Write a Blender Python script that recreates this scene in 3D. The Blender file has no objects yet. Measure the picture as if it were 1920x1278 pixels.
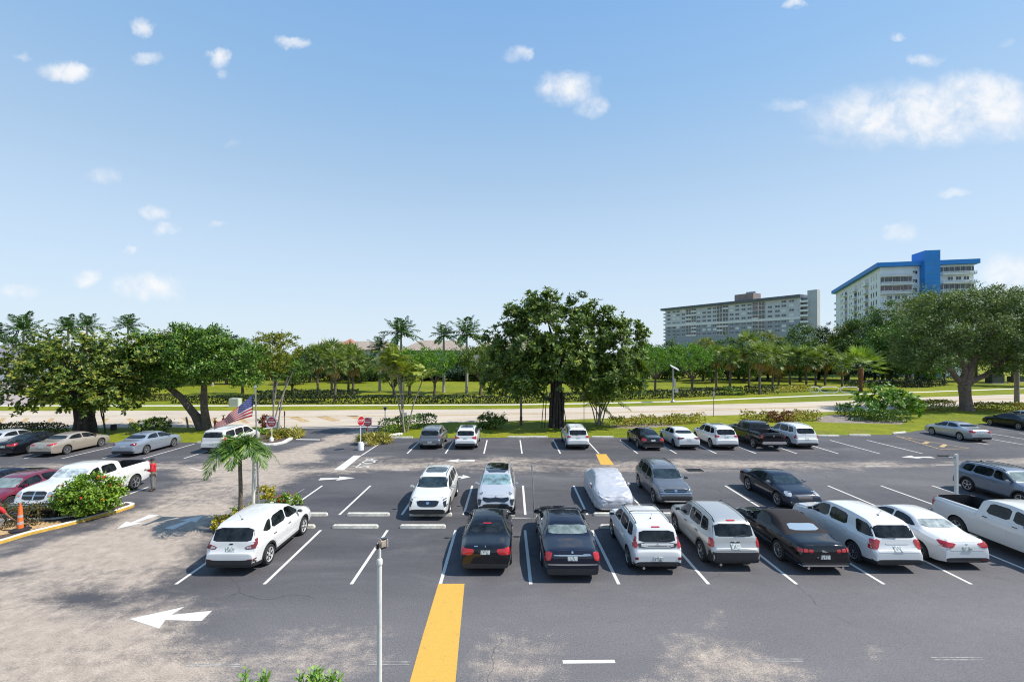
import bpy, bmesh, math, random
import numpy as np
from math import sin, cos, pi, radians, sqrt
from mathutils import Vector, Matrix, noise
from mathutils.bvhtree import BVHTree

# ------------------------------------------------------------------ camera, sky, sun
scene = bpy.context.scene
COL = scene.collection
F, H0, CAMZ = 860.0, 662.0, 7.5          # focal length and horizon in photo pixels, eye height

cam_d = bpy.data.cameras.new('camera')
cam = bpy.data.objects.new('camera', cam_d)
COL.objects.link(cam)
cam.location = (0, 0, CAMZ)
cam.rotation_euler = (pi / 2, 0, 0)
cam_d.sensor_width = 36
cam_d.lens = F / 1920 * 36
cam_d.shift_y = (H0 - 639) / 1920
cam_d.clip_start = 0.1
cam_d.clip_end = 20000
scene.camera = cam

SUN_EL, SUN_AZ = radians(52), radians(-5)   # azimuth counter-clockwise from +X
SUN_STRENGTH, SKY_STRENGTH, EXPOSURE = 4.0, 0.11, 0.62

scene.view_settings.view_transform = 'Standard'
scene.view_settings.look = 'None'
scene.view_settings.gamma = 1
scene.view_settings.exposure = EXPOSURE
scene.cycles.pixel_filter_type = 'BLACKMAN_HARRIS'
scene.cycles.filter_width = 1.1

sun_d = bpy.data.lights.new('sun', 'SUN')
sun_d.energy = SUN_STRENGTH
sun_d.angle = radians(0.5)
sun_d.color = (1, 0.95, 0.87)
sun = bpy.data.objects.new('sun', sun_d)
COL.objects.link(sun)
sdir = Vector((cos(SUN_EL) * cos(SUN_AZ), cos(SUN_EL) * sin(SUN_AZ), sin(SUN_EL)))
sun.rotation_euler = sdir.to_track_quat('Z', 'Y').to_euler()
sun.location = sdir * 200

world = bpy.data.worlds.new('World')
scene.world = world
world.use_nodes = True
wt = world.node_tree
wt.nodes.clear()


class NT:
    """small helper for node trees"""
    def __init__(s, t): s.t = t
    def n(s, kind, **kw):
        x = s.t.nodes.new(kind)
        for k, v in kw.items(): setattr(x, k, v)
        return x
    def link(s, a, b): s.t.links.new(a, b)
    def put(s, sock, v):
        if hasattr(v, 'is_output') or isinstance(v, bpy.types.NodeSocket): s.t.links.new(v, sock)
        else: sock.default_value = v
    def math(s, op, a, b=None, c=None, clamp=False):
        x = s.n('ShaderNodeMath', operation=op, use_clamp=clamp)
        s.put(x.inputs[0], a)
        if b is not None: s.put(x.inputs[1], b)
        if c is not None: s.put(x.inputs[2], c)
        return x.outputs[0]
    def noise(s, vec, scale, detail=4, rough=0.55, dist=0.0):
        x = s.n('ShaderNodeTexNoise')
        if vec is not None: s.put(x.inputs['Vector'], vec)
        x.inputs['Scale'].default_value = scale
        x.inputs['Detail'].default_value = detail
        x.inputs['Roughness'].default_value = rough
        x.inputs['Distortion'].default_value = dist
        return x.outputs['Fac']
    def ramp(s, fac, stops):
        x = s.n('ShaderNodeValToRGB')
        e = x.color_ramp.elements
        while len(e) < len(stops): e.new(0.5)
        for i, (p, c) in enumerate(stops):
            e[i].position = p
            e[i].color = (c, c, c, 1) if isinstance(c, (int, float)) else (*c, 1)
        s.put(x.inputs[0], fac)
        return x.outputs[0]
    def mix(s, fac, a, b, blend='MIX'):
        x = s.n('ShaderNodeMix', data_type='RGBA', blend_type=blend)
        s.put(x.inputs[0], fac)
        for sock, v in ((x.inputs[6], a), (x.inputs[7], b)):
            if isinstance(v, (tuple, list)): sock.default_value = (*v[:3], 1)
            else: s.put(sock, v)
        return x.outputs[2]
    def smooth(s, x, a, b):
        m = s.n('ShaderNodeMapRange', interpolation_type='SMOOTHSTEP')
        s.put(m.inputs[0], x)
        m.inputs[1].default_value, m.inputs[2].default_value = a, b
        m.inputs[3].default_value, m.inputs[4].default_value = 0, 1
        return m.outputs[0]


def build_world():
    N = NT(wt)
    out = N.n('ShaderNodeOutputWorld')
    bg = N.n('ShaderNodeBackground')
    bg.inputs['Strength'].default_value = SKY_STRENGTH
    sky = N.n('ShaderNodeTexSky', sky_type='NISHITA')
    sky.sun_disc = False
    sky.sun_elevation = SUN_EL
    sky.sun_rotation = pi / 2 - SUN_AZ
    sky.air_density, sky.dust_density, sky.ozone_density = 1.0, 0.6, 2.0
    sky.altitude = 0
    co = N.n('ShaderNodeTexCoord')
    sp = N.n('ShaderNodeSeparateXYZ')
    N.link(co.outputs['Generated'], sp.inputs[0])
    yy = N.math('MAXIMUM', sp.outputs[1], 0.02)
    u = N.math('DIVIDE', sp.outputs[0], yy)
    v = N.math('DIVIDE', sp.outputs[2], yy)
    cb = N.n('ShaderNodeCombineXYZ')
    N.link(u, cb.inputs[0]); N.link(v, cb.inputs[1])
    uv = cb.outputs[0]
    # ragged outlines: the cloud field is bent by noise before the clouds are laid out
    wn = N.n('ShaderNodeTexNoise')
    N.link(uv, wn.inputs['Vector'])
    wn.inputs['Scale'].default_value = 16; wn.inputs['Detail'].default_value = 6; wn.inputs['Roughness'].default_value = .62
    ws = N.n('ShaderNodeSeparateColor')
    N.link(wn.outputs['Color'], ws.inputs[0])
    u = N.math('ADD', u, N.math('MULTIPLY', N.math('SUBTRACT', ws.outputs[0], .5), .085))
    v = N.math('ADD', v, N.math('MULTIPLY', N.math('SUBTRACT', ws.outputs[1], .5), .050))
    n1 = N.noise(uv, 9.0, 7, 0.62, 0.35)
    n2 = N.noise(uv, 30.0, 3, 0.5, 0.6)
    # fair-weather cumulus: (azimuth tangent, elevation tangent, half width, half height, density) of each cloud
    clouds = [(1730, 214, 255, 72, 1.0), (1835, 178, 110, 52, .9), (1640, 205, 120, 42, .7), (1890, 215, 110, 62, 1.0),
              (1064, 166, 74, 38, 1.0), (1108, 200, 36, 30, .75), (967, 104, 38, 20, .95), (548, 80, 36, 17, .9),
              (268, 49, 24, 20, .8), (276, 110, 32, 18, .75), (408, 112, 28, 24, .9), (418, 140, 18, 16, .6),
              (120, 136, 66, 26, .95), (40, 106, 20, 13, .6), (198, 333, 44, 22, .6), (292, 402, 40, 18, .8),
              (315, 430, 24, 14, .7), (403, 417, 18, 10, .6), (246, 467, 15, 10, .65), (276, 540, 74, 36, .85),
              (163, 521, 30, 20, .7), (38, 546, 46, 20, .7), (1690, 432, 44, 24, .7), (1786, 362, 36, 9, .45),
              (1737, 114, 40, 15, .6), (1686, 69, 20, 10, .55), (1887, 79, 20, 12, .55), (1890, 510, 76, 48, .7),
              (1650, 262, 200, 22, .35), (1487, 8, 24, 12, .6), (436, 271, 18, 8, .3), (1480, 196, 60, 14, .45)]
    tot = None
    for (cx, cy, a, b, d) in clouds:
        du = N.math('MULTIPLY', N.math('SUBTRACT', u, (cx - 960) / F), F / a)
        dv = N.math('MULTIPLY', N.math('SUBTRACT', v, (H0 - cy) / F), F / b)
        q = N.math('MULTIPLY_ADD', dv, dv, N.math('MULTIPLY', du, du))
        e = N.math('MULTIPLY', N.math('SUBTRACT', 1.0, q, clamp=True), d)
        tot = e if tot is None else N.math('MAXIMUM', tot, e)
    nn = N.math('MULTIPLY_ADD', n2, 0.22, N.math('MULTIPLY', n1, 0.78))
    dens = N.math('MULTIPLY', tot, N.math('ADD', N.math('MULTIPLY', N.math('SUBTRACT', nn, 0.5), 3.0), 0.85))
    dens = N.smooth(dens, 0.0, 1.05)
    front = N.math('GREATER_THAN', sp.outputs[1], 0.05)
    dens = N.math('MULTIPLY', N.math('MULTIPLY', dens, front), 0.86)
    # the clear sky pales towards the horizon
    up = N.math('MAXIMUM', sp.outputs[2], 0.0)
    pale = N.ramp(N.math('MULTIPLY', up, 1.45), [(0.0, .80), (0.06, .62), (0.2, .40), (0.45, .10), (0.85, 0.0)])
    skyc = N.mix(1.0, sky.outputs[0], SKY_TINT, 'MULTIPLY')
    skyc = N.mix(pale, skyc, SKY_PALE)
    lift = N.ramp(up, [(.10, (.50, .50, .50)), (.185, (.57, .52, .50)), (.34, (.70, .63, .57)), (.47, (.68, .72, .68)), (.62, (.69, .80, .79))])
    skyc = N.mix(1.0, skyc, N.mix(1.0, lift, (2, 2, 2), 'MULTIPLY'), 'MULTIPLY')
    even = N.ramp(up, [(0.0, (4.35/6, 5.0/6, 5.65/6)), (.03, (4.25/6, 4.95/6, 5.62/6)), (.185, (3.45/6, 4.45/6, 5.58/6)), (.34, (2.52/6, 3.62/6, 5.0/6)), (.47, (1.84/6, 3.08/6, 4.78/6)), (.61, (1.43/6, 2.66/6, 4.68/6)), (1.0, (1.0/6, 2.1/6, 4.1/6))])
    skyc = N.mix(.80, skyc, N.mix(1.0, even, (6, 6, 6), 'MULTIPLY'))
    shade = N.mix(N.smooth(nn, .38, .62), CLOUD_LOW, CLOUD_HIGH)
    colr = N.mix(dens, skyc, shade)
    N.link(colr, bg.inputs['Color'])
    N.link(bg.outputs[0], out.inputs['Surface'])


SKY_TINT = (0.95, 1.0, 1.0)
SKY_PALE = (4.1, 4.95, 5.6)
CLOUD_LOW, CLOUD_HIGH = (5.1, 5.35, 5.75), (6.0, 5.95, 5.95)
build_world()


# ------------------------------------------------------------------ helpers
def G(px, py, z=0.0):
    """the world point at height z that the photo shows at (px, py)"""
    d = (CAMZ - z) * F / (py - H0)
    return Vector(((px - 960) / F * d, d, z))


def at(px, d, py=None):
    return Vector(((px - 960) / F * d, d, 0 if py is None else CAMZ - (py - H0) / F * d))


def thing(name, label, cat, loc=(0, 0, 0), rz=0, group=None):
    o = bpy.data.objects.new(name, None)
    o.empty_display_size = 0.3
    COL.objects.link(o)
    o.location = loc
    o.rotation_euler = (0, 0, rz)
    o['label'] = label
    o['category'] = cat
    if group: o['group'] = group
    return o


def tag(o, label, cat, group=None):
    o['label'] = label
    o['category'] = cat
    if group: o['group'] = group
    return o


def copy_tree(o, parent=None):
    c = o.copy()
    COL.objects.link(c)
    c.parent = parent
    for ch in o.children: copy_tree(ch, c)
    return c


def dup(o, loc, rz, label, scale=None, group=None):
    c = copy_tree(o)
    c.location = loc
    c.rotation_euler = (0, 0, rz)
    if scale: c.scale = scale if hasattr(scale, '__len__') else (scale,) * 3
    c['label'] = label
    if group: c['group'] = group
    return c


class MB:
    """collects shapes, then links them as one mesh object"""
    def __init__(s): s.v, s.f, s.m = [], [], []

    def add(s, verts, faces, mi=0, M=None):
        b = len(s.v)
        if M is not None: verts = [tuple(M @ Vector(p)) for p in verts]
        s.v += [tuple(p) for p in verts]
        s.f += [tuple(i + b for i in f) for f in faces]
        s.m += [mi] * len(faces) if isinstance(mi, int) else list(mi)
        return s

    def box(s, c, size, mi=0, rz=0, M=None):
        x, y, z = [k / 2 for k in size]
        vs = [(a * x, b * y, d * z) for d in (-1, 1) for a, b in ((-1, -1), (1, -1), (1, 1), (-1, 1))]
        R = Matrix.Translation(c) @ Matrix.Rotation(rz, 4, 'Z')
        if M is not None: R = M @ R
        return s.add(vs, [(3, 2, 1, 0), (4, 5, 6, 7), (0, 1, 5, 4), (1, 2, 6, 5), (2, 3, 7, 6), (3, 0, 4, 7)], mi, R)

    def rbox(s, c, size, r, mi=0, rz=0, seg=2, M=None):
        bm = bmesh.new()
        bmesh.ops.create_cube(bm, size=1)
        bmesh.ops.scale(bm, vec=size, verts=bm.verts)
        bmesh.ops.bevel(bm, geom=list(bm.edges), offset=r, segments=seg, affect='EDGES')
        R = Matrix.Translation(c) @ Matrix.Rotation(rz, 4, 'Z')
        if M is not None: R = M @ R
        bm.verts.index_update()
        s.add([v.co.copy() for v in bm.verts], [[v.index for v in f.verts] for f in bm.faces], mi, R)
        bm.free()
        return s

    def tube(s, pts, rad, n=8, mi=0, cap=True, squash=1.0):
        pts = [Vector(p) for p in pts]
        if not hasattr(rad, '__len__'): rad = [rad] * len(pts)
        vs, fs = [], []
        ref = None
        for i, p in enumerate(pts):
            t = (pts[min(i + 1, len(pts) - 1)] - pts[max(i - 1, 0)])
            t = t.normalized() if t.length > 1e-9 else Vector((0, 0, 1))
            if ref is None:
                ref = t.orthogonal().normalized()
            ref = (ref - t * ref.dot(t))
            ref = ref.normalized() if ref.length > 1e-6 else t.orthogonal().normalized()
            b = t.cross(ref)
            for k in range(n):
                a = 2 * pi * k / n
                vs.append(p + ref * (cos(a) * rad[i]) + b * (sin(a) * rad[i] * squash))
        for i in range(len(pts) - 1):
            for k in range(n):
                k2 = (k + 1) % n
                fs.append((i * n + k, i * n + k2, (i + 1) * n + k2, (i + 1) * n + k))
        if cap:
            fs.append(tuple(range(n - 1, -1, -1)))
            fs.append(tuple((len(pts) - 1) * n + k for k in range(n)))
        return s.add(vs, fs, mi)

    def lathe(s, prof, n=16, mi=0, M=None):
        """profile of (radius, height) spun about the z axis"""
        vs, fs = [], []
        for (r, z) in prof:
            for k in range(n):
                a = 2 * pi * k / n
                vs.append((r * cos(a), r * sin(a), z))
        for i in range(len(prof) - 1):
            for k in range(n):
                k2 = (k + 1) % n
                fs.append((i * n + k, i * n + k2, (i + 1) * n + k2, (i + 1) * n + k))
        fs.append(tuple(range(n - 1, -1, -1)))
        fs.append(tuple((len(prof) - 1) * n + k for k in range(n)))
        return s.add(vs, fs, mi, M)

    def prism(s, poly, z0, z1, mi=0, M=None):
        n = len(poly)
        vs = [(x, y, z0) for x, y in poly] + [(x, y, z1) for x, y in poly]
        fs = [tuple(range(n - 1, -1, -1)), tuple(range(n, 2 * n))]
        fs += [(i, (i + 1) % n, n + (i + 1) % n, n + i) for i in range(n)]
        return s.add(vs, fs, mi, M)

    def build(s, name, mats, parent=None, smooth=True, angle=35, loc=None):
        me = bpy.data.meshes.new(name)
        me.from_pydata(s.v, [], s.f)
        if not isinstance(mats, (list, tuple)): mats = [mats]
        for m in mats: me.materials.append(m)
        if len(mats) > 1: me.polygons.foreach_set('material_index', s.m)
        if smooth:
            me.polygons.foreach_set('use_smooth', [True] * len(me.polygons))
            me.set_sharp_from_angle(angle=radians(angle))
        me.update()
        o = bpy.data.objects.new(name, me)
        COL.objects.link(o)
        if parent: o.parent = parent
        if loc is not None: o.location = loc
        return o


def chaikin(pts, it=1, closed=True):
    for _ in range(it):
        out = []
        n = len(pts)
        for i in range(n if closed else n - 1):
            a, b = pts[i], pts[(i + 1) % n]
            out.append(tuple(x * .85 + y * .15 for x, y in zip(a, b)))
            out.append(tuple(x * .15 + y * .85 for x, y in zip(a, b)))
        if not closed: out = [pts[0]] + out + [pts[-1]]
        pts = out
    return pts


# ------------------------------------------------------------------ materials
MATS = {}


def mat(name, color, rough=.5, metal=0.0, coat=0.0, spec=.5, noise_amt=0.0, noise_scale=8.0, bump=0.0, bump_scale=60, emit=None):
    if name in MATS: return MATS[name]
    m = bpy.data.materials.new(name)
    m.use_nodes = True
    t = m.node_tree
    N = NT(t)
    b = t.nodes['Principled BSDF']
    b.inputs['Base Color'].default_value = (*color, 1)
    b.inputs['Roughness'].default_value = rough
    b.inputs['Metallic'].default_value = metal
    b.inputs['Coat Weight'].default_value = coat
    b.inputs['Coat Roughness'].default_value = .04
    b.inputs['Specular IOR Level'].default_value = spec
    if noise_amt or bump:
        tc = N.n('ShaderNodeTexCoord').outputs['Object']
    if noise_amt:
        f = N.noise(tc, noise_scale, 5, .6)
        lo = tuple(c * (1 - noise_amt) for c in color)
        hi = tuple(min(1, c * (1 + noise_amt)) for c in color)
        N.link(N.ramp(f, [(.3, lo), (.7, hi)]), b.inputs['Base Color'])
    if bump:
        bp = N.n('ShaderNodeBump')
        bp.inputs['Strength'].default_value = bump
        bp.inputs['Distance'].default_value = .02
        N.link(N.noise(tc, bump_scale, 4), bp.inputs['Height'])
        N.link(bp.outputs[0], b.inputs['Normal'])
    MATS[name] = m
    return m


def paint(name, color, metal=0.0, rough=.42):
    """clear-coated car paint with a little dust"""
    if name in MATS: return MATS[name]
    m = mat(name, color, rough, metal, 1.0, .05 if max(color) < .1 else .5)
    N = NT(m.node_tree)
    b = m.node_tree.nodes['Principled BSDF']
    tc = N.n('ShaderNodeTexCoord').outputs['Object']
    f = N.noise(tc, 2.3, 5, .65)
    N.link(N.mix(N.math('MULTIPLY', N.smooth(f, .42, .75), .012 if max(color) < .1 else .10), color, (.42, .39, .35)), b.inputs['Base Color'])
    N.link(N.ramp(f, [(.35, .02), (.75, .08)]), b.inputs['Coat Roughness'])
    return m


GLASS = mat('tinted_glass', (.012, .015, .017), .03, spec=.35, noise_amt=.95, noise_scale=3.5)
GLASS_BLUE = mat('blue_reflecting_glass', (.022, .036, .045), .04, spec=.45, noise_amt=.7, noise_scale=3)
GLASS_LIGHT = mat('clear_glass_over_pale_interior', (.16, .20, .19), .05, spec=.7, noise_amt=.55, noise_scale=3.0)
SHADE = mat('silver_sunshade_behind_glass', (.20, .31, .32), .2, .1, noise_amt=.6, noise_scale=3.5, coat=1)
PLASTIC = mat('black_plastic', (.022, .022, .024), .55, noise_amt=.2)
GLOSSBLK = mat('gloss_black', (.008, .008, .009), .08, coat=1)
TYRE = mat('tyre_rubber', (.018, .018, .018), .8, noise_amt=.3, noise_scale=20)
RIM = mat('alloy_silver', (.55, .55, .56), .3, .85)
RIMWHITE = mat('pale_wheel_cover', (.62, .62, .62), .4, .3)
RIMDARK = mat('dark_alloy', (.12, .12, .13), .3, .8)
DARK = mat('dark_recess', (.006, .006, .006), .9)
CHROME = mat('chrome', (.75, .75, .77), .12, 1.0)
RED = mat('red_lamp_lens', (.42, .008, .012), .15, coat=1)
REDDK = mat('dark_red_lamp_lens', (.16, .006, .010), .15, coat=1)
LENS = mat('headlamp_lens', (.42, .44, .46), .1, .2, coat=1, noise_amt=.5, noise_scale=16)
LENSDK = mat('smoked_headlamp_lens', (.16, .17, .18), .08, .3, coat=1, noise_amt=.7, noise_scale=16)
AMBER = mat('amber_lens', (.75, .20, .02), .2, coat=1)
SEAM = mat('panel_gap', (.02, .02, .02), .8)


def plate_mat():
    m = mat('number_plate_face', (.62, .65, .62), .4)
    N = NT(m.node_tree)
    b = m.node_tree.nodes['Principled BSDF']
    mp = N.n('ShaderNodeMapping')
    mp.inputs['Scale'].default_value = (1, 26, 9)
    N.link(N.n('ShaderNodeTexCoord').outputs['Object'], mp.inputs[0])
    f = N.noise(mp.outputs[0], 1.0, 2, .5)
    N.link(N.ramp(f, [(.40, (.17, .20, .20)), (.54, (.60, .63, .60))]), b.inputs['Base Color'])
    return m


PLATE = plate_mat()


# ------------------------------------------------------------------ vehicles
def interp(tab, x):
    xs = [p[0] for p in tab]
    return float(np.interp(x, xs, [p[1] for p in tab]))


SEDAN = dict(
    top=[(0, .30), (.002, .46), (.008, .60), (.022, .69), (.05, .715), (.17, .742), (.205, .765), (.33, .955), (.40, .992), (.50, 1), (.58, .985), (.632, .935), (.772, .695), (.80, .675), (.92, .605), (.965, .545), (.99, .44), (1, .33)],
    belt=[(0, .62), (.06, .66), (.25, .69), (.5, .655), (.78, .625), (.95, .51), (1, .4)],
    wr=.62, gc=.17,
    wins=[[(.505, .70), (.742, .672), (.718, .735), (.625, .885), (.51, .925)], [(.262, .745), (.485, .705), (.492, .925), (.415, .918), (.35, .885)]],
    doors=[[(.475, .29), (.685, .29), (.725, .62), (.485, .64)], [(.30, .42), (.35, .29), (.465, .29), (.475, .64), (.285, .665)]],
    screen=(.715, .90, .80, .62), back=(.775, .905, .76, .60),
    tail=[[(.50, .63), (.94, .65), (.96, .54), (.60, .52)]], tails=[[(.004, .655), (.07, .665), (.03, .54), (.002, .53)]],
    head=[[(.58, .56), (.95, .585), (.92, .48), (.62, .47)]], heads=[[(.90, .585), (.985, .50), (.985, .44), (.95, .47)]],
    grille=[[(-.42, .50), (.42, .50), (.36, .36), (-.36, .36)]], intake=[[(-.7, .29), (.7, .29), (.62, .19), (-.62, .19)]],
    lid=('rear', [(-.66, .47), (.66, .47), (.60, .70), (-.60, .70)]), bonnet=[(.80, -.72), (.93, -.66), (.955, -.4), (.955, .4), (.93, .66), (.80, .72)],
    rear_clad=[[(-.80, .17), (.80, .17), (.84, .245), (-.84, .245)]],
    plate=.50, mirror=(.70, .69))
SUV = dict(
    top=[(0, .28), (.002, .38), (.005, .45), (.022, .485), (.030, .58), (.035, .655), (.075, .85), (.092, .915), (.14, .965), (.28, .995), (.42, 1), (.54, .985), (.60, .945), (.735, .695), (.77, .668), (.90, .615), (.955, .555), (.985, .43), (1, .31)],
    belt=[(0, .60), (.06, .625), (.4, .625), (.75, .605), (.95, .51), (1, .4)],
    wr=.70, gc=.20,
    wins=[[(.50, .665), (.722, .640), (.70, .70), (.60, .885), (.505, .925)], [(.26, .675), (.485, .665), (.49, .925), (.285, .925)], [(.12, .72), (.17, .685), (.245, .677), (.268, .92), (.16, .90)]],
    doors=[[(.475, .27), (.68, .27), (.715, .60), (.485, .62)], [(.27, .45), (.34, .27), (.465, .27), (.475, .62), (.255, .63)]],
    screen=(.71, .905, .82, .70), back=(.67, .885, .82, .71),
    tail=[[(.62, .62), (.97, .64), (.98, .50), (.70, .50)]], tails=[[(.012, .65), (.075, .66), (.035, .51), (.008, .50)]],
    head=[[(.58, .56), (.96, .585), (.93, .49), (.62, .485)]], heads=[[(.895, .60), (.975, .53), (.98, .46), (.935, .49)]],
    grille=[[(-.50, .53), (.50, .53), (.42, .38), (-.42, .38)]], intake=[[(-.75, .29), (.75, .29), (.66, .19), (-.66, .19)]],
    lid=('rear', [(-.74, .42), (.74, .42), (.80, .65), (-.80, .65)]), bonnet=[(.775, -.76), (.92, -.70), (.945, -.4), (.945, .4), (.92, .70), (.775, .76)],
    rear_clad=[[(-.84, .17), (.84, .17), (.90, .27), (-.90, .27)]],
    plate=.50, mirror=(.69, .655))
BOXY = dict(SUV, top=[(0, .28), (.002, .40), (.008, .48), (.022, .52), (.028, .60), (.034, .655), (.065, .88), (.085, .945), (.13, .972), (.3, 1), (.45, .998), (.57, .98), (.62, .945), (.745, .70), (.78, .675), (.90, .63), (.96, .57), (.988, .43), (1, .31)],
            wr=.74)
VAN = dict(SUV, top=[(0, .25), (.002, .36), (.006, .46), (.016, .50), (.020, .60), (.024, .65), (.05, .88), (.07, .95), (.11, .975), (.3, 1), (.55, .99), (.64, .955), (.70, .88), (.82, .665), (.85, .635), (.93, .57), (.97, .50), (.99, .4), (1, .28)],
           wins=[[(.52, .62), (.775, .60), (.755, .66), (.66, .86), (.525, .915)], [(.30, .63), (.505, .62), (.51, .915), (.31, .915)], [(.07, .66), (.285, .63), (.295, .915), (.10, .90)]],
           wr=.76, screen=(.68, .90, .84, .74), back=(.665, .90, .86, .80))
PICKUP = dict(
    top=[(0, .36), (.001, .50), (.003, .62), (.008, .70), (.02, .715), (.20, .715), (.345, .715), (.352, .78), (.362, .92), (.385, .965), (.45, .995), (.53, 1), (.60, .985), (.635, .945), (.715, .745), (.735, .725), (.85, .70), (.93, .67), (.965, .62), (.985, .50), (1, .36)],
    belt=[(0, .69), (.34, .69), (.38, .665), (.6, .655), (.75, .645), (.95, .58), (1, .5)],
    wr=.76, gc=.30,
    wins=[[(.565, .69), (.70, .675), (.685, .73), (.628, .885), (.57, .915)], [(.40, .70), (.545, .69), (.55, .915), (.42, .915)]],
    doors=[[(.55, .30), (.70, .30), (.715, .655), (.555, .665)], [(.375, .36), (.54, .30), (.545, .665), (.375, .675)]],
    screen=(.76, .91, .84, .74), back=(.76, .90, .76, .72),
    tail=[[(.86, .69), (.995, .69), (.995, .50), (.86, .50)]], tails=[[(.002, .69), (.022, .69), (.022, .50), (.002, .50)]],
    head=[[(.60, .61), (.96, .62), (.95, .50), (.60, .50)]], heads=[[(.93, .62), (.985, .56), (.985, .50), (.945, .51)]],
    grille=[[(-.54, .62), (.54, .62), (.50, .44), (-.50, .44)]], intake=[[(-.7, .33), (.7, .33), (.64, .24), (-.64, .24)]],
    lid=('rear', [(-.78, .43), (.78, .43), (.78, .69), (-.78, .69)]), bonnet=[(.74, -.78), (.93, -.74), (.955, -.4), (.955, .4), (.93, .74), (.74, .78)],
    plate=.36, mirror=(.685, .70), bed=(.02, .335, .36))
COUPE = dict(SEDAN,
    top=[(0, .31), (.002, .46), (.008, .60), (.02, .70), (.05, .735), (.15, .755), (.20, .775), (.33, .935), (.40, .985), (.47, 1), (.54, .985), (.60, .93), (.735, .715), (.77, .695), (.90, .63), (.955, .57), (.988, .45), (1, .33)],
    wins=[[(.345, .735), (.455, .70), (.705, .69), (.68, .745), (.59, .885), (.50, .925), (.42, .90)]],
    doors=[[(.40, .29), (.66, .29), (.69, .635), (.41, .66)]], screen=(.735, .90, .80, .62), back=(.79, .895, .74, .60), mirror=(.665, .71))


def body_mesh(S, L, W, H):
    """a lofted shell; rows of each section run from under the floor over the side to the roof's middle"""
    raw = chaikin([(p[0] * L, p[1] * H) for p in S['top']], 2, closed=False)
    top = [raw[0]]
    for p in raw[1:]:
        q = top[-1]
        d = math.hypot(p[0] - q[0], p[1] - q[1])
        k = max(1, int(d / .16))
        for i in range(1, k + 1): top.append((q[0] + (p[0] - q[0]) * i / k, q[1] + (p[1] - q[1]) * i / k))
    zroof = max(p[1] for p in top)
    belt = [(p[0] * L, p[1] * H) for p in S['belt']]
    gc = S['gc']
    secs = []
    for x, zt in top:
        u = (x - L / 2) / (L / 2)
        w = W / 2 * (1 - .045 * u * u - S.get('nose', .105) * abs(u) ** 11)
        e = abs(u)
        zb = gc + .10 * max(0, (e - .80) / .2) ** 1.5
        zb = min(zb, zt - .06)
        zs = min(interp(belt, x), zb + (zt - zb) * .86)
        h = zt - zs
        g = min(1, max(0, h / max(.05, (zroof - interp(belt, x)))))
        wr = w * (.90 + (S['wr'] - .90) * g)
        cr = min(.055, h * .45)
        d = zs - zb
        pts = [(0, zb), (w * .78, zb), (w * .93, zb + d * .05), (w * .965, zb + d * .20), (w * .980, zb + d * .38), (w * .986, zb + d * .58), (w, zb + d * .755), (w * .996, zb + d * .80), (w * .968, zb + d * .92), (w * .945, zs)]
        y0, z0 = w * .92, zs + min(.02, h * .12)
        ze = zt - cr
        for f in (0, .33, .66, .92): pts.append((y0 + (wr - y0) * f, z0 + (ze - z0) * f))
        pts += [(wr * .965, ze + cr * .25), (wr * .86, zt - cr * .42), (wr * .5, zt - cr * .12), (0, zt)]
        secs.append([(x - L / 2, y, z) for y, z in pts])
    nr = len(secs[0])
    vs, fs, mi, rowof = [], [], [], []
    for s in secs:
        vs += s + [(x, -y, z) for x, y, z in s[1:-1]]
    per = nr + nr - 2
    ring = list(range(nr)) + list(range(per - 1, nr - 1, -1))
    for i in range(len(secs) - 1):
        for k in range(per):
            a, b = ring[k], ring[(k + 1) % per]
            row = min(k, per - 1 - k)
            fs.append((i * per + a, i * per + b, (i + 1) * per + b, (i + 1) * per + a))
            mi.append(1 if row < (3 if S.get('clad') else 2) else 0)
            rowof.append(row)
    fs.append([ring[k] for k in range(per)][::-1])
    fs.append([(len(secs) - 1) * per + ring[k] for k in range(per)])
    mi += [1, 1]
    return vs, fs, mi


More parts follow.
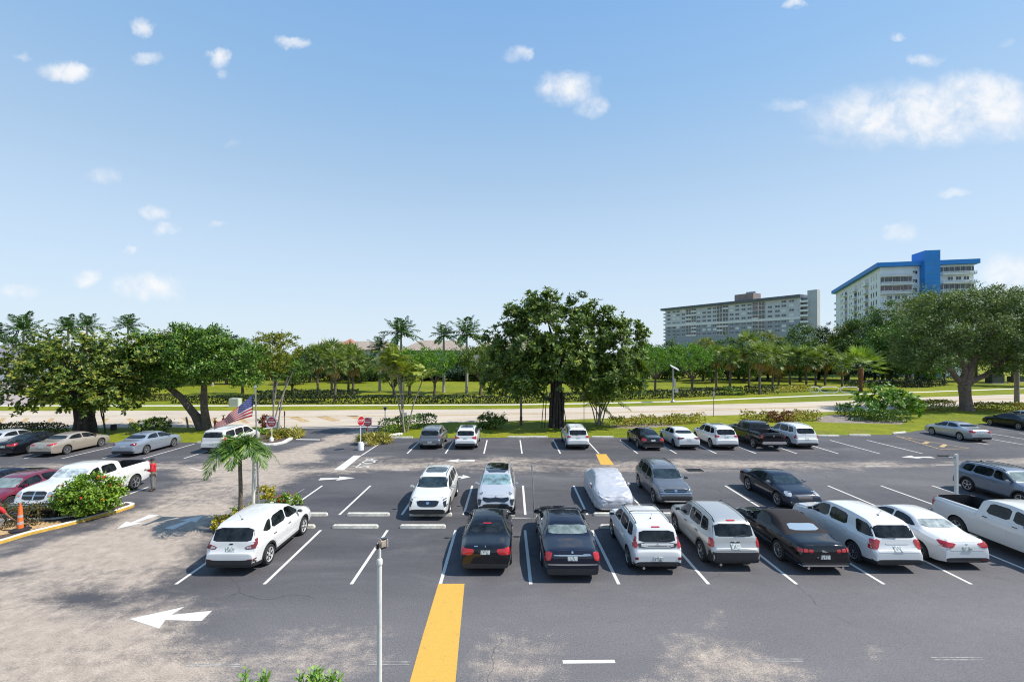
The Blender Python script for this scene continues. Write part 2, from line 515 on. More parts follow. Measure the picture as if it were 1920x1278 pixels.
def patch_geo(bvh, poly, view, s=1, off=.004, cell=.1, inset=0, depth=.02, reach=None):
    """a thin panel laid on the body: POLY is seen in side / rear / front / top view"""
    bm = bmesh.new()
    vs = [bm.verts.new((a, b, 0)) for a, b in poly]
    f = bm.faces.new(vs)
    if inset:
        r = bmesh.ops.inset_region(bm, faces=[f], thickness=inset, use_even_offset=True)
        for q in r['faces']: q.material_index = 1
    lo = [min(p[i] for p in poly) for i in (0, 1)]
    hi = [max(p[i] for p in poly) for i in (0, 1)]
    for i in (0, 1):
        n = max(1, int(math.ceil((hi[i] - lo[i]) / cell)))
        for k in range(1, n):
            c = [0, 0, 0]; c[i] = lo[i] + (hi[i] - lo[i]) * k / n
            d = [0, 0, 0]; d[i] = 1
            bmesh.ops.bisect_plane(bm, geom=list(bm.verts) + list(bm.edges) + list(bm.faces), plane_co=c, plane_no=d)
    if view == 'side':
        d = Vector((0, -s, 0)); P = lambda a, b: Vector((a, 4 * s, b))
    elif view == 'rear':
        d = Vector((1, 0, 0)); P = lambda a, b: Vector((-6, a * s, b))
    elif view == 'front':
        d = Vector((-1, 0, 0)); P = lambda a, b: Vector((6, a * s, b))
    else:
        d = Vector((0, 0, -1)); P = lambda a, b: Vector((a, b * s, 6))
    hits, miss = {}, []
    for v in bm.verts:
        o = P(v.co.x, v.co.y)
        loc, nrm, _, dist = bvh.ray_cast(o, d)
        if loc is None: miss.append((v, o))
        else: hits[v] = (loc, dist, nrm)
    if not hits:
        bm.free(); return [], [], []
    if reach:
        near = min(h[1] for h in hits.values())
        for v in [v for v, h in hits.items() if h[1] > near + reach]:
            del hits[v]
            miss.append((v, None))
    far = sum(h[1] for h in hits.values()) / len(hits)
    for v, (loc, _, nrm) in hits.items(): v.co = loc + (nrm - d * .5).normalized() * off
    for v, o in miss: bm.verts.remove(v)
    if not bm.faces:
        bm.free(); return [], [], []
    bmesh.ops.recalc_face_normals(bm, faces=bm.faces)
    tot = Vector()
    for q in bm.faces: tot += q.normal * q.calc_area()
    if tot.dot(d) > 0: bmesh.ops.reverse_faces(bm, faces=bm.faces)
    be = [e for e in bm.edges if e.is_boundary]
    r = bmesh.ops.extrude_edge_only(bm, edges=be)
    for v in r['geom']:
        if isinstance(v, bmesh.types.BMVert): v.co += d * depth
    bmesh.ops.triangulate(bm, faces=[q for q in bm.faces if len(q.verts) > 4])
    bm.verts.index_update()
    out = ([v.co.copy() for v in bm.verts], [[v.index for v in q.verts] for q in bm.faces], [q.material_index for q in bm.faces])
    bm.free()
    return out


WHEEL_CACHE = {}


def wheel_meshes(R, style, rim_m):
    key = (round(R, 3), style, rim_m.name)
    if key in WHEEL_CACHE: return WHEEL_CACHE[key]
    w = .20 if R < .36 else .24
    MX = Matrix.Rotation(-pi / 2, 4, 'X')        # lathe axis z -> +y (outer face at +y)
    rr = R * (.70 if style != 'truck' else .60)
    ty = MB()
    ty.lathe([(rr - .01, -w / 2), (R * .93, -w / 2), (R * .985, -w / 2 + .03), (R, -w / 4), (R, w / 4), (R * .985, w / 2 - .03), (R * .93, w / 2), (rr + .005, w / 2 - .006), (rr - .01, w / 2 - .03)], 32, 0, MX)
    hub = MB().lathe([(rr, -w / 2 + .02), (rr, w / 2 - .09), (rr * .3, w / 2 - .085)], 24, 0, MX)
    rm = MB()
    y1 = w / 2 - .012
    ns = {'five': 5, 'multi': 10, 'six': 6, 'truck': 5, 'twin': 5}[style]
    # rim lip
    vs, fs = [], []
    n = 32
    for r, y in ((rr, y1), (rr * .90, y1 - .004), (rr * .86, y1 - .03), (rr * .86, -w / 4), (rr, -w / 4)):
        for k in range(n): vs.append((r * cos(2 * pi * k / n), y, r * sin(2 * pi * k / n)))
    for i in range(4):
        for k in range(n): fs.append((i * n + k, i * n + (k + 1) % n, (i + 1) * n + (k + 1) % n, (i + 1) * n + k))
    rm.add(vs, fs, 0)
    rm.lathe([(rr * .26, w / 2 - .09), (rr * .26, w / 2 - .03), (rr * .18, w / 2 - .02)], 14, 0, MX)
    for k in range(ns):
        offs = (-.16, .16) if style == 'twin' else (0,)
        for o in offs:
            a = 2 * pi * k / ns + o
            wd = {'five': .20, 'multi': .085, 'six': .24, 'truck': .26, 'twin': .08}[style] * rr
            M = Matrix.Rotation(a, 4, 'Y')
            x0, x1 = rr * .2, rr * .9
            rm.add([(x0, y1 - .02, -wd * .6), (x1, y1 - .012, -wd * .45), (x1, y1 - .012, wd * .45), (x0, y1 - .02, wd * .6),
                    (x0, y1 - .06, -wd * .6), (x1, y1 - .05, -wd * .45), (x1, y1 - .05, wd * .45), (x0, y1 - .06, wd * .6)],
                   [(0, 1, 2, 3), (7, 6, 5, 4), (0, 4, 5, 1), (1, 5, 6, 2), (2, 6, 7, 3), (3, 7, 4, 0)], 0, M)
    res = (ty, hub, rm)
    objs = []
    for mb, nm, m in ((hub, 'wheel', DARK), (ty, 'tyre', TYRE), (rm, 'rim', rim_m)):
        me = bpy.data.meshes.new(nm)
        me.from_pydata(mb.v, [], mb.f)
        bm = bmesh.new(); bm.from_mesh(me)
        bmesh.ops.recalc_face_normals(bm, faces=bm.faces)
        bm.to_mesh(me); bm.free()
        me.materials.append(m)
        me.polygons.foreach_set('use_smooth', [True] * len(me.polygons))
        me.set_sharp_from_angle(angle=radians(40))
        objs.append(me)
    WHEEL_CACHE[key] = objs
    return objs


def link_mesh(name, me, parent):
    o = bpy.data.objects.new(name, me)
    COL.objects.link(o)
    o.parent = parent
    return o


def vehicle(name, label, cat, tmpl, dims, pos, facing, paint_m, group=None, **kw):
    """dims = (L, W, H, wheelbase, front overhang, wheel radius); pos = (x, y) of the bumper nearest the camera;
    facing = 'away' or 'near'"""
    S = dict(tmpl); S.update(kw)
    L, W, H, wb, fo, R = dims
    x, y = pos
    rz = (pi / 2 if facing == 'away' else -pi / 2) + radians(S.get('turn', 0))
    t = thing(name, label, cat, (x, y + L / 2, .008), rz, group)
    hw = W / 2
    vs, fs, mi = body_mesh(S, L, W, H)
    me = bpy.data.meshes.new('body')
    me.from_pydata([tuple(v) for v in vs], [], [tuple(f) for f in fs])
    bm = bmesh.new(); bm.from_mesh(me)
    for f, m in zip(bm.faces, mi): f.material_index = m
    bmesh.ops.recalc_face_normals(bm, faces=bm.faces)
    if S.get('soft'):                                       # convertible: roof faces become the soft top
        bm.faces.ensure_lookup_table()
        x0, x1 = S['soft']
        for f in bm.faces:
            c = f.calc_center_median()
            if x0 * L - L / 2 < c.x < x1 * L - L / 2 and c.z > .735 * H: f.material_index = 2
    bvh = BVHTree.FromBMesh(bm)
    bm.to_mesh(me); bm.free()
    for m in (paint_m, PLASTIC, S.get('soft_mat', paint_m)): me.materials.append(m)
    # wheel wells (and the open bed of a pickup) are cut out
    cut = MB()
    xf = L / 2 - fo
    xr = xf - wb
    wz = R - .005
    for xc in (xf, xr):
        cut.lathe([(R + .055, -W), (R + .055, W)], 28, 1, Matrix.Translation((xc, 0, wz + .01)) @ Matrix.Rotation(-pi / 2, 4, 'X'))
    bodyo = bpy.data.objects.new('body', me)
    COL.objects.link(bodyo)
    cuts = [cut]
    if S.get('bed'):
        b0, b1, bz = S['bed']
        cuts.append(MB().box(((b0 + b1) / 2 * L - L / 2, 0, (bz * H + 3) / 2 + .1), ((b1 - b0) * L, W * .80, 3 - bz * H), 1))
    tmp = []
    for c in cuts:
        co = c.build('cutter', [DARK, PLASTIC], smooth=False)
        bm = bmesh.new(); bm.from_mesh(co.data)
        bmesh.ops.recalc_face_normals(bm, faces=bm.faces)
        bm.to_mesh(co.data); bm.free()
        md = bodyo.modifiers.new('cut', 'BOOLEAN')
        md.object = co
        md.operation = 'DIFFERENCE'
        md.solver = 'EXACT'
        tmp.append(co)
    dg = bpy.context.evaluated_depsgraph_get()
    dg.update()
    new = bpy.data.meshes.new_from_object(bodyo.evaluated_get(dg))
    bodyo.modifiers.clear()
    bodyo.data = new
    new.name = 'body'
    for co in tmp: bpy.data.objects.remove(co, do_unlink=True)
    new.polygons.foreach_set('use_smooth', [True] * len(new.polygons))
    new.set_sharp_from_angle(angle=radians(32))
    bodyo.parent = t
    if S.get('soft'):
        bm = bmesh.new(); bm.from_mesh(new)
        keep = bm.copy()
        bmesh.ops.delete(bm, geom=[f for f in bm.faces if f.material_index == 2], context='FACES')
        bmesh.ops.delete(keep, geom=[f for f in keep.faces if f.material_index != 2], context='FACES')
        bm.to_mesh(new); bm.free()
        sm = bpy.data.meshes.new('soft_top')
        keep.to_mesh(sm); keep.free()
        sm.materials.append(S['soft_mat']); sm.materials.append(S['soft_mat']); sm.materials.append(S['soft_mat'])
        link_mesh('soft_top', sm, t)

    def fx(poly): return [(a * L - L / 2, b * H) for a, b in poly]
    def fy(poly): return [(a * hw, b * H) for a, b in poly]
    def ft(poly): return [(a * L - L / 2, b * hw) for a, b in poly]

    def part(name, items, m, parent=t, off=.004, inset=0, rounded=1, cell=.1, seam=SEAM, lab=None, reach=None):
        mb = MB()
        for view, poly, s in items:
            p = {'side': fx, 'rear': fy, 'front': fy, 'top': ft}[view](poly)
            if rounded: p = chaikin(p, rounded)
            a, b, c = patch_geo(bvh, p, view, s, off, cell, inset, reach=reach)
            if a: mb.add(a, b, c)
        if not mb.v: return None
        o = mb.build(name, [m, seam], parent, angle=40)
        if lab: o['label'] = lab
        return o

    # glass
    z0, z1, wb0, wt0 = S['screen']
    part('windscreen', [('front', [(-wb0, z0), (-wb0 * .5, z0 - .012), (wb0 * .5, z0 - .012), (wb0, z0), (wt0, z1), (wt0 * .5, z1 + .012), (-wt0 * .5, z1 + .012), (-wt0, z1)], 1)], S.get('screen_m', GLASS), inset=.022, seam=GLOSSBLK)
    z0, z1, wb0, wt0 = S['back']
    rw = part('rear_window', [('rear', [(-wb0, z0), (wb0, z0), (wt0, z1), (-wt0, z1)], 1)], S.get('back_m', GLASS), inset=.02, seam=GLOSSBLK)
    for s in (1, -1):
        for w in S['wins']:
            part('side_window', [('side', w, s)], S.get('side_m', GLASS), inset=.016, seam=S.get('wtrim', GLOSSBLK))
        for d in S['doors']:
            dd = part('door', [('side', d, s)], paint_m, off=.005, inset=.014, rounded=0, cell=.12)
            hx = d[-1][0] + .028 if d[-1][0] > .2 else d[-1][0]
            hz = d[-1][1] - .055
            hm = S.get('handle_m', paint_m)
            loc = bvh.ray_cast(Vector((hx * L - L / 2, 4 * s, hz * H)), Vector((0, -s, 0)))[0]
            if loc and dd: MB().rbox((loc.x + .03, loc.y + s * .018, loc.z), (.19, .03, .032), .010).build('door_handle', hm, dd)
        tl = [('rear', p, s) for p in S['tail']] + [('side', p, s) for p in S['tails']]
        part('tail_light', tl, S.get('tail_m', RED), off=.014, rounded=1, cell=.045, reach=.22)
        if S.get('tailin'): part('reversing_light', [('rear', p, s) for p in S['tailin']], LENS, off=.018, cell=.045, reach=.22)
        hl = [('front', p, s) for p in S['head']] + [('side', p, s) for p in S['heads']]
        part('headlight', hl, S.get('head_m', LENS), off=.012, cell=.05, reach=.35)
        if S.get('fog'): part('fog_light', [('front', p, s) for p in S['fog']], S.get('fog_m', GLOSSBLK), off=.010, cell=.06, reach=.25)
        if S.get('reflector'): part('reflector', [('rear', p, s) for p in S['reflector']], REDDK, off=.010, rounded=2, cell=.06, reach=.2)
        mx, mz = S['mirror']
        loc = bvh.ray_cast(Vector((mx * L - L / 2, 4 * s, mz * H)), Vector((0, -s, 0)))[0] or Vector((mx * L - L / 2, s * hw * .85, mz * H))
        ms = S.get('mirror_size', (.12, .20, .14))
        mb = MB().rbox((loc.x - .02, loc.y + s * (ms[1] / 2 + .06), loc.z + .06), ms, .04)
        mb.box((loc.x, loc.y + s * .03, loc.z + .02), (.07, .12, .05), 0)
        mo = mb.build('door_mirror', S.get('mirror_m', paint_m), t)
        MB().box((loc.x - .02 - ms[0] / 2 - .003, loc.y + s * (ms[1] / 2 + .06), loc.z + .06), (.006, ms[1] * .78, ms[2] * .7)).build('mirror_glass', GLASS_BLUE, mo)
        if S.get('arch'):
            for xc in (xf, xr):
                ring = []
                for k in range(15):
                    a = radians(-8 + 196 * k / 14)
                    ring.append((xc + cos(a) * (R + .05), wz + sin(a) * (R + .05)))
                for k in range(14, -1, -1):
                    a = radians(-8 + 196 * k / 14)
                    ring.append((xc + cos(a) * (R + .12), wz + sin(a) * (R + .12)))
                a_, b_, c_ = patch_geo(bvh, ring, 'side', s, .010, .12)
                if a_: MB().add(a_, b_, 0).build('arch_trim', PLASTIC, t)
        for xc in (xf, xr):
            hubm, tym, rimm = wheel_meshes(R, S.get('rim', 'five'), S.get('rim_m', RIM))
            wo = link_mesh('wheel', hubm, t)
            wo.location = (xc, s * (hw * .985 - (.10 if R < .36 else .12)), wz)
            wo.rotation_euler = (0, random.random() * 2, 0) if s > 0 else (0, random.random() * 2, pi)
            link_mesh('tyre', tym, wo)
            link_mesh('rim', rimm, wo)
    if S.get('grille'): part('grille', [('front', p, 1) for p in S['grille']], S.get('grille_m', GLOSSBLK), off=.008, inset=.018, seam=S.get('grille_trim', CHROME), cell=.08)
    if S.get('bars'): part('grille_bar', [('front', p, 1) for p in S['bars']], S.get('bars_m', CHROME), off=.014, rounded=0, cell=.08)
    if S.get('intake'): part('air_intake', [('front', p, 1) for p in S['intake']], PLASTIC, off=.008, cell=.09)
    if S.get('lid'):
        part(S.get('lid_name', 'tailgate' if tmpl in (SUV, BOXY, VAN, PICKUP) else 'boot_lid'), [(S['lid'][0], S['lid'][1], 1)], S.get('lid_m', paint_m), off=.005, inset=.014, rounded=0, cell=.09)
    if S.get('bonnet'): part('bonnet', [('top', S['bonnet'], 1)], paint_m, off=.005, inset=.014, rounded=0, cell=.11)
    # bumpers in black plastic
    if S.get('rear_clad'): part('rear_bumper_trim', [('rear', p, 1) for p in S['rear_clad']], S.get('rear_clad_m', PLASTIC), off=.012, cell=.06, reach=.5)
    if S.get('front_clad'): part('front_bumper_trim', [('front', p, 1) for p in S['front_clad']], S.get('front_clad_m', PLASTIC), off=.012, cell=.06, reach=.5)
    pz = S['plate']
    if pz:
        part('number_plate', [('rear', [(-.16 / hw, pz - .045), (.16 / hw, pz - .045), (.16 / hw, pz + .045), (-.16 / hw, pz + .045)], 1)], PLATE, off=.016, rounded=0, cell=.2, inset=.012, seam=S.get('plate_frame', PLASTIC))
    for vw, poly, nm, m in S.get('extra', ()):
        part(nm, [(vw, q, 1) for q in poly] if isinstance(poly[0][0], (list, tuple)) else [(vw, poly, 1)], m, off=.014, cell=.09)
    if S.get('sunroof'):
        a, b, c = S['sunroof']
        part('sunroof', [('top', [(a, -c), (b, -c * .96), (b, c * .96), (a, c)], 1)], GLASS_BLUE if S.get('sun_m') is None else S['sun_m'], off=.006, cell=.15)
    def zt(xx):
        return bvh.ray_cast(Vector((xx, 0, 6)), Vector((0, 0, -1)))[0].z
    if S.get('rails'):
        a, b, m = S['rails']
        for s in (1, -1):
            pts = []
            for k in range(13):
                xx = (a + (b - a) * k / 12) * L - L / 2
                yy = S['wr'] * hw * .90
                h = bvh.ray_cast(Vector((xx, s * yy, 6)), Vector((0, 0, -1)))[0]
                if h: pts.append((xx, s * yy, h.z + (.045 if 0 < k < 12 else .0)))
            MB().tube(pts, .017, 6).build('roof_rail', m, t)
    if S.get('bars_roof'):
        for xx in S['bars_roof']:
            X = xx * L - L / 2
            yy = S['wr'] * hw * .92
            z = zt(X)
            MB().tube([(X, -yy, z - .01), (X, -yy, z + .06), (X, -yy * .8, z + .085), (X, yy * .8, z + .085), (X, yy, z + .06), (X, yy, z - .01)], .018, 6).build('roof_bar', GLOSSBLK, t)
    if S.get('fin') is not None:
        X = S['fin'] * L - L / 2
        z = zt(X)
        MB().add([(X - .10, -.02, z - .01), (X + .08, -.02, z - .01), (X + .08, .02, z - .01), (X - .10, .02, z - .01), (X - .07, 0, z + .07)], [(0, 1, 4), (1, 2, 4), (2, 3, 4), (3, 0, 4)]).build('roof_aerial', S.get('fin_m', GLOSSBLK), t)
    if S.get('mast') is not None:
        X = S['mast'] * L - L / 2
        z = zt(X)
        MB().rbox((X, 0, z + .012), (.09, .045, .03), .01).tube([(X, 0, z), (X - .17, 0, z + .24)], .006, 5).build('roof_aerial', GLOSSBLK, t)
    if S.get('wiper'):
        z = S['wiper'] * H
        h0 = bvh.ray_cast(Vector((-6, 0, z)), Vector((1, 0, 0)))[0]
        h1 = bvh.ray_cast(Vector((-6, .42 * S.get('wflip', 1), z + .02)), Vector((1, 0, 0)))[0]
        if h0 and h1: MB().tube([h0 + Vector((-.02, 0, 0)), h1 + Vector((-.025, 0, .03))], .012, 5).build('rear_wiper', PLASTIC, t)
    if S.get('lip'):
        # thin bright line round the window opening is part of the trim; a boot lip spoiler
        a, w2 = S['lip']
        pts = []
        for k in range(9):
            yy = -w2 * hw + 2 * w2 * hw * k / 8
            h = bvh.ray_cast(Vector((a * L - L / 2 + .04 * (abs(k - 4) / 4) ** 2, yy, 6)), Vector((0, 0, -1)))[0]
            if h: pts.append(h + Vector((0, 0, .012)))
        MB().tube(pts, .022, 6).build('boot_spoiler', paint_m, t)
    if S.get('exhaust'):
        for yy in S['exhaust']:
            MB().tube([(-L / 2 + .25, yy * hw, .24), (-L / 2 - .015, yy * hw, .24)], .045, 10).build('exhaust_pipe', CHROME, t)
    if S.get('step'):
        MB().rbox((-L / 2 - .06, 0, .62), (.20, W * .92, .20), .05).build('rear_bumper', S['step'], t)
    if S.get('fbump'):
        MB().rbox((L / 2 + .01, 0, .60), (.26, W * .96, .24), .07).build('front_bumper', S['fbump'], t)
    return t


# ------------------------------------------------------------------ ground, lot, road
def struct(o, name=None):
    o['kind'] = 'structure'
    return o


def grass_mat():
    m = mat('lawn_grass', (.1, .15, .02), .9, spec=.2)
    N = NT(m.node_tree)
    b = m.node_tree.nodes['Principled BSDF']
    tc = N.n('ShaderNodeTexCoord').outputs['Object']
    big = N.noise(tc, .045, 4, .6)
    mid = N.noise(tc, .5, 5, .65)
    fine = N.noise(tc, 9, 3, .7)
    c = N.ramp(N.math('MULTIPLY_ADD', mid, .5, N.math('MULTIPLY', big, .5)), [(.34, (.105, .15, .006)), (.5, (.19, .215, .007)), (.62, (.26, .25, .012)), (.75, (.23, .18, .035))])
    bare = N.smooth(N.noise(tc, .22, 6, .7), .56, .68)
    c = N.mix(N.math('MULTIPLY', bare, .55), c, (.20, .15, .055))
    N.link(N.mix(.95, c, N.ramp(N.math('MULTIPLY_ADD', fine, .6, N.math('MULTIPLY', N.noise(tc, 2.2, 4, .7), .4)), [(.30, .25), (.5, .85), (.70, 1.45)]), 'MULTIPLY'), b.inputs['Base Color'])
    bp = N.n('ShaderNodeBump'); bp.inputs['Strength'].default_value = .6; bp.inputs['Distance'].default_value = .06
    N.link(fine, bp.inputs['Height']); N.link(bp.outputs[0], b.inputs['Normal'])
    return m


def asphalt_mat():
    m = mat('worn_asphalt', (.05, .05, .055), .85, spec=.35)
    N = NT(m.node_tree)
    b = m.node_tree.nodes['Principled BSDF']
    tc = N.n('ShaderNodeTexCoord').outputs['Object']
    at_ = N.n('ShaderNodeAttribute'); at_.attribute_name = 'wear_tone'
    # driving wear streaks run across the aisles
    mp = N.n('ShaderNodeMapping'); mp.inputs['Scale'].default_value = (.38, 1.0, 1); mp.inputs['Rotation'].default_value = (0, 0, .25)
    N.link(tc, mp.inputs[0])
    n1 = N.noise(mp.outputs[0], .42, 8, .66, .5)
    n2 = N.noise(tc, 2.6, 6, .7)
    grain = N.noise(tc, 26, 3, .8)
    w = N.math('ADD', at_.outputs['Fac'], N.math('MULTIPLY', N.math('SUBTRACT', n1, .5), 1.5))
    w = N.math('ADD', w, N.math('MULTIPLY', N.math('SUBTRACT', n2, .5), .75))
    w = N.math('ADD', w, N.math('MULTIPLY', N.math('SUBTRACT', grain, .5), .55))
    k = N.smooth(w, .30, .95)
    worn = N.ramp(n2, [(.25, (.25, .205, .165)), (.6, (.385, .32, .262)), (.8, (.455, .39, .325))])
    seal = N.ramp(n1, [(.28, (.050, .048, .053)), (.55, (.082, .078, .083)), (.75, (.130, .122, .124))])
    fd = N.n('ShaderNodeAttribute'); fd.attribute_name = 'fade'
    seal = N.mix(N.math('MULTIPLY', fd.outputs['Fac'], .62), seal, (.19, .178, .178))
    c = N.mix(k, seal, worn)
    c = N.mix(.85, c, N.ramp(grain, [(.25, .52), (.5, 1.0), (.78, 1.6)]), 'MULTIPLY')
    # oil drips and tyre scrubs
    drip = N.smooth(N.noise(tc, 1.15, 5, .7, .6), .66, .76)
    c = N.mix(N.math('MULTIPLY', drip, .45), c, (.030, .029, .030))
    # hairline cracks, pale scuffs
    vo = N.n('ShaderNodeTexVoronoi', feature='DISTANCE_TO_EDGE')
    warp = N.n('ShaderNodeVectorMath', operation='ADD')
    nz = N.n('ShaderNodeTexNoise'); nz.inputs['Scale'].default_value = .7; nz.inputs['Detail'].default_value = 6
    N.link(tc, nz.inputs['Vector'])
    N.link(tc, warp.inputs[0]); N.link(nz.outputs['Color'], warp.inputs[1])
    N.link(warp.outputs[0], vo.inputs['Vector']); vo.inputs['Scale'].default_value = .17
    crack = N.math('MULTIPLY', N.math('SUBTRACT', 1.0, N.smooth(vo.outputs[0], .001, .0045)), N.smooth(N.noise(tc, .16, 3), .50, .60))
    c = N.mix(N.math('MULTIPLY', crack, .5), c, (.02, .02, .02))
    scuff = N.smooth(N.noise(tc, 5.5, 8, .75, 1.2), .68, .78)
    c = N.mix(N.math('MULTIPLY', scuff, .30), c, (.42, .42, .42))
    N.link(c, b.inputs['Base Color'])
    bp = N.n('ShaderNodeBump'); bp.inputs['Strength'].default_value = .35; bp.inputs['Distance'].default_value = .012
    N.link(grain, bp.inputs['Height']); N.link(bp.outputs[0], b.inputs['Normal'])
    N.link(N.ramp(n2, [(.3, .62), (.7, .92)]), b.inputs['Roughness'])
    return m


def road_mat():
    m = mat('concrete_road', (.36, .31, .26), .9, spec=.3)
    N = NT(m.node_tree)
    b = m.node_tree.nodes['Principled BSDF']
    tc = N.n('ShaderNodeTexCoord').outputs['Object']
    mp = N.n('ShaderNodeMapping'); mp.inputs['Scale'].default_value = (.25, 1.2, 1); mp.inputs['Rotation'].default_value = (0, 0, -.2)
    N.link(tc, mp.inputs[0])
    n = N.noise(mp.outputs[0], .45, 6, .65)
    g = N.noise(tc, 7, 4, .75)
    c = N.ramp(n, [(.3, (.37, .31, .245)), (.5, (.46, .39, .31)), (.7, (.53, .455, .37))])
    N.link(N.mix(.7, c, N.ramp(g, [(.2, .7), (.8, 1.3)]), 'MULTIPLY'), b.inputs['Base Color'])
    return m


GRASS, ASPHALT, ROAD = grass_mat(), asphalt_mat(), road_mat()


def worn_paint(name, c, keep=.42):
    m = mat(name, c, .7, spec=.3)
    N = NT(m.node_tree)
    b = m.node_tree.nodes['Principled BSDF']
    tc = N.n('ShaderNodeTexCoord').outputs['Object']
    n = N.noise(tc, 3.2, 8, .75)
    col = N.mix(N.smooth(n, keep + .2, keep + .36), c, tuple(x * .45 + .05 for x in c))
    col = N.mix(.6, col, N.ramp(N.noise(tc, 22, 3, .8), [(.25, .75), (.75, 1.2)]), 'MULTIPLY')
    N.link(col, b.inputs['Base Color'])
    return m


LINE = worn_paint('white_line_paint', (.60, .58, .54))
LINEOLD = worn_paint('faded_line_paint', (.36, .34, .32), .20)
YELLOW = worn_paint('yellow_strip_paint', (.56, .335, .065), .38)
YELROAD = worn_paint('faded_yellow_road_paint', (.56, .38, .17), .22)
CONC = mat('pale_concrete', (.62, .59, .51), .85, noise_amt=.25, noise_scale=6, bump=.3)
KERBW = mat('white_painted_kerb', (.62, .60, .56), .7, noise_amt=.25, noise_scale=5)
KERBY = mat('yellow_painted_kerb', (.58, .36, .06), .65, noise_amt=.3, noise_scale=4)
MULCH = mat('bark_mulch', (.085, .055, .04), .95, noise_amt=.6, noise_scale=14, bump=.9, bump_scale=18)
SANDY = mat('dry_straw_mulch', (.42, .27, .13), .95, noise_amt=.5, noise_scale=9, bump=.7, bump_scale=14)
BAREDIRT = mat('bare_grey_dirt', (.22, .18, .15), .95, noise_amt=.4, noise_scale=2.5, bump=.6, bump_scale=10)

g = MB()
R0 = 3000
g.add([(-R0, -60, 0), (R0, -60, 0), (R0, R0, 0), (-R0, R0, 0)], [(0, 1, 2, 3)])
struct(g.build('ground', GRASS, smooth=False))


def sheet(pts, z, m, name, cell=None, attr=None, parent=None):
    bm = bmesh.new()
    vs = [bm.verts.new((p[0], p[1], z)) for p in pts]
    bm.faces.new(vs)
    if cell:
        for i in (0, 1):
            lo, hi = min(p[i] for p in pts), max(p[i] for p in pts)
            n = int((hi - lo) / cell)
            for k in range(1, n):
                c = [0, 0, 0]; c[i] = lo + (hi - lo) * k / n
                d = [0, 0, 0]; d[i] = 1
                bmesh.ops.bisect_plane(bm, geom=list(bm.verts) + list(bm.edges) + list(bm.faces), plane_co=c, plane_no=d)
    bmesh.ops.recalc_face_normals(bm, faces=bm.faces)
    if bm.faces[:][0].normal.z < 0: bmesh.ops.reverse_faces(bm, faces=bm.faces)
    me = bpy.data.meshes.new(name)
    bm.to_mesh(me); bm.free()
    if attr:
        co = np.empty(len(me.vertices) * 3, dtype=np.float32)
        me.vertices.foreach_get('co', co)
        a = me.attributes.new('wear_tone', 'FLOAT', 'POINT')
        a.data.foreach_set('value', attr(co.reshape(-1, 3)).astype(np.float32))
        a = me.attributes.new('fade', 'FLOAT', 'POINT')
        a.data.foreach_set('value', fade(co.reshape(-1, 3)).astype(np.float32))
    me.materials.append(m)
    o = bpy.data.objects.new(name, me)
    COL.objects.link(o)
    if parent: o.parent = parent
    return o


def gp(pts): return [tuple(G(x, y)[:2]) for x, y in pts]


def poly_sd(P, poly):
    """signed distance to a polygon, positive inside"""
    poly = np.array(poly, dtype=float)
    n = len(poly)
    inside = np.zeros(len(P), bool)
    dist = np.full(len(P), 1e9)
    for i in range(n):
        a, b = poly[i], poly[(i + 1) % n]
        cross = ((a[1] > P[:, 1]) != (b[1] > P[:, 1]))
        with np.errstate(divide='ignore', invalid='ignore'):
            xi = (b[0] - a[0]) * (P[:, 1] - a[1]) / (b[1] - a[1] + 1e-12) + a[0]
        inside ^= cross & (P[:, 0] < xi)
        ab = b - a
        t = np.clip(((P - a) @ ab) / (ab @ ab + 1e-12), 0, 1)
        dist = np.minimum(dist, np.hypot(*(P - a - t[:, None] * ab).T))
    return np.where(inside, dist, -dist)


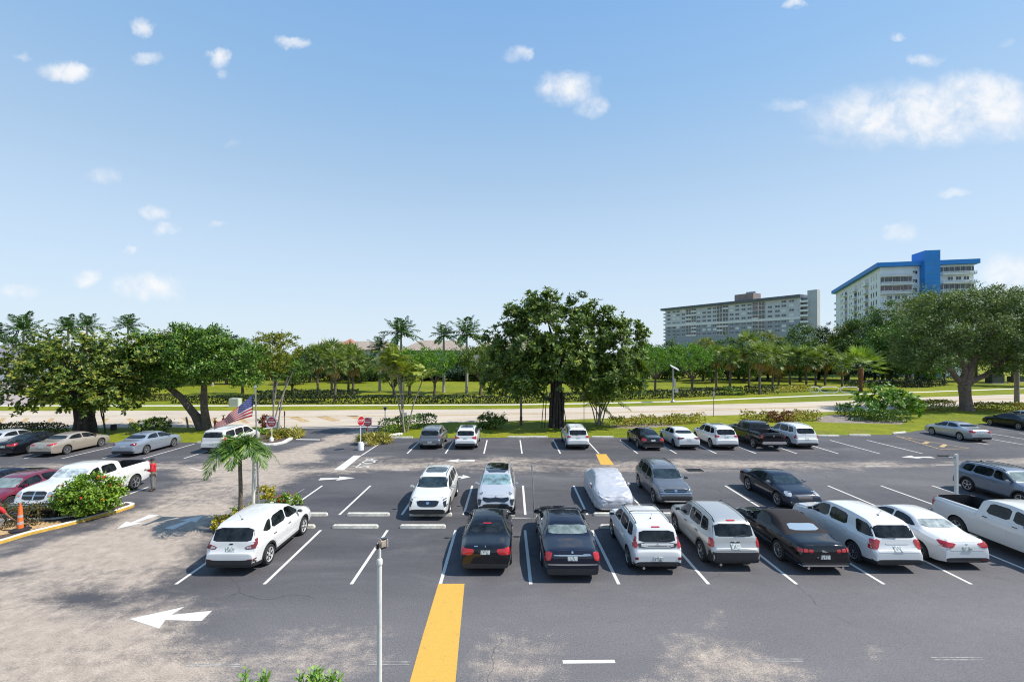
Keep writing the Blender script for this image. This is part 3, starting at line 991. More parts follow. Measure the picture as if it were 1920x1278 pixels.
WEAR_TONES = [   # photo-read outline of each worn, sealed or simply darker patch, strength, softness in metres
    ([(0, 1030), (60, 1010), (130, 992), (250, 958), (300, 925), (330, 905), (330, 880), (380, 866), (470, 848), (560, 833), (600, 820), (640, 810), (690, 806), (668, 838), (640, 852), (565, 900), (520, 922), (450, 940), (415, 985), (400, 1000), (360, 1050), (300, 1110), (400, 1150), (470, 1190), (420, 1400), (-500, 1400), (-500, 1100)], .92, 1.5),
    ([(-300, 870), (200, 866), (360, 862), (360, 882), (-300, 888)], .55, 1.0),
    ([(480, 905), (600, 870), (680, 856), (800, 855), (1200, 860), (1500, 862), (1700, 866), (2100, 846), (2100, 868), (1750, 878), (1400, 884), (1100, 888), (900, 884), (700, 886), (620, 898)], .62, 1.3),
    ([(430, 1300), (480, 1190), (600, 1160), (740, 1170), (780, 1300)], .58, 1.2),
    ([(855, 1300), (870, 1200), (960, 1175), (1060, 1205), (1110, 1300)], .66, 1.0),
    ([(1150, 1300), (1270, 1190), (1330, 1180), (1420, 1205), (1480, 1235), (1580, 1300)], .70, 1.0),
    ([(1316, 1128), (1340, 1130), (1452, 1188), (1440, 1197), (1380, 1178)], .75, .4),
    ([(1606, 1195), (1640, 1198), (1672, 1222), (1650, 1230)], .75, .35),
    ([(1760, 1250), (1860, 1238), (1890, 1262), (1800, 1290)], .34, .7),
    ([(1690, 870), (1920, 850), (2000, 880), (1800, 885)], .30, 1.0),
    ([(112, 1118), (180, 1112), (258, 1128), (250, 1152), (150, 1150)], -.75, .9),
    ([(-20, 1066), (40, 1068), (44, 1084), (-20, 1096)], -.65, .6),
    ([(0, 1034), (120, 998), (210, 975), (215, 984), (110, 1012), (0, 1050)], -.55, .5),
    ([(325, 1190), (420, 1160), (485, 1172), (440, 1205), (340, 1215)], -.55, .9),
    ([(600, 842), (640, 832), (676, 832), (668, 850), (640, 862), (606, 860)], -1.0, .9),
    ([(548, 806), (590, 812), (592, 826), (556, 838), (520, 846)], -.9, 1.2),  # darkens the asphalt beside the left sign island
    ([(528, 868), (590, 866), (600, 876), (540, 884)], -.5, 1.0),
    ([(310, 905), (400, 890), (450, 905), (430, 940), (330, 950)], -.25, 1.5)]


def wear_tone(co):
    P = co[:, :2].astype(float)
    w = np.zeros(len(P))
    for poly, s, soft in WEAR_TONES:
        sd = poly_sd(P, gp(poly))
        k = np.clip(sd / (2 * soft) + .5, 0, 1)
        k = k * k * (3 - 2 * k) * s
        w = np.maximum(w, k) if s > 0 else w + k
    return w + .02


def fade(co):
    """the seal coat has gone grey where cars turn, nearest the building"""
    P = co[:, :2].astype(float)
    w = np.zeros(len(P))
    for poly, s, soft in (([(380, 1150), (560, 1120), (860, 1110), (1200, 1092), (1920, 1075), (2300, 1080), (2300, 1400), (300, 1400)], .85, 2.2), ([(600, 905), (1000, 895), (1500, 880), (1960, 872), (1960, 905), (1500, 915), (1050, 908)], .5, 2.5)):
        k = np.clip(poly_sd(P, gp(poly)) / (2 * soft) + .5, 0, 1)
        w = np.maximum(w, k * k * (3 - 2 * k) * s)
    return w


lot_edge = gp([(-420, 826), (0, 829), (375, 829), (455, 832), (476, 830), (500, 836), (545, 826), (556, 815), (546, 803), (540, 800)]) + \
    gp([(540, 796), (620, 794), (722, 794), (712, 806), (690, 818), (690, 828), (720, 825), (735, 821), (960, 820), (1200, 820), (1450, 817.5), (1560, 815.5), (1668, 814.5), (1704, 810), (1745, 803), (1850, 793), (1920, 784.5), (2200, 762)])
lot_edge += [(130, 0), (110, -30), (-60, -30), (-90, 0)]
lot = struct(sheet(lot_edge, .004, ASPHALT, 'parking_lot', .8, wear_tone))

road_pts = gp([(-700, 806), (0, 803), (300, 801.5), (480, 800), (545, 801), (620, 799), (720, 797), (800, 793), (960, 789), (1090, 785.5), (1220, 782), (1440, 776), (1560, 771.5), (1783, 762), (1920, 755.5), (2200, 744)]) + \
    gp([(2200, 729), (1920, 738.5), (1729, 744.7), (1564, 751.5), (1440, 755.5), (1200, 761), (960, 766.5), (480, 769.5), (0, 770), (-700, 771)])
struct(sheet(road_pts, .008, ROAD, 'road'))
walk_mid = gp([(-700, 761.5), (0, 760.5), (480, 760.5), (960, 758.5), (1120, 756), (1280, 752.3), (1533, 741.5), (1740, 734.5), (1920, 728), (2200, 720)])
wk = MB()
vs = []
for x, y in walk_mid: vs += [(x, y - .55, .012), (x, y + .75, .012)]
wk.add(vs, [(2 * i, 2 * i + 2, 2 * i + 3, 2 * i + 1) for i in range(len(walk_mid) - 1)])
struct(wk.build('pavement', CONC, smooth=False))
drive = gp([(-60, 742), (20, 738), (110, 752), (90, 757), (-60, 764)])
struct(sheet(drive, .010, mat('side_drive_paving', (.34, .28, .26), .9, noise_amt=.2), 'side_path'))
drive2 = gp([(-80, 716), (30, 712), (62, 722), (20, 733), (-80, 740)])
struct(sheet(drive2, .010, MATS['side_drive_paving'], 'side_path'))
dirt = gp([(1530, 782), (1562, 777), (1600, 778), (1640, 787), (1700, 788), (1690, 795), (1560, 792), (1528, 790)])
struct(sheet(dirt, .003, BAREDIRT, 'bare_dirt'))
dirt2 = gp([(1140, 797), (1240, 793), (1262, 798), (1200, 803), (1150, 802)])
struct(sheet(dirt2, .003, BAREDIRT, 'bare_dirt'))

# yellow hatching on the road, seen from the left edge of the picture to the entrance
for k, (x, y) in enumerate([(3, 787), (46, 787.5), (94, 787.5), (144, 787.5), (196, 788), (248, 788), (300, 788), (352, 787.5), (404, 788), (458, 788.5), (505, 786)]):
    p = gp([(x - 8, y + 4), (x + 2, y + 4), (x + 10, y - 4), (x, y - 4)]) if x < 230 else gp([(x - 12, y - 4), (x - 2, y - 4), (x + 10, y + 4.5), (x - 2, y + 4.5)])
    struct(sheet(p, .013, YELROAD, 'road_marking'))
for p in ([(540, 782), (560, 781), (582, 790), (566, 791)], [(592, 781), (612, 780), (640, 788), (622, 790)], [(650, 780), (668, 779), (690, 786), (676, 788)],
          [(500, 781.5), (700, 779), (900, 777), (1140, 773), (1440, 764.5), (1600, 759), (1600, 760.3), (1440, 766), (1140, 774.3), (900, 778.2), (700, 780), (500, 782.3)],
          [(1700, 753.5), (1800, 750), (1920, 746), (1920, 747.3), (1800, 751.6), (1700, 755)]):
    struct(sheet(gp(p), .013, YELROAD, 'road_marking'))
struct(sheet(gp([(555, 801.6), (640, 800.6), (720, 799.6), (720, 800.5), (640, 801.5), (555, 802.5)]), .013, LINE, 'road_marking'))
struct(sheet(gp([(555, 822.7), (600, 823.4), (600, 824.8), (555, 824)]), .013, LINE, 'road_marking'))


def stripe(x0, y0, x1, y1, w=.11, m=LINE, name='stall_line'):
    """a painted line between two ground points"""
    d = Vector((x1 - x0, y1 - y0)).normalized()
    n = Vector((-d.y, d.x)) * w / 2
    p = [(x0 + n.x, y0 + n.y), (x0 - n.x, y0 - n.y), (x1 - n.x, y1 - n.y), (x1 + n.x, y1 + n.y)]
    return sheet(p, .008, m, name, parent=lot)


for x in (-10.95, -8.08, -5.25, -2.36, .58, 3.44, 6.36, 9.22, 12.06, 14.9, 17.8, 20.7): stripe(x + .03, 14.9, x - .03, 19.45)
for x in (-10.75, -8.02, -5.12, -2.25, .62, 3.5, 6.3, 9.2, 12.08, 15.0, 17.9, 20.9, 23.8, 26.7): stripe(x, 21.3, x, 26.0)
for x in (-7.84, -4.98, -2.1, .75, 3.62, 6.5, 9.4, 12.3, 15.28, 18.25, 21.3, 24.4, 27.5, 30.7): stripe(x, 34.3, x - .05, 39.6)
for x in (-40.6, -37.7, -34.8, -32.1, -29.2, -26.3, -23.4): stripe(x, 32.7, x, 38.0)
for x in (-26.2, -23.3, -20.4): stripe(x, 20.4, x, 25.7)
for x in (39.1, 42.0, 44.9, 47.8): stripe(x, 37.6, x - .2, 43.0)
stripe(-11.05, 33.7, -11.0, 38.0)
tri = gp([(1680, 817), (1818, 840.5), (1762, 841.5)])
for a, b in ((0, 1), (1, 2), (2, 0)): stripe(*tri[a], *tri[b], .10, YELROAD)
for a, b in (((1709, 822), (1702, 820)), ((1740, 828), (1733, 831.5)), ((1772, 833), (1765, 838))): stripe(*G(*a)[:2], *G(*b)[:2], .30, YELROAD)
for a, b in (((734, 880.3), (768, 880.6)), ((1623, 873.4), (1668, 873)), ((1754, 871.3), (1787, 871)), ((355, 876), (378, 882)), ((384, 883), (410, 879))): stripe(*G(*a)[:2], *G(*b)[:2], .09)
stripe(*G(1055, 1240.5)[:2], *G(1153, 1239.5)[:2], .12)
for y0, xs in ((1245, (350, 450)), (1249, (348, 450)), (1240.5, (700, 770)), (1245.5, (690, 768)), (1235, (1403, 1505)), (1239, (1408, 1505)), (1232, (1745, 1843)), (1236.5, (1752, 1843))):
    stripe(*G(xs[0], y0)[:2], *G(xs[1], y0)[:2], .035, LINEOLD, 'faded_line')
stripe(*G(548, 930)[:2], *G(571, 916)[:2], .05, LINEOLD, 'faded_line')


def flat(pts, m, name): return sheet(gp(pts), .009, m, name, parent=lot)


flat([(822, 1094), (871, 1094), (862, 1190), (852, 1300), (846, 1420), (730, 1420), (762, 1300), (793, 1190)], YELLOW, 'yellow_strip')
flat([(1117, 851), (1136.5, 851), (1151.5, 871.5), (1126.5, 871)], YELLOW, 'yellow_strip')
flat([(626, 881), (644.5, 881), (678, 853.7), (663.5, 853.5)], LINE, 'stop_bar')


def arrow(tail, head, w=.34, hw=.52, hl=.42):
    """a one-way arrow from TAIL to HEAD, both read off the photo"""
    a, b = G(*tail).xy, G(*head).xy
    d = (b - a); L = d.length; d.normalize()
    n = Vector((-d.y, d.x))
    h = b - d * (L * hl)
    P = [a + n * w * .62, h + n * w * .30, h - d * L * .05 + n * hw, b, h - d * L * .05 - n * hw, h - n * w * .30, a - n * w * .62]
    # the shaft flares towards the tail like the stencil in the photo
    return sheet([tuple(p) for p in P], .0085, LINE, 'direction_arrow', parent=lot)


arrow((388, 1154), (243, 1160), .42, .54, .5)
arrow((289, 965), (219, 991), .40, .46, .42)
arrow((316, 991), (381, 966), .40, .46, .42)
arrow((599, 898), (665.6, 895.6), .38, .46, .45)
arrow((890, 863), (835, 863.5), .40, .48, .42)
arrow((846, 893.5), (882, 894), .40, .48, .42)
arrow((1749, 857), (1690, 856.5), .40, .5, .45)
fc = bpy.data.curves.new('stop_letters', 'FONT')
fc.body = 'STOP'
fc.size = 1.0
fo_ = bpy.data.objects.new('stop_letters', fc)
COL.objects.link(fo_)
dg0 = bpy.context.evaluated_depsgraph_get(); dg0.update()
tm = bpy.data.meshes.new_from_object(fo_.evaluated_get(dg0))
bpy.data.objects.remove(fo_, do_unlink=True)
tm.name = 'stop_letters'
tm.materials.clear(); tm.materials.append(LINE)
xs = [v.co.x for v in tm.vertices]; ys = [v.co.y for v in tm.vertices]
for v in tm.vertices:
    a = (v.co.x - min(xs)) / (max(xs) - min(xs)); b = (v.co.y - min(ys)) / (max(ys) - min(ys))
    # the word reads for a driver going left: it runs away from the camera, letter tops to the left
    v.co = (-9.42 - b * .92, 30.1 + a * 2.55, .009)
link_mesh('stop_letters', tm, lot)


# ------------------------------------------------------------------ plants
LEAF_GAIN = 1.30


def leaf_mat(name, stops, rough=.42, trans=.22, spec=.45):
    m = bpy.data.materials.new(name)
    m.use_nodes = True
    t = m.node_tree
    N = NT(t)
    b = t.nodes['Principled BSDF']
    geo = N.n('ShaderNodeNewGeometry')
    tc = N.n('ShaderNodeTexCoord').outputs['Object']
    f = N.math('MULTIPLY_ADD', geo.outputs['Random Per Island'], .62, N.math('MULTIPLY', N.noise(tc, .55, 3, .6), .42))
    c = N.ramp(f, [(q, tuple(min(.6, x * LEAF_GAIN) for x in k)) for q, k in stops])
    N.link(c, b.inputs['Base Color'])
    b.inputs['Roughness'].default_value = max(.46, rough + .1)
    b.inputs['Specular IOR Level'].default_value = spec * .8
    tr = N.n('ShaderNodeBsdfTranslucent')
    N.link(N.mix(1.0, c, (1.35, 1.5, .55), 'MULTIPLY'), tr.inputs['Color'])
    mx = N.n('ShaderNodeMixShader')
    mx.inputs[0].default_value = trans
    N.link(b.outputs[0], mx.inputs[1]); N.link(tr.outputs[0], mx.inputs[2])
    N.link(mx.outputs[0], t.nodes['Material Output'].inputs['Surface'])
    return m


LM = dict(
    rubber=leaf_mat('rubber_tree_leaf', [(.15, (.018, .038, .010)), (.42, (.048, .092, .014)), (.64, (.13, .18, .020)), (.80, (.27, .25, .04)), (.93, (.32, .19, .06))], .30),
    ficus=leaf_mat('ficus_leaf', [(.15, (.016, .042, .010)), (.45, (.044, .10, .013)), (.7, (.11, .20, .020)), (.92, (.21, .28, .04))], .34),
    magnolia=leaf_mat('glossy_broad_leaf', [(.15, (.018, .040, .012)), (.42, (.050, .092, .018)), (.68, (.115, .17, .022)), (.86, (.22, .26, .04)), (.95, (.16, .11, .05))], .26),
    oak=leaf_mat('live_oak_leaf', [(.15, (.030, .052, .016)), (.5, (.078, .118, .030)), (.75, (.145, .19, .055)), (.95, (.23, .26, .11))], .5, .2),
    clusia=leaf_mat('upright_bright_leaf', [(.15, (.022, .055, .010)), (.45, (.066, .155, .014)), (.75, (.13, .25, .020)), (.95, (.21, .32, .03))], .38),
    grove=leaf_mat('grove_leaf', [(.15, (.018, .040, .012)), (.45, (.042, .085, .018)), (.75, (.085, .145, .024)), (.95, (.14, .18, .035))], .45),
    yellowg=leaf_mat('yellow_green_leaf', [(.15, (.045, .070, .010)), (.45, (.12, .15, .014)), (.75, (.20, .20, .020)), (.95, (.25, .17, .03))], .45),
    russet=leaf_mat('russet_leaf', [(.15, (.05, .06, .012)), (.45, (.11, .11, .016)), (.75, (.17, .13, .02)), (.95, (.20, .10, .03))], .5),
    darkg=leaf_mat('dark_conifer_leaf', [(.15, (.008, .022, .012)), (.5, (.018, .042, .020)), (.9, (.035, .065, .028))], .5, .15),
    royal=leaf_mat('royal_palm_leaflet', [(.15, (.016, .042, .016)), (.5, (.040, .085, .024)), (.8, (.075, .135, .035)), (.97, (.14, .16, .06))], .36),
    sabal=leaf_mat('fan_palm_blade', [(.15, (.040, .065, .018)), (.5, (.105, .15, .034)), (.8, (.20, .24, .060)), (.97, (.30, .28, .11))], .42),
    golden=leaf_mat('dry_golden_frond', [(.15, (.11, .08, .03)), (.5, (.24, .16, .055)), (.9, (.36, .26, .10))], .6),
    areca=leaf_mat('areca_palm_leaflet', [(.15, (.06, .10, .012)), (.45, (.15, .20, .02)), (.75, (.26, .27, .03)), (.95, (.36, .27, .05))], .38),
    arecag=leaf_mat('green_areca_leaflet', [(.15, (.04, .07, .015)), (.45, (.09, .13, .022)), (.75, (.16, .19, .035)), (.95, (.26, .24, .06))], .38),
    foxtail=leaf_mat('christmas_palm_leaflet', [(.15, (.018, .045, .010)), (.45, (.050, .11, .016)), (.75, (.12, .20, .028)), (.95, (.24, .28, .06))], .32),
    washing=leaf_mat('bright_fan_blade', [(.15, (.06, .10, .015)), (.5, (.14, .21, .03)), (.85, (.22, .29, .06)), (.97, (.32, .33, .12))], .4),
    scheff=leaf_mat('schefflera_leaf', [(.15, (.03, .075, .012)), (.45, (.075, .165, .018)), (.75, (.135, .245, .026)), (.95, (.20, .30, .04))], .34),
    hedge=leaf_mat('clipped_hedge_leaf', [(.15, (.020, .050, .010)), (.45, (.045, .10, .014)), (.75, (.085, .15, .020)), (.95, (.15, .18, .03))], .42),
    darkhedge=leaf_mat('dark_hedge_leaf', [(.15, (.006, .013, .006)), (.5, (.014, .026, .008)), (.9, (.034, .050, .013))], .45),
    redhedge=leaf_mat('red_tinged_hedge_leaf', [(.15, (.020, .030, .012)), (.45, (.05, .06, .018)), (.7, (.10, .085, .025)), (.92, (.16, .05, .03))], .42),
    croton=leaf_mat('croton_leaf', [(.15, (.06, .08, .015)), (.42, (.16, .17, .025)), (.66, (.32, .28, .035)), (.90, (.30, .10, .03))], .38),
    crotonred=leaf_mat('dark_red_croton_leaf', [(.15, (.05, .015, .015)), (.5, (.12, .035, .025)), (.85, (.22, .09, .03))], .38),
    ixora=leaf_mat('shiny_shrub_leaf', [(.15, (.035, .075, .010)), (.42, (.085, .165, .014)), (.72, (.17, .26, .022)), (.95, (.26, .33, .04))], .28),
    bromel=leaf_mat('bromeliad_blade', [(.15, (.08, .10, .02)), (.45, (.20, .20, .03)), (.75, (.34, .28, .06)), (.95, (.36, .14, .05))], .36),
    flower=leaf_mat('orange_flower_petal', [(.15, (.55, .10, .02)), (.6, (.62, .22, .03)), (.95, (.60, .33, .06))], .5),
    redflower=leaf_mat('red_flower_petal', [(.15, (.45, .02, .02)), (.9, (.60, .05, .03))], .5),
    yelleaf=leaf_mat('yellow_variegated_leaf', [(.15, (.10, .12, .02)), (.4, (.25, .24, .025)), (.7, (.45, .36, .04)), (.95, (.52, .26, .03))], .4),
    sprig=leaf_mat('fresh_sprig_leaf', [(.15, (.05, .12, .012)), (.5, (.11, .22, .02)), (.9, (.20, .32, .04))], .32),
)
BARK = mat('grey_brown_bark', (.105, .078, .058), .95, noise_amt=.5, noise_scale=5, bump=.9, bump_scale=12)
BARKDK = mat('dark_banyan_bark', (.048, .038, .034), .95, noise_amt=.6, noise_scale=4, bump=1.0, bump_scale=9)
BARKOAK = mat('oak_bark', (.17, .125, .10), .95, noise_amt=.45, noise_scale=4, bump=.9, bump_scale=9)
PALMTR = mat('palm_trunk', (.13, .105, .08), .95, noise_amt=.4, noise_scale=7, bump=.8, bump_scale=14)
ROYALTR = mat('pale_royal_palm_trunk', (.33, .30, .27), .9, noise_amt=.3, noise_scale=4, bump=.5)
STEM = mat('pale_grey_stem', (.30, .25, .20), .85, noise_amt=.35, noise_scale=6)
BOOT = mat('rust_brown_palm_boots', (.20, .085, .04), .95, noise_amt=.5, noise_scale=10, bump=1, bump_scale=16)


def quads(C, D, Nn, ln, wd, fold=.12):
    """leaf-shaped quads: centres, axis directions, normals, lengths, widths"""
    D = D / (np.linalg.norm(D, axis=1, keepdims=True) + 1e-9)
    S = np.cross(Nn, D)
    S /= (np.linalg.norm(S, axis=1, keepdims=True) + 1e-9)
    U = np.cross(D, S)
    ln, wd = ln[:, None], wd[:, None]
    a = C - D * ln * .5
    b = C + S * wd * .5 + U * wd * fold + D * ln * .05
    c = C + D * ln * .5
    d = C - S * wd * .5 + U * wd * fold + D * ln * .05
    return np.stack([a, b, c, d], 1).reshape(-1, 3)


def quad_mesh(name, V, m):
    me = bpy.data.meshes.new(name)
    n = len(V) // 4
    me.vertices.add(len(V)); me.loops.add(len(V)); me.polygons.add(n)
    me.vertices.foreach_set('co', V.astype(np.float32).ravel())
    me.loops.foreach_set('vertex_index', np.arange(len(V), dtype=np.int32))
    me.polygons.foreach_set('loop_start', np.arange(0, len(V), 4, dtype=np.int32))
    me.polygons.foreach_set('loop_total', np.full(n, 4, dtype=np.int32))
    me.materials.append(m)
    me.update(calc_edges=True)
    me.validate()
    return me


def unit(rng, n):
    v = rng.normal(size=(n, 3))
    return v / np.linalg.norm(v, axis=1, keepdims=True)


def crown_verts(seed, blobs, n, ln, wd, clump=.7, nclump=None, up=.5, rosette=0, fill=.55, droop=0.0):
    """leaves in clumps spread through a union of ellipsoids (x, y, z, rx, ry, rz)"""
    rng = np.random.default_rng(seed)
    B = np.array(blobs, float)
    area = (B[:, 3] * B[:, 4] + B[:, 4] * B[:, 5] + B[:, 3] * B[:, 5])
    nc = nclump or max(20, int(n / 34))
    bi = rng.choice(len(B), nc, p=area / area.sum())
    d = unit(rng, nc)
    rad = fill + (1 - fill) * rng.random(nc) ** .5
    rad = np.where(rng.random(nc) < .16, 1.0 + .20 * rng.random(nc), rad)      # shoots that break the outline
    cc = B[bi, :3] + d * B[bi, 3:] * rad[:, None]
    # drop clumps buried deep inside another blob
    q = ((cc[:, None, :] - B[None, :, :3]) / B[None, :, 3:])
    r = np.linalg.norm(q, axis=2).min(1)
    keep = r > fill * .78
    cc, d = cc[keep], d[keep]
    nc = len(cc)
    size = rng.uniform(.65, 1.3, nc)
    if rosette:
        per = max(1, int(n / (nc * rosette)))
        cen = np.repeat(cc, per, 0) + rng.normal(size=(nc * per, 3)) * clump * .42 * np.repeat(size, per)[:, None]
        ax = np.repeat(d, per, 0) * .8 + np.array([0, 0, .75]) + unit(rng, nc * per) * .45
        ax /= np.linalg.norm(ax, axis=1, keepdims=True)
        C = np.repeat(cen, rosette, 0)
        A = np.repeat(ax, rosette, 0)
        rnd = unit(rng, len(C))
        lat = rnd - A * (rnd * A).sum(1, keepdims=True)
        lat /= np.linalg.norm(lat, axis=1, keepdims=True) + 1e-9
        D = lat * 1.0 + A * rng.uniform(.1, .9, (len(C), 1)) - np.array([0, 0, droop])
        D /= np.linalg.norm(D, axis=1, keepdims=True)
        L = ln * rng.uniform(.7, 1.25, len(C))
        C = C + D * L[:, None] * .5
        Nn = A + unit(rng, len(C)) * .25
        return quads(C, D, Nn, L, wd * rng.uniform(.75, 1.2, len(C)))
    per = max(1, int(n / nc))
    C = np.repeat(cc, per, 0)
    dd = np.repeat(d, per, 0)
    g_ = rng.normal(size=C.shape)
    C = C + g_ * clump * .5 * np.repeat(size, per)[:, None] * np.array([1, 1, .75])
    Nn = dd * .7 + np.array([0, 0, up]) + unit(rng, len(C)) * .7
    rnd = unit(rng, len(C)) + dd * .5 - np.array([0, 0, droop])
    L = ln * rng.uniform(.65, 1.3, len(C))
    return quads(C, rnd, Nn, L, wd * rng.uniform(.7, 1.25, len(C)))


def feather_verts(seed, origin, fronds, leaflet, width, nl=26, droop=.35, plume=.5, bend=2.0):
    """palm fronds: (azimuth, elevation, length, sag) each with two rows of leaflets"""
    rng = np.random.default_rng(seed)
    C, D, Nn, L, W = [], [], [], [], []
    O = np.array(origin, float)
    for az, el, ln, sag in fronds:
        h = np.array([cos(az), sin(az), 0])
        side = np.array([-sin(az), cos(az), 0])
        ts = np.linspace(.10, 1, nl)
        p = lambda t: O + h * (ln * t * cos(el)) + np.array([0, 0, ln * (t * sin(el) - sag * t ** bend)])
        for t in ts:
            a, b = p(max(0, t - .02)), p(min(1.02, t + .02))
            tan = (b - a) / np.linalg.norm(b - a)
            upv = np.cross(side, tan) * -1
            if upv[2] < 0: upv = -upv
            ll = leaflet * (sin(pi * min(1, t * .86 + .12)) ** .6) * rng.uniform(.85, 1.15)
            for s in (1, -1):
                dr = tan * (.55 + .5 * t) + side * s * 1.0 + upv * (plume * rng.uniform(-.4, 1)) - np.array([0, 0, droop * rng.uniform(.6, 1.4)])
                dr /= np.linalg.norm(dr)
                C.append(p(t) + dr * ll * .5); D.append(dr); Nn.append(upv + tan * .2); L.append(ll); W.append(width)
        # the midrib as a chain of thin quads
        for i in range(6):
            a, b = p(i / 6), p((i + 1) / 6)
            C.append((a + b) / 2); D.append(b - a); Nn.append(np.array([0, 0, 1.])); L.append(np.linalg.norm(b - a) * 1.15); W.append(width * .8)
    return quads(np.array(C), np.array(D), np.array(Nn), np.array(L), np.array(W), .05)


def fan_verts(seed, origin, n, petiole, blade, nb=15, lo=-.9, hi=1.35, wid=.07, sag=.35):
    """fan palm leaves on petioles, thrown from a bud in all directions"""
    rng = np.random.default_rng(seed)
    O = np.array(origin, float)
    C, D, Nn, L, W = [], [], [], [], []
    for k in range(n):
        az = k * 2.39996 + rng.uniform(-.3, .3)
        el = lo + (hi - lo) * ((k + .5) / n)
        h = np.array([cos(az) * cos(el), sin(az) * cos(el), sin(el)])
        pl = petiole * rng.uniform(.8, 1.15)
        e = O + h * pl - np.array([0, 0, sag * .3 * pl])
        C.append((O + e) / 2); D.append(e - O); Nn.append(np.array([0, 0, 1.])); L.append(np.linalg.norm(e - O)); W.append(.045)
        side = np.cross(h, [0, 0, 1.]); side /= np.linalg.norm(side) + 1e-9
        nrm = np.cross(side, h)
        bl = blade * rng.uniform(.85, 1.15)
        for j in range(nb):
            a = -1.35 + 2.7 * j / (nb - 1)
            d = h * cos(a) + side * sin(a) + nrm * (-.12 * abs(a)) - np.array([0, 0, sag * rng.uniform(.4, 1.3)])
            d /= np.linalg.norm(d)
            ll = bl * (1 - .28 * abs(a) / 1.35)
            C.append(e + d * ll * .5); D.append(d); Nn.append(nrm); L.append(ll); W.append(wid * rng.uniform(.8, 1.2))
    return quads(np.array(C), np.array(D), np.array(Nn), np.array(L), np.array(W), .04)


def wobble(a, b, n, amt, rng):
    a, b = Vector(a), Vector(b)
    out = []
    for i in range(n + 1):
        t = i / n
        k = sin(pi * t) * amt
        out.append(a.lerp(b, t) + Vector((rng.uniform(-k, k), rng.uniform(-k, k), 0)))
    return out


def plant(name, label, cat, loc, trunk_mb, trunk_m, crowns, rz=0, group=None, tname='trunk', cname='crown'):
    t = thing(name, label, cat, loc, rz, group)
    if trunk_mb: trunk_mb.build(tname, trunk_m, t, angle=60)
    for c in crowns:
        nm, V, m = c if len(c) == 3 else (cname, *c)
        link_mesh(nm, quad_mesh(nm, V, m), t)
    return t


rg = random.Random(7)

# ---- the four big trees by the car park
def limbs(mb, base, fork, blobs, r0, r1, rng, n=6):
    mb.tube(wobble(base, fork, 4, .12, rng), [r0 * 1.35, r0 * 1.05, r0 * .95, r0 * .9, r0 * .85], 12)
    for bx in blobs:
        tgt = Vector(bx[:3]) - Vector((0, 0, bx[5] * .15))
        pts = wobble(fork, tgt, n, .45, rng)
        mb.tube(pts, [r1 * (1 - .8 * i / n) for i in range(n + 1)], 8)
        for k in range(3):
            s = pts[n // 2 + k % 2]
            e = Vector(bx[:3]) + Vector((rng.uniform(-1, 1) * bx[3] * .8, rng.uniform(-1, 1) * bx[4] * .8, rng.uniform(-.2, .8) * bx[5]))
            mb.tube(wobble(s, e, 4, .2, rng), [r1 * .4, r1 * .3, r1 * .2, r1 * .12, r1 * .06], 6)


p = G(158, 810)
S1 = p.y / F
def local(px, py, o, dy=0):
    """offset from a plant's base of what shows at a photo point, at the base's own distance (plus dy)"""
    d = o.y + dy
    return ((px - 960) / F * d - o.x, dy, CAMZ - (py - H0) / F * d)


bl = [(*local(95, 690, p, -.5), 3.6, 3.2, 2.3), (*local(170, 672, p, .5), 3.8, 3.6, 2.6), (*local(235, 690, p, .8), 3.0, 3.2, 2.5), (*local(55, 735, p, -.8), 2.6, 2.4, 1.4),
      (*local(150, 735, p, -1.6), 3.4, 2.4, 1.5), (*local(215, 732, p, -.4), 2.6, 2.8, 1.7), (*local(120, 650, p, .5), 2.6, 2.6, 1.6), (*local(285, 665, p, 1), 2.0, 2.4, 1.6)]
mb = MB()
for k in range(9):
    a = k * 2 * pi / 9
    top_ = Vector((cos(a) * .62, sin(a) * .5, 3.3))
    mb.tube([(cos(a) * .72, sin(a) * .6, -.05), (cos(a) * .55, sin(a) * .45, 1.1), (cos(a + .2) * .62, sin(a + .2) * .5, 2.3), top_], [.28, .26, .26, .24], 9)
mb.tube([(0, 0, 0), (0, 0, 3.4)], [.62, .6], 12)
for b in bl:
    pts = wobble((0, 0, 2.8), b[:3], 5, .4, rg)
    mb.tube(pts, [.34, .28, .22, .16, .1, .05], 8)
for dx, dy in ((1.5, -.3), (1.9, .1), (2.35, -.4)):   # hanging prop roots
    mb.tube(wobble((dx, dy, 0), (dx * .75, dy, 3.2), 4, .08, rg), [.07, .06, .06, .05, .05], 6)
plant('rubber_tree', 'wide low rubber tree with a thick fluted trunk at the far left', 'tree', p, mb, BARKDK,
      [(crown_verts(1, bl, 34000, .34, .155, .7, nclump=420, rosette=8, fill=.5, droop=.1), LM['rubber'])])

p = G(383, 805)
bl = [(*local(300, 665, p, .5), 3.1, 3.0, 2.1), (*local(365, 655, p, .8), 3.6, 3.4, 2.2), (*local(430, 672, p, 0), 2.8, 2.8, 2.2), (*local(380, 690, p, -.8), 3.0, 2.4, 1.5), (*local(320, 706, p, 0), 1.8, 2.0, 1.1),
      (*local(462, 700, p, -.3), 1.5, 1.8, 1.2), (*local(258, 682, p, .6), 1.6, 2.2, 1.5), (*local(405, 636, p, .5), 2.0, 2.4, 1.3)]
mb = MB()
f1 = local(382, 700, p); f2 = local(300, 712, p)
mb.tube(wobble((.25, 0, -.05), f1, 5, .1, rg), [.50, .38, .33, .30, .26, .2], 10)
mb.tube([(-.15, 0, -.05), local(366, 778, p), local(340, 745, p), f2], [.50, .38, .32, .24], 10)
mb.tube([(-.5, .1, -.05), (-.45, .1, 1.4), local(362, 770, p)], [.16, .14, .12], 7)
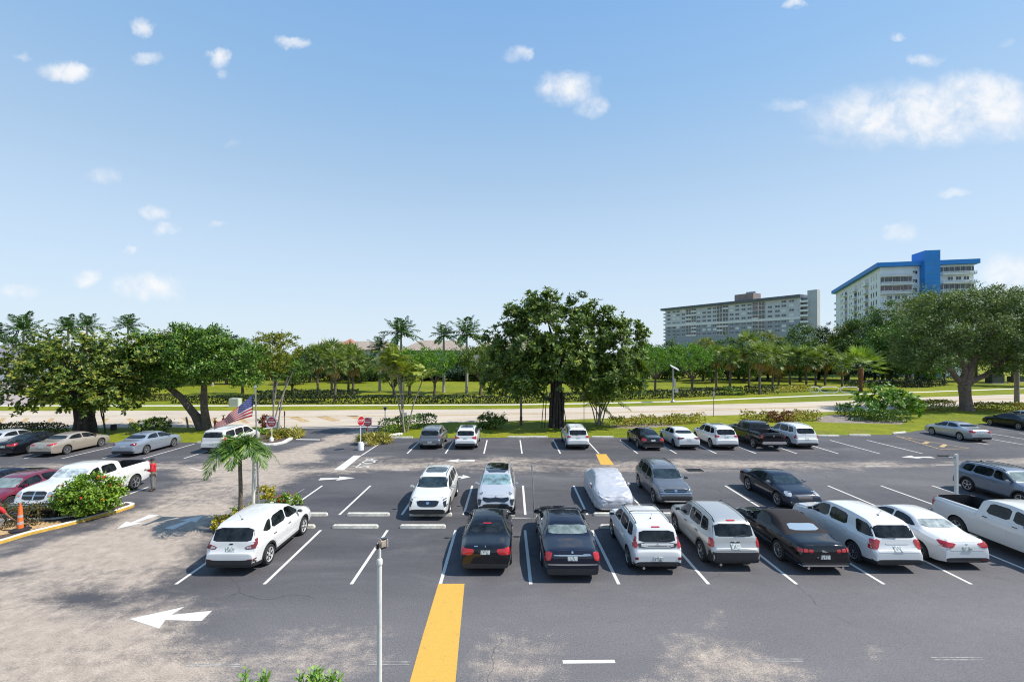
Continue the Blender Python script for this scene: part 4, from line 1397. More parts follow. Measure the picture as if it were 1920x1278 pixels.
for b in bl:
    src = f2 if b[0] < f1[0] - 2.5 else f1
    mb.tube(wobble(src, b[:3], 4, .3, rg), [.20, .16, .12, .08, .04], 7)
    for k in range(2): mb.tube(wobble(b[:3], (b[0] + rg.uniform(-1, 1) * b[3], b[1], b[2] + rg.uniform(-.8, .8)), 3, .2, rg), [.07, .05, .04, .02], 5)
plant('ficus_tree', 'spreading ficus with one upright and one leaning trunk, left of the flag', 'tree', p, mb, BARK,
      [(crown_verts(2, [(*b[:3], b[3] * .9, b[4] * .9, b[5] * .86) for b in bl] + [(*local(280, 632, p, .4), 1.2, 1.4, .6), (*local(345, 622, p, .4), 1.0, 1.2, .7), (*local(478, 662, p, 0), 1.1, 1.3, .8)], 25000, .28, .15, .6, nclump=400, up=.6, fill=.58), LM['ficus'])])

p = G(1043, 801)
bl = [(*local(1030, 610, p, 0), 3.4, 3.2, 3.0), (*local(975, 650, p, -.4), 2.9, 2.8, 2.6), (*local(1100, 625, p, .3), 3.0, 3.0, 2.7), (*local(1155, 655, p, 0), 2.6, 2.8, 2.7), (*local(1060, 680, p, -1.2), 3.6, 2.6, 2.2),
      (*local(940, 700, p, 0), 2.1, 2.2, 1.9), (*local(1120, 705, p, -.8), 3.0, 2.4, 1.9), (*local(1175, 700, p, .3), 2.1, 2.2, 2.0), (*local(990, 715, p, -.6), 2.2, 2.2, 1.5), (*local(1020, 575, p, 0), 2.0, 2.0, 1.5),
      (*local(965, 605, p, 0), 1.5, 1.7, 1.6), (*local(1128, 592, p, .4), 1.3, 1.6, 1.5), (*local(1185, 625, p, 0), 1.2, 1.4, 1.4), (*local(925, 640, p, 0), 1.2, 1.3, .8), (*local(1085, 575, p, .2), 1.5, 1.8, 1.3)]
mb = MB()
for k in range(12):
    a = k * 2 * pi / 12
    r = .40 + .10 * (k % 3)
    mb.tube(wobble((cos(a) * (r + .15), sin(a) * r, -.05), (cos(a + .4) * r * .8, sin(a + .4) * r * .7, 5.2), 5, .10, rg), [.15, .13, .12, .12, .11, .10], 7)
mb.tube([(0, 0, -.05), (0, 0, 2.5), (.1, 0, 5.4)], [.40, .38, .34], 12)
for b in bl:
    mb.tube(wobble((0, 0, 4.6), b[:3], 5, .35, rg), [.27, .22, .17, .12, .08, .04], 8)
for dx in (-2.2, -2.7, 1.3, 1.6):
    mb.tube(wobble((dx * .55, -.3, 0), (dx * .45, -.2, 4), 4, .08, rg), [.045] * 5, 5)
mb.tube(wobble((-.4, 0, 2.6), local(975, 705, p), 4, .2, rg), [.2, .17, .13, .1, .06], 7)
plant('broadleaf_tree', 'tall broadleaf tree with whorled leaves and a black rooted trunk in mid verge', 'tree', p, mb, BARKDK,
      [(crown_verts(3, bl, 58000, .43, .15, .62, nclump=640, rosette=9, fill=.55, droop=.05), LM['magnolia'])])

p = G(1812, 769)
bl = [(*local(1800, 610, p, 0), 5.5, 5.0, 4.4), (*local(1740, 640, p, -.5), 4.4, 4.4, 3.4), (*local(1870, 610, p, .5), 5.5, 5.0, 4.2), (*local(1722, 640, p, 0), 2.6, 3.6, 2.2), (*local(1840, 572, p, .5), 4.6, 4.6, 2.4),
      (*local(1740, 672, p, -1.5), 3.2, 3.0, 1.6), (*local(1915, 640, p, 0), 4.4, 4.4, 3.2), (*local(1880, 672, p, -1), 3.6, 3.4, 1.8), (*local(1940, 590, p, 0), 4.6, 4.4, 3.6), (*local(1760, 580, p, .5), 3.2, 3.4, 2.2)]
mb = MB()
fk = local(1808, 722, p)
mb.tube([(0, 0, -.1), (0, 0, .5), (-.15, 0, 1.8), fk], [1.05, .72, .62, .68], 14)
for tgt, r in (((1838, 655), .52), ((1765, 680), .40), ((1870, 690), .40), ((1800, 660), .34)):
    e = local(*tgt, p)
    mb.tube(wobble(fk, e, 5, .25, rg), [r * 1.15, r, r * .9, r * .8, r * .65, r * .5], 9)
    for b in bl:
        if abs(b[0] - e[0]) < 5.5:
            mb.tube(wobble(e, b[:3], 4, .4, rg), [r * .5, r * .4, r * .3, r * .2, r * .08], 7)
plant('live_oak', 'broad grey green live oak with a forked trunk on the verge at the right', 'tree', p, mb, BARKOAK,
      [(crown_verts(4, bl, 62000, .33, .13, .85, nclump=800, up=.5, fill=.5, droop=.15), LM['oak'])])

# ---- palms
def royal_fronds(seed, n, ln):
    r = random.Random(seed)
    return [(k * 2.39996 + r.uniform(-.2, .2), 1.25 - 1.45 * (k / n) + r.uniform(-.1, .1), ln * r.uniform(.85, 1.1), .22 + .25 * (k / n)) for k in range(n)]


PALMS = {}


def royal(label, px, yb, ytop, d, half, seed, group='feather palms beyond the road'):
    """px of the crown's bud, YTOP its height in the photo, HALF the frond reach in photo pixels"""
    x = (px - 960) / F * d
    h = CAMZ - (ytop - H0) / F * d
    ln = half / F * d
    rnd = random.Random(seed)
    mb = MB().tube([(0, 0, -.1), (0, 0, .5), (.05, 0, h * .4), (0, 0, h * .75), (0, 0, h)], [.34, .27, .26, .22, .14], 12)
    mb.tube([(0, 0, h * .83), (0, 0, h)], [.17, .10], 8)
    V = feather_verts(seed, (0, 0, h), royal_fronds(seed, 17, ln), .95 * ln / 4, .19 * ln / 4, 32, .55, .7)
    return plant('feather_palm', label, 'palm tree', (x, d, 0), mb, ROYALTR, [('fronds', V, LM['royal'])], group=group)


royal('dark feather palm standing alone above the grey roof at the far left skyline', 44, 0, 620, 92, 46, 11)
royal('small shaggy palm left of the lone feather palm, before the grey roof', 24, 0, 645, 88, 26, 12)
royal('feather palm cut by the left edge of the picture', -8, 0, 632, 90, 36, 13)
royal('wide feather palm peeping over the rubber tree, left one of a pair', 128, 0, 616, 88, 36, 14)
royal('upright feather palm peeping over the rubber tree, right one of a pair', 163, 0, 612, 84, 34, 15)
royal('feather palm rising between the rubber tree and the ficus', 240, 0, 612, 96, 34, 16)
royal('feather palm whose fronds only just clear the ficus crown', 398, 0, 632, 105, 32, 17)
royal('big full feather palm right of the tan roofs, behind the areca stems', 752, 735, 626, 88, 48, 18)
royal('slim feather palm left of the leafier palm, before the tan roof', 832, 735, 628, 88, 34, 19)
royal('leafy feather palm left of the tall central tree', 875, 738, 626, 86, 46, 20)
royal('low feather palm with drooping fronds at the end of the fan palm row', 712, 734, 652, 90, 32, 21)


def sabal(label, px, yb, ytop, half, seed, golden=.15, tall=0, group='fan palms on the far lawn', dist=None):
    b = G(px, yb) if dist is None else Vector(((px - 960) / F * dist, dist, 0))
    d = b.y
    h = CAMZ - (ytop - H0) / F * d
    r = half / F * d
    rnd = random.Random(seed)
    mb = MB().tube(wobble((0, 0, -.1), (0, 0, h), 5, .08, rnd), [.26, .21, .20, .20, .22, .16], 10)
    cr = [('fronds', fan_verts(seed, (0, 0, h), 34, r * .52, r * .62, 13, -.75, 1.4, r * .075, .45), LM['sabal'])]
    if golden: cr.append(('dead_fronds', fan_verts(seed + 50, (0, 0, h - .1), int(22 * golden), r * .45, r * .60, 11, -1.45, -.7, r * .07, .9), LM['golden']))
    return plant('fan_palm', label, 'palm tree', b, mb, PALMTR, cr, group=group)


sabal('leftmost fan palm of the clump left of the areca stems', 596, 740, 668, 30, 31, .3)
sabal('fan palm behind the nearest trunk of the left clump', 622, 738, 660, 30, 32, .2)
sabal('nearest fan palm of the left clump, its trunk in front of the hedge', 628, 753, 676, 30, 33, .4)
sabal('fan palm with the short trunk at the right of the left clump', 653, 735, 664, 28, 34, .3)
sabal('rightmost fan palm of the left clump', 662, 739, 672, 30, 35, .45)
sabal('leftmost fan palm of the right row, beside the round bright tree', 1343, 727, 664, 24, 36, .2)
sabal('fan palm right of the leftmost one in the right row, with a narrow crown', 1369, 731, 668, 26, 37, .4)
sabal('tall dark fan palm behind the shaggiest golden skirts', 1404, 730, 646, 30, 38, .5)
sabal('nearest fan palm of the right row, its trunk reaching the hedge', 1424.5, 739, 664, 28, 39, .8)
sabal('fan palm with a long golden skirt of dead fronds', 1449, 733, 668, 30, 40, 1.3)
sabal('short golden skirted fan palm behind the longest golden skirt', 1460, 721, 684, 22, 41, 1.0)
sabal('fan palm above the clipped hedge left of the bike rack', 1481, 722, 668, 26, 42, .3)
sabal('dark trunked fan palm left of centre among the four behind the bike rack', 1512, 723, 670, 26, 43, .2)
sabal('slim fan palm squeezed between two darker ones behind the bike rack', 1529, 723, 674, 22, 44, .2)
sabal('full crowned fan palm directly behind the bike rack', 1547, 722, 668, 28, 45, .2)
sabal('fan palm with bare hanging stalks left of the bright fan palm', 1579, 725, 680, 22, 46, .6)

b = G(1614, 733)
h = CAMZ - (688 - H0) / F * b.y
t = plant('fan_palm', 'bright green fan palm with a rust brown trunk beyond the road', 'palm tree', b, MB().tube([(0, 0, 0), (0, 0, 1.4), (0, 0, 2.3), (0, 0, h - .5), (0, 0, h)], [.34, .30, .42, .52, .26], 12), BOOT,
          [('fronds', fan_verts(71, (0, 0, h), 30, 2.6, 2.5, 17, -.15, 1.4, .24, .25), LM['washing'])], group='fan palms on the far lawn')

# ---- areca palms on the verge
def cluster(name, label, base, stems, m, mstem, seed, ln, leaflet, nf=7, lo=.1, width=.07, cat='palm'):
    t = thing(name, label, cat, base)
    mb = MB()
    Vs = []
    r = random.Random(seed)
    for i, (px, py) in enumerate(stems):
        top_ = local(px, py, base, r.uniform(-.5, .5))
        foot = Vector((r.uniform(-.35, .35), r.uniform(-.3, .3), 0))
        mid = foot.lerp(Vector(top_), .5) + Vector(((top_[0] - foot.x) * -.12, 0, 0))
        mb.tube([foot, mid, top_], [.075, .062, .05], 7)
        fr = [(k * 2.39996 + r.uniform(0, 6), lo + (1.35 - lo) * ((k + .5) / nf), ln * r.uniform(.8, 1.15), .42) for k in range(nf)]
        Vs.append(feather_verts(seed + i, top_, fr, leaflet, width, 20, .55, .5))
    mb.build('stems', mstem, t, angle=60)
    link_mesh('fronds', quad_mesh('fronds', np.concatenate(Vs), m), t)
    return t


cluster('areca_palm', 'tall leaning areca palm clump with yellow heads, at the right of the entrance', G(759, 810), [(724, 684), (748, 694), (758, 700), (793, 710), (738, 668)], LM['areca'], STEM, 81, 2.25, .72, 10, width=.12)
cluster('areca_palm', 'arching areca palm clump under the central tree, behind the parked white SUV', G(1122, 796), [(1100, 738), (1115, 730), (1128, 736), (1140, 745), (1150, 733), (1108, 752), (1136, 724)], LM['arecag'], STEM, 91, 2.4, .66, 10, lo=-.1, width=.10)
cluster('dracaena', 'bare leaning grey stems with small leaf tufts, on the sign island', G(514, 815), [(513, 702), (520, 712), (540, 704), (549, 696)], LM['hedge'], STEM, 101, .6, .3, 5, cat='shrub')

# ---- small round trees on the far lawn
def roundtree(label, px, yb, ytop, half, seed, m, n=5200, bark=BARK, ln=.30, wd=.13, group='round trees on the far lawn', low=.42, name='round_tree', up=1.2, dist=None):
    b = G(px, yb) if dist is None else Vector(((px - 960) / F * dist, dist, 0))
    d = b.y
    H = CAMZ - (ytop - H0) / F * d
    r = half / F * d
    z0 = H * low
    rr = (H - z0) / 2
    rnd = random.Random(seed)
    bl = [(0, 0, z0 + rr, r * .86, r * .86, rr * .95), (r * .35, 0, z0 + rr * 1.15, r * .62, r * .6, rr * .8), (-r * .38, r * .1, z0 + rr * 1.1, r * .6, r * .6, rr * .8), (-r * .1, -r * .2, z0 + rr * .75, r * .75, r * .6, rr * .7), (rnd.uniform(-.3, .3) * r, 0, z0 + rr * 1.5, r * .5, r * .5, rr * .52)]
    mb = MB()
    fk = (0, 0, z0 * .62)
    mb.tube(wobble((0, 0, -.1), fk, 3, .06, rnd), [.32, .25, .22, .22], 9)
    for k in range(6):
        a = k * pi / 3 + rnd.uniform(-.3, .3)
        mb.tube(wobble(fk, (cos(a) * r * .6, sin(a) * r * .6, z0 + rr * .7), 4, .12, rnd), [.15, .12, .1, .07, .04], 6)
    return plant(name, label, 'tree', b, mb, bark, [(crown_verts(seed, bl, n, ln, wd, .55, up=.4, fill=.6, droop=-up), m)], group=group)


roundtree('round bright green tree right of the areca stems, in front of the house', 815, 743, 652, 41, 201, LM['clusia'])
roundtree('round darker tree with a forked trunk, left of the central tree', 901, 741, 646, 38, 202, LM['magnolia'], ln=.36, wd=.16)
roundtree('round bright green tree behind the solar street light', 1298, 738, 643, 40, 203, LM['clusia'])
roundtree('round tree left of the solar street light, half behind the central tree', 1229, 734, 648, 40, 204, LM['clusia'])
roundtree('bright upright leaved tree behind the left areca stems', 768, 742, 655, 36, 205, LM['clusia'])
roundtree('small dark tree low behind the yellow areca heads', 738, 742, 668, 30, 206, LM['magnolia'], low=.3)
roundtree('yellow green tree left of the fan palm clump', 515, 742, 622, 50, 207, LM['yellowg'], 7000, low=.32, up=.1, ln=.34, wd=.2)
roundtree('dark tree under the yellow green tree, behind the bare grey stems', 548, 735, 668, 34, 208, LM['ficus'], low=.25, up=.1)
roundtree('green tree between the ficus and the yellow green tree', 455, 738, 634, 40, 209, LM['grove'], 5200, low=.3, up=.1)
roundtree('tree behind the central broadleaf tree, its trunk on the lawn', 950, 737, 640, 36, 210, LM['grove'], low=.3, up=.1)

# ---- the tree belt behind the lawns
def belt(label, px, ytop, half, d, seed, m, n=7600, low=.12, ln=.42, wd=.22, name='grove_tree', lobes=7):
    x = (px - 960) / F * d
    H = CAMZ - (ytop - H0) / F * d
    r = half / F * d
    rnd = random.Random(seed)
    z0 = H * low
    bl = []
    for k in range(lobes):
        a = rnd.uniform(0, 2 * pi)
        q = rnd.uniform(.1, .62)
        zc = z0 + (H - z0) * rnd.uniform(.30, .80)
        s = rnd.uniform(.34, .55)
        bl.append((cos(a) * r * q, sin(a) * r * q, zc, r * s, r * s, min(H - zc, (H - z0) * s * .55)))
    bl.append((0, 0, z0 + (H - z0) * .45, r * .72, r * .72, (H - z0) * .45))
    bl.append((rnd.uniform(-.15, .15) * r, 0, z0 + (H - z0) * .68, r * .55, r * .55, (H - z0) * .31))
    mb = MB()
    mb.tube(wobble((0, 0, -.2), (0, 0, z0 + (H - z0) * .4), 4, .15, rnd), [.42, .34, .3, .26, .2], 8)
    for b in bl[:6]: mb.tube(wobble((0, 0, z0 + (H - z0) * .25), b[:3], 4, .3, rnd), [.2, .16, .12, .08, .04], 6)
    sc = d / 100
    return plant(name, label, 'tree', (x, d, 0), mb, BARK, [(crown_verts(seed, bl, n, ln * sc ** .6, wd * sc ** .6, r * .17, up=.6, fill=.55), m)], group='trees closing the view behind the lawns')


for a in [
    ('dark tree showing between the skyline palms at the far left', 205, 632, 40, 108, 301, LM['grove']),
    ('russet topped tree rising behind the ficus crown', 335, 616, 46, 104, 302, LM['russet']),
    ('green tree right of the russet topped one', 385, 622, 40, 112, 303, LM['grove']),
    ('rounded dark tree behind the right end of the ficus', 425, 628, 34, 110, 304, LM['darkg']),
    ('broad tree left of the russet topped one', 285, 624, 40, 110, 305, LM['grove']),
    ('green tree filling the gap at the left of the fan palm clump', 580, 652, 32, 118, 306, LM['grove']),
    ('bushy tree low behind the fan palm clump', 640, 676, 46, 124, 307, LM['darkg']),
    ('bushy tree low left of the areca heads, before the white house', 695, 688, 34, 124, 308, LM['darkg']),
    ('bushy dark tree behind the bright trees near the house', 785, 682, 46, 126, 309, LM['darkg']),
    ('dark bushy tree behind the leafy feather palm', 868, 690, 40, 126, 310, LM['darkg']),
    ('dark tree seen through the central broadleaf tree', 1010, 652, 60, 122, 311, LM['grove']),
    ('tree at the right of the central broadleaf crown, below the grey tower block', 1205, 634, 34, 112, 312, LM['grove']),
    ('pale topped tree in front of the left end of the grey tower block', 1262, 636, 36, 122, 313, LM['grove']),
    ('olive tree in front of the grey tower block, above the round bright tree', 1318, 630, 36, 124, 314, LM['yellowg']),
    ('green tree in front of the grey tower block, above the leftmost right row palm', 1365, 626, 38, 128, 315, LM['grove']),
    ('dark leafy tree behind the golden skirted palms', 1420, 634, 38, 126, 316, LM['grove']),
    ('tall dark tree before the right end of the grey tower block', 1500, 606, 42, 132, 317, LM['grove']),
    ('bluish dark pine like tree between the two tower blocks', 1548, 602, 28, 140, 318, LM['darkg']),
    ('green tree low between the two tower blocks', 1590, 632, 42, 126, 319, LM['grove']),
    ('tree spreading before the left wing of the blue roofed tower', 1620, 578, 48, 128, 320, LM['grove']),
    ('yellowish tree before the foot of the blue roofed tower', 1700, 556, 52, 126, 321, LM['yellowg']),
    ('dark tree under the yellowish tree, left of the live oak', 1665, 612, 46, 112, 322, LM['ficus']),
    ('tree behind the live oak crown at its upper left', 1752, 556, 46, 120, 323, LM['grove']),
    ('tree behind the live oak at the right edge of the picture', 1900, 545, 56, 118, 324, LM['grove']),
    ('tree behind the live oak crown at its middle', 1830, 560, 50, 124, 325, LM['yellowg']),
    ('dark tree closing the gap left of the live oak trunk', 1725, 648, 40, 104, 326, LM['ficus']),
    ('dark low tree behind the bright fan palm', 1640, 655, 40, 116, 327, LM['darkg']),
    ('dark low tree behind the bike rack palms', 1535, 662, 44, 134, 328, LM['darkg']),
    ('dark low tree at the left end of the right palm row', 1385, 668, 36, 134, 329, LM['darkg']),
    ('dark low tree between the round bright tree and the solar light', 1262, 672, 36, 134, 330, LM['darkg']),
    ('tree low at the far left edge behind the rubber tree', 95, 640, 40, 112, 331, LM['grove']),
    ('dark low tree behind the ficus trunks', 350, 668, 60, 118, 332, LM['darkg']),
    ('dark low tree behind the rubber tree crown', 190, 664, 60, 114, 333, LM['darkg']),
    ('dark low tree under the central tree at its right', 1140, 668, 52, 124, 334, LM['darkg']),
    ('dark low tree behind the right end of the golden palm row', 1465, 668, 36, 138, 335, LM['darkg']),
    ('dark tree filling the gap behind the left fan palms at their right', 675, 662, 36, 116, 336, LM['grove']),
    ('low dark tree behind the slim feather palm', 815, 690, 40, 128, 337, LM['darkg']),
    ('low dark tree right of the leafy feather palm', 915, 682, 40, 124, 338, LM['grove']),
    ('dark tree standing behind the white bike rack palms at their left', 1500, 650, 40, 122, 339, LM['ficus']),
    ('dark tree behind the bright fan palm at its right', 1668, 640, 40, 120, 340, LM['ficus']),
    ('tree behind the shaggiest golden skirt palm', 1450, 640, 40, 124, 341, LM['grove']),
    ('mid green tree low before the grey tower block, right of its middle', 1395, 642, 40, 118, 342, LM['ficus']),
    ('dark tree behind the round bright tree at its right', 1335, 650, 34, 116, 343, LM['ficus']),
    ('dark tree between the live oak and the yellowish tree', 1770, 620, 46, 112, 344, LM['grove']),
    ('dark tree at the far right behind the utility pole', 1925, 620, 50, 104, 345, LM['ficus']),
    ('dark bushy tree left of the yellow green tree', 482, 650, 36, 112, 346, LM['ficus']),
    ('low dark tree right of the yellow green tree', 560, 668, 34, 110, 347, LM['darkg']),
    ('tall tree before the left wing of the blue roofed tower, left of the yellowish tree', 1655, 560, 46, 118, 348, LM['grove']),
    ('tall tree hiding the foot of the blue stair tower', 1735, 530, 46, 122, 349, LM['grove']),
    ('tree filling the gap above the slim trunks left of the oak', 1700, 600, 50, 110, 350, LM['ficus']),
    ('green tree low before the left end of the blue roofed tower', 1585, 604, 34, 130, 351, LM['yellowg']),
    ('green tree behind the golden palms, below the grey tower block', 1440, 618, 40, 130, 352, LM['yellowg']),
    ('far green tree before the cream house, behind the left fan palms', 605, 648, 34, 138, 353, LM['ficus']),
    ('far bushy tree right of the small red roof peak', 668, 656, 34, 138, 354, LM['grove']),
    ('far tree between the two nearest tan roofs', 738, 648, 34, 138, 355, LM['ficus']),
    ('far bushy tree before the second tan roof', 800, 660, 34, 138, 356, LM['ficus']),
    ('far tree before the right end of the second tan roof', 862, 654, 36, 138, 357, LM['grove']),
    ('far tree before the third tan roof, left of the central tree', 925, 650, 36, 138, 358, LM['ficus']),
]: belt(*a)

# bare trunked trees in the shade left of the oak
for lab, px, yb in (('slim dark trunked tree, first of the shaded row left of the oak', 1671, 717), ('slim brown trunked tree catching the sun, left of the oak', 1706, 719), ('slim trunked tree beside the sunlit brown trunk', 1718, 716), ('slim pale trunked tree second from the oak', 1724, 718), ('thicker straight trunked tree nearest the oak on its left', 1741, 717)):
    b = G(px, yb)
    rnd = random.Random(px)
    hh = 8.2
    plant('slim_tree', lab, 'tree', b, MB().tube(wobble((0, 0, -.1), (0, 0, hh), 4, .1, rnd), [.42, .36, .34, .3, .2], 9), BARKOAK,
          [(crown_verts(px, [(0, 0, hh + .2, 3.0, 3.0, 2.2), (1.2, 0, hh - .6, 2.0, 2, 1.4), (-1.2, .4, hh - .4, 2.0, 2, 1.4)], 1800, .5, .26, .8, up=.5), LM['ficus'])], group='slim trees left of the oak')

# ---- hedges and shrubs
def bush(name, label, base, bls, n, ln, wd, m, seed, cat='shrub', group=None, stems=5, clump=.22, up=.7, extra=(), rosette=0):
    t = thing(name, label, cat, base, 0, group)
    rnd = random.Random(seed)
    mb = MB()
    for k in range(stems):
        b = bls[k % len(bls)]
        mb.tube(wobble((b[0] * .6 + rnd.uniform(-.1, .1), b[1] * .6, -.03), (b[0] + rnd.uniform(-.5, .5) * b[3], b[1] + rnd.uniform(-.5, .5) * b[4], b[2] + b[5] * .4), 3, .04, rnd), [.04, .03, .022, .012], 6)
    mb.build('stems', BARK, t, angle=60)
    link_mesh('foliage', quad_mesh('foliage', crown_verts(seed, bls, n, ln, wd, clump, up=up, fill=.62, rosette=rosette), m), t)
    for nm, V, m2 in extra: link_mesh(nm, quad_mesh(nm, V, m2), t)
    return t


def hedge(label, pts, width, height, m, seed, dens=90, ln=.16, wd=.09, name='hedge', cat='hedge', group=None, ragged=.12, z0=0.0):
    """a hedge along ground points: leaves fill the faces of a long box with an uneven top"""
    rng = np.random.default_rng(seed)
    P = [Vector((q[0], q[1], 0)) for q in pts]
    o = P[0].copy()
    V = []
    stems = MB()
    for a, b in zip(P[:-1], P[1:]):
        L = (b - a).length
        t = (b - a) / L
        nrm = Vector((-t.y, t.x, 0))
        n = int(L * (width + 2 * height) * dens)
        s = rng.random(n) * L
        pos = rng.random(n) * (width + 2 * height)
        y = np.where(pos < height, -width / 2, np.where(pos > height + width, width / 2, pos - height - width / 2))
        hh = height * (1 + ragged * (np.sin(s * 1.9 + seed) * .5 + np.sin(s * 4.7 + 2 * seed) * .5))
        z = np.where(pos < height, pos / height * hh, np.where(pos > height + width, (pos - height - width) / height * hh, hh))
        nx = np.where(pos < height, -1.0, np.where(pos > height + width, 1.0, 0))
        nz = np.where((pos >= height) & (pos <= height + width), 1.0, .25)
        y = y * (1 - .18 * np.clip(z / height, 0, 1) ** 4) + rng.normal(size=n) * .05
        z = z + rng.normal(size=n) * .05 + (rng.random(n) < .06) * rng.random(n) * ragged * height
        depth = rng.random(n) ** 2 * .22
        y = y - nx * depth; z = np.maximum(.02, z - np.where(nz > .9, depth, 0))
        base = np.array(a - o)
        C = base + np.outer(s, np.array(t)) + np.outer(y, np.array(nrm)) + np.outer(z, [0, 0, 1.])
        Nn = np.outer(nx, np.array(nrm)) + np.outer(nz, [0, 0, 1.]) + unit(rng, n) * .7
        D = unit(rng, n) + np.array([0, 0, .45])
        V.append(quads(C, D, Nn, ln * rng.uniform(.7, 1.3, n), wd * rng.uniform(.7, 1.3, n)))
        for k in range(max(2, int(L / .9))):
            q = a.lerp(b, (k + .5) / max(2, int(L / .9))) - o
            stems.tube([q, q + Vector((rng.uniform(-.2, .2), 0, height * .75))], [.03, .015], 5)
    t_ = thing(name, label, cat, (o.x, o.y, z0), 0, group)
    stems.build('stems', BARK, t_, angle=60)
    link_mesh('foliage', quad_mesh('foliage', np.concatenate(V), m), t_)
    return t_


GH = 'hedges along the road'
hedge('dark red tinged clipped hedge in front of the rubber tree at the left', gp([(-60, 811), (60, 811), (118, 811)]), 1.2, .85, LM['redhedge'], 401, 70, .2, .12)
hedge('long dark low hedge along the far pavement, left of the central tree', gp([(330, 755), (480, 757), (700, 756), (940, 756), (1010, 755)]), 1.6, 1.1, LM['darkhedge'], 402, 30, .3, .18, group=GH)
hedge('clipped dark hedge on the lawn behind the rubber tree trunk', gp([(85, 754), (140, 753.5), (215, 752)]), 1.6, .95, LM['hedge'], 403, 40, .26, .16)
hedge('mixed olive hedge between the rubber tree and the ficus trunks', gp([(217, 752), (270, 751), (328, 751)]), 1.5, 1.0, LM['redhedge'], 404, 36, .28, .16)
hedge('second dark hedge row behind the fan palm trunks', gp([(480, 748), (560, 746), (672, 745)]), 2.4, 1.3, LM['darkhedge'], 405, 26, .32, .2)
hedge('long dark hedge beyond the road under the central tree', gp([(1014, 753), (1100, 751), (1190, 748), (1290, 744), (1352, 740)]), 1.8, 1.3, LM['darkhedge'], 406, 26, .32, .2, group=GH)
hedge('rounded green hedge piece behind the nearest right row palm', gp([(1356, 741), (1385, 739)]), 2.2, 1.4, LM['hedge'], 407, 30, .3, .18)
hedge('dark hedge piece around the nearest right row palm trunk', gp([(1396, 737), (1420, 738), (1452, 737)]), 2.0, 1.3, LM['darkhedge'], 408, 30, .3, .18)
hedge('clipped olive hedge between the golden skirted palms and the bike rack', gp([(1458, 735.5), (1490, 734), (1522, 732)]), 2.0, 1.1, LM['croton'], 409, 26, .3, .18)
hedge('dark shrub row in the shade behind the bright fan palm', gp([(1590, 727), (1640, 726), (1668, 724)]), 2.4, 1.4, LM['darkhedge'], 410, 20, .36, .2)
hedge('dark shrub row under the slim trees left of the oak', gp([(1678, 726), (1712, 726), (1760, 722)]), 3.0, 1.7, LM['darkhedge'], 411, 20, .36, .2)
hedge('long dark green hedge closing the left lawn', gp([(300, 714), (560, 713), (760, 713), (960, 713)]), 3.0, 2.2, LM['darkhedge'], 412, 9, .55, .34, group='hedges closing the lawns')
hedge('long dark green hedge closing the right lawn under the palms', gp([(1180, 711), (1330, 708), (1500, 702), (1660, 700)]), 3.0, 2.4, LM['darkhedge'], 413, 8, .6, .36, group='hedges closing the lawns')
hedge('dense green hedge beside the areca clump at the right of the entrance', gp([(716, 814), (740, 809), (775, 804), (812, 798)]), 1.3, 1.25, LM['hedge'], 414, 70, .2, .12)
hedge('yellow green croton hedge right of the arching areca palms', gp([(1142, 800), (1200, 797), (1262, 795), (1318, 791)]), 1.2, .85, LM['croton'], 415, 70, .2, .12, ragged=.3)
hedge('red and yellow croton hedge behind the black pickup and the white SUV', gp([(1392, 789), (1432, 789), (1500, 789), (1532, 787)]), 1.3, .95, LM['croton'], 416, 60, .22, .13, ragged=.35)
hedge('dark red croton patch in the hedge behind the black pickup', gp([(1440, 791), (1487, 790.5)]), .8, 1.0, LM['crotonred'], 417, 70, .22, .13, ragged=.35, name='croton_bush', cat='shrub')
hedge('flat topped green hedge between the schefflera and the live oak', gp([(1688, 769), (1730, 769), (1784, 768)]), 1.7, 1.25, LM['croton'], 418, 50, .24, .15)
hedge('flat topped yellow green hedge right of the live oak trunk', gp([(1824, 769), (1870, 770), (1960, 770)]), 1.7, 1.0, LM['croton'], 419, 50, .24, .15)
hedge('low green hedge ring below the schefflera', gp([(1600, 786), (1630, 790), (1660, 791), (1694, 789)]), 1.6, 1.15, LM['hedge'], 420, 70, .22, .14, ragged=.2)
hedge('clipped green hedge block at the left end of the schefflera bed', gp([(1570, 778), (1600, 779)]), 1.9, 1.2, LM['hedge'], 421, 70, .22, .14)
hedge('leafy green hedge behind the orange cone at the left edge', gp([(-30, 990), (20, 988), (88, 982)]), .85, .82, LM['redhedge'], 422, 330, .085, .05, z0=.06)

b = G(1650, 783)
bls = [(*local(1650, 745, b, 0), 2.2, 1.8, 1.0), (*local(1625, 758, b, -.3), 1.6, 1.5, .8), (*local(1690, 752, b, .2), 1.6, 1.5, .9), (*local(1655, 735, b, .3), 1.3, 1.2, .7), (*local(1712, 760, b, .3), 1.1, 1.1, .6)]
bush('schefflera', 'big bright green schefflera shrub above its hedge ring on the right verge', b, bls, 4200, .42, .17, LM['scheff'], 431, clump=.5, up=1.0, rosette=8, stems=9)
b = G(283, 812)
bush('shrub', 'dark glossy shrub behind the silver blue sedan, beside the thin lamp post', b, [(0, 0, .7, 1.5, 1.0, .75), (.7, 0, .8, 1.0, .9, .7), (-.7, 0, .6, .9, .8, .6)], 2600, .2, .11, LM['magnolia'], 432)
b = G(923, 803)
bush('shrub', 'dark rounded shrub on the verge left of the central tree', b, [(0, 0, .75, 1.35, 1.0, .8), (.6, 0, .9, .8, .8, .6), (-.6, 0, .7, .8, .8, .6)], 2400, .24, .11, LM['magnolia'], 433, clump=.3)
b = G(172, 966) + Vector((0, 0, .08))
R_ = np.random.default_rng(5)
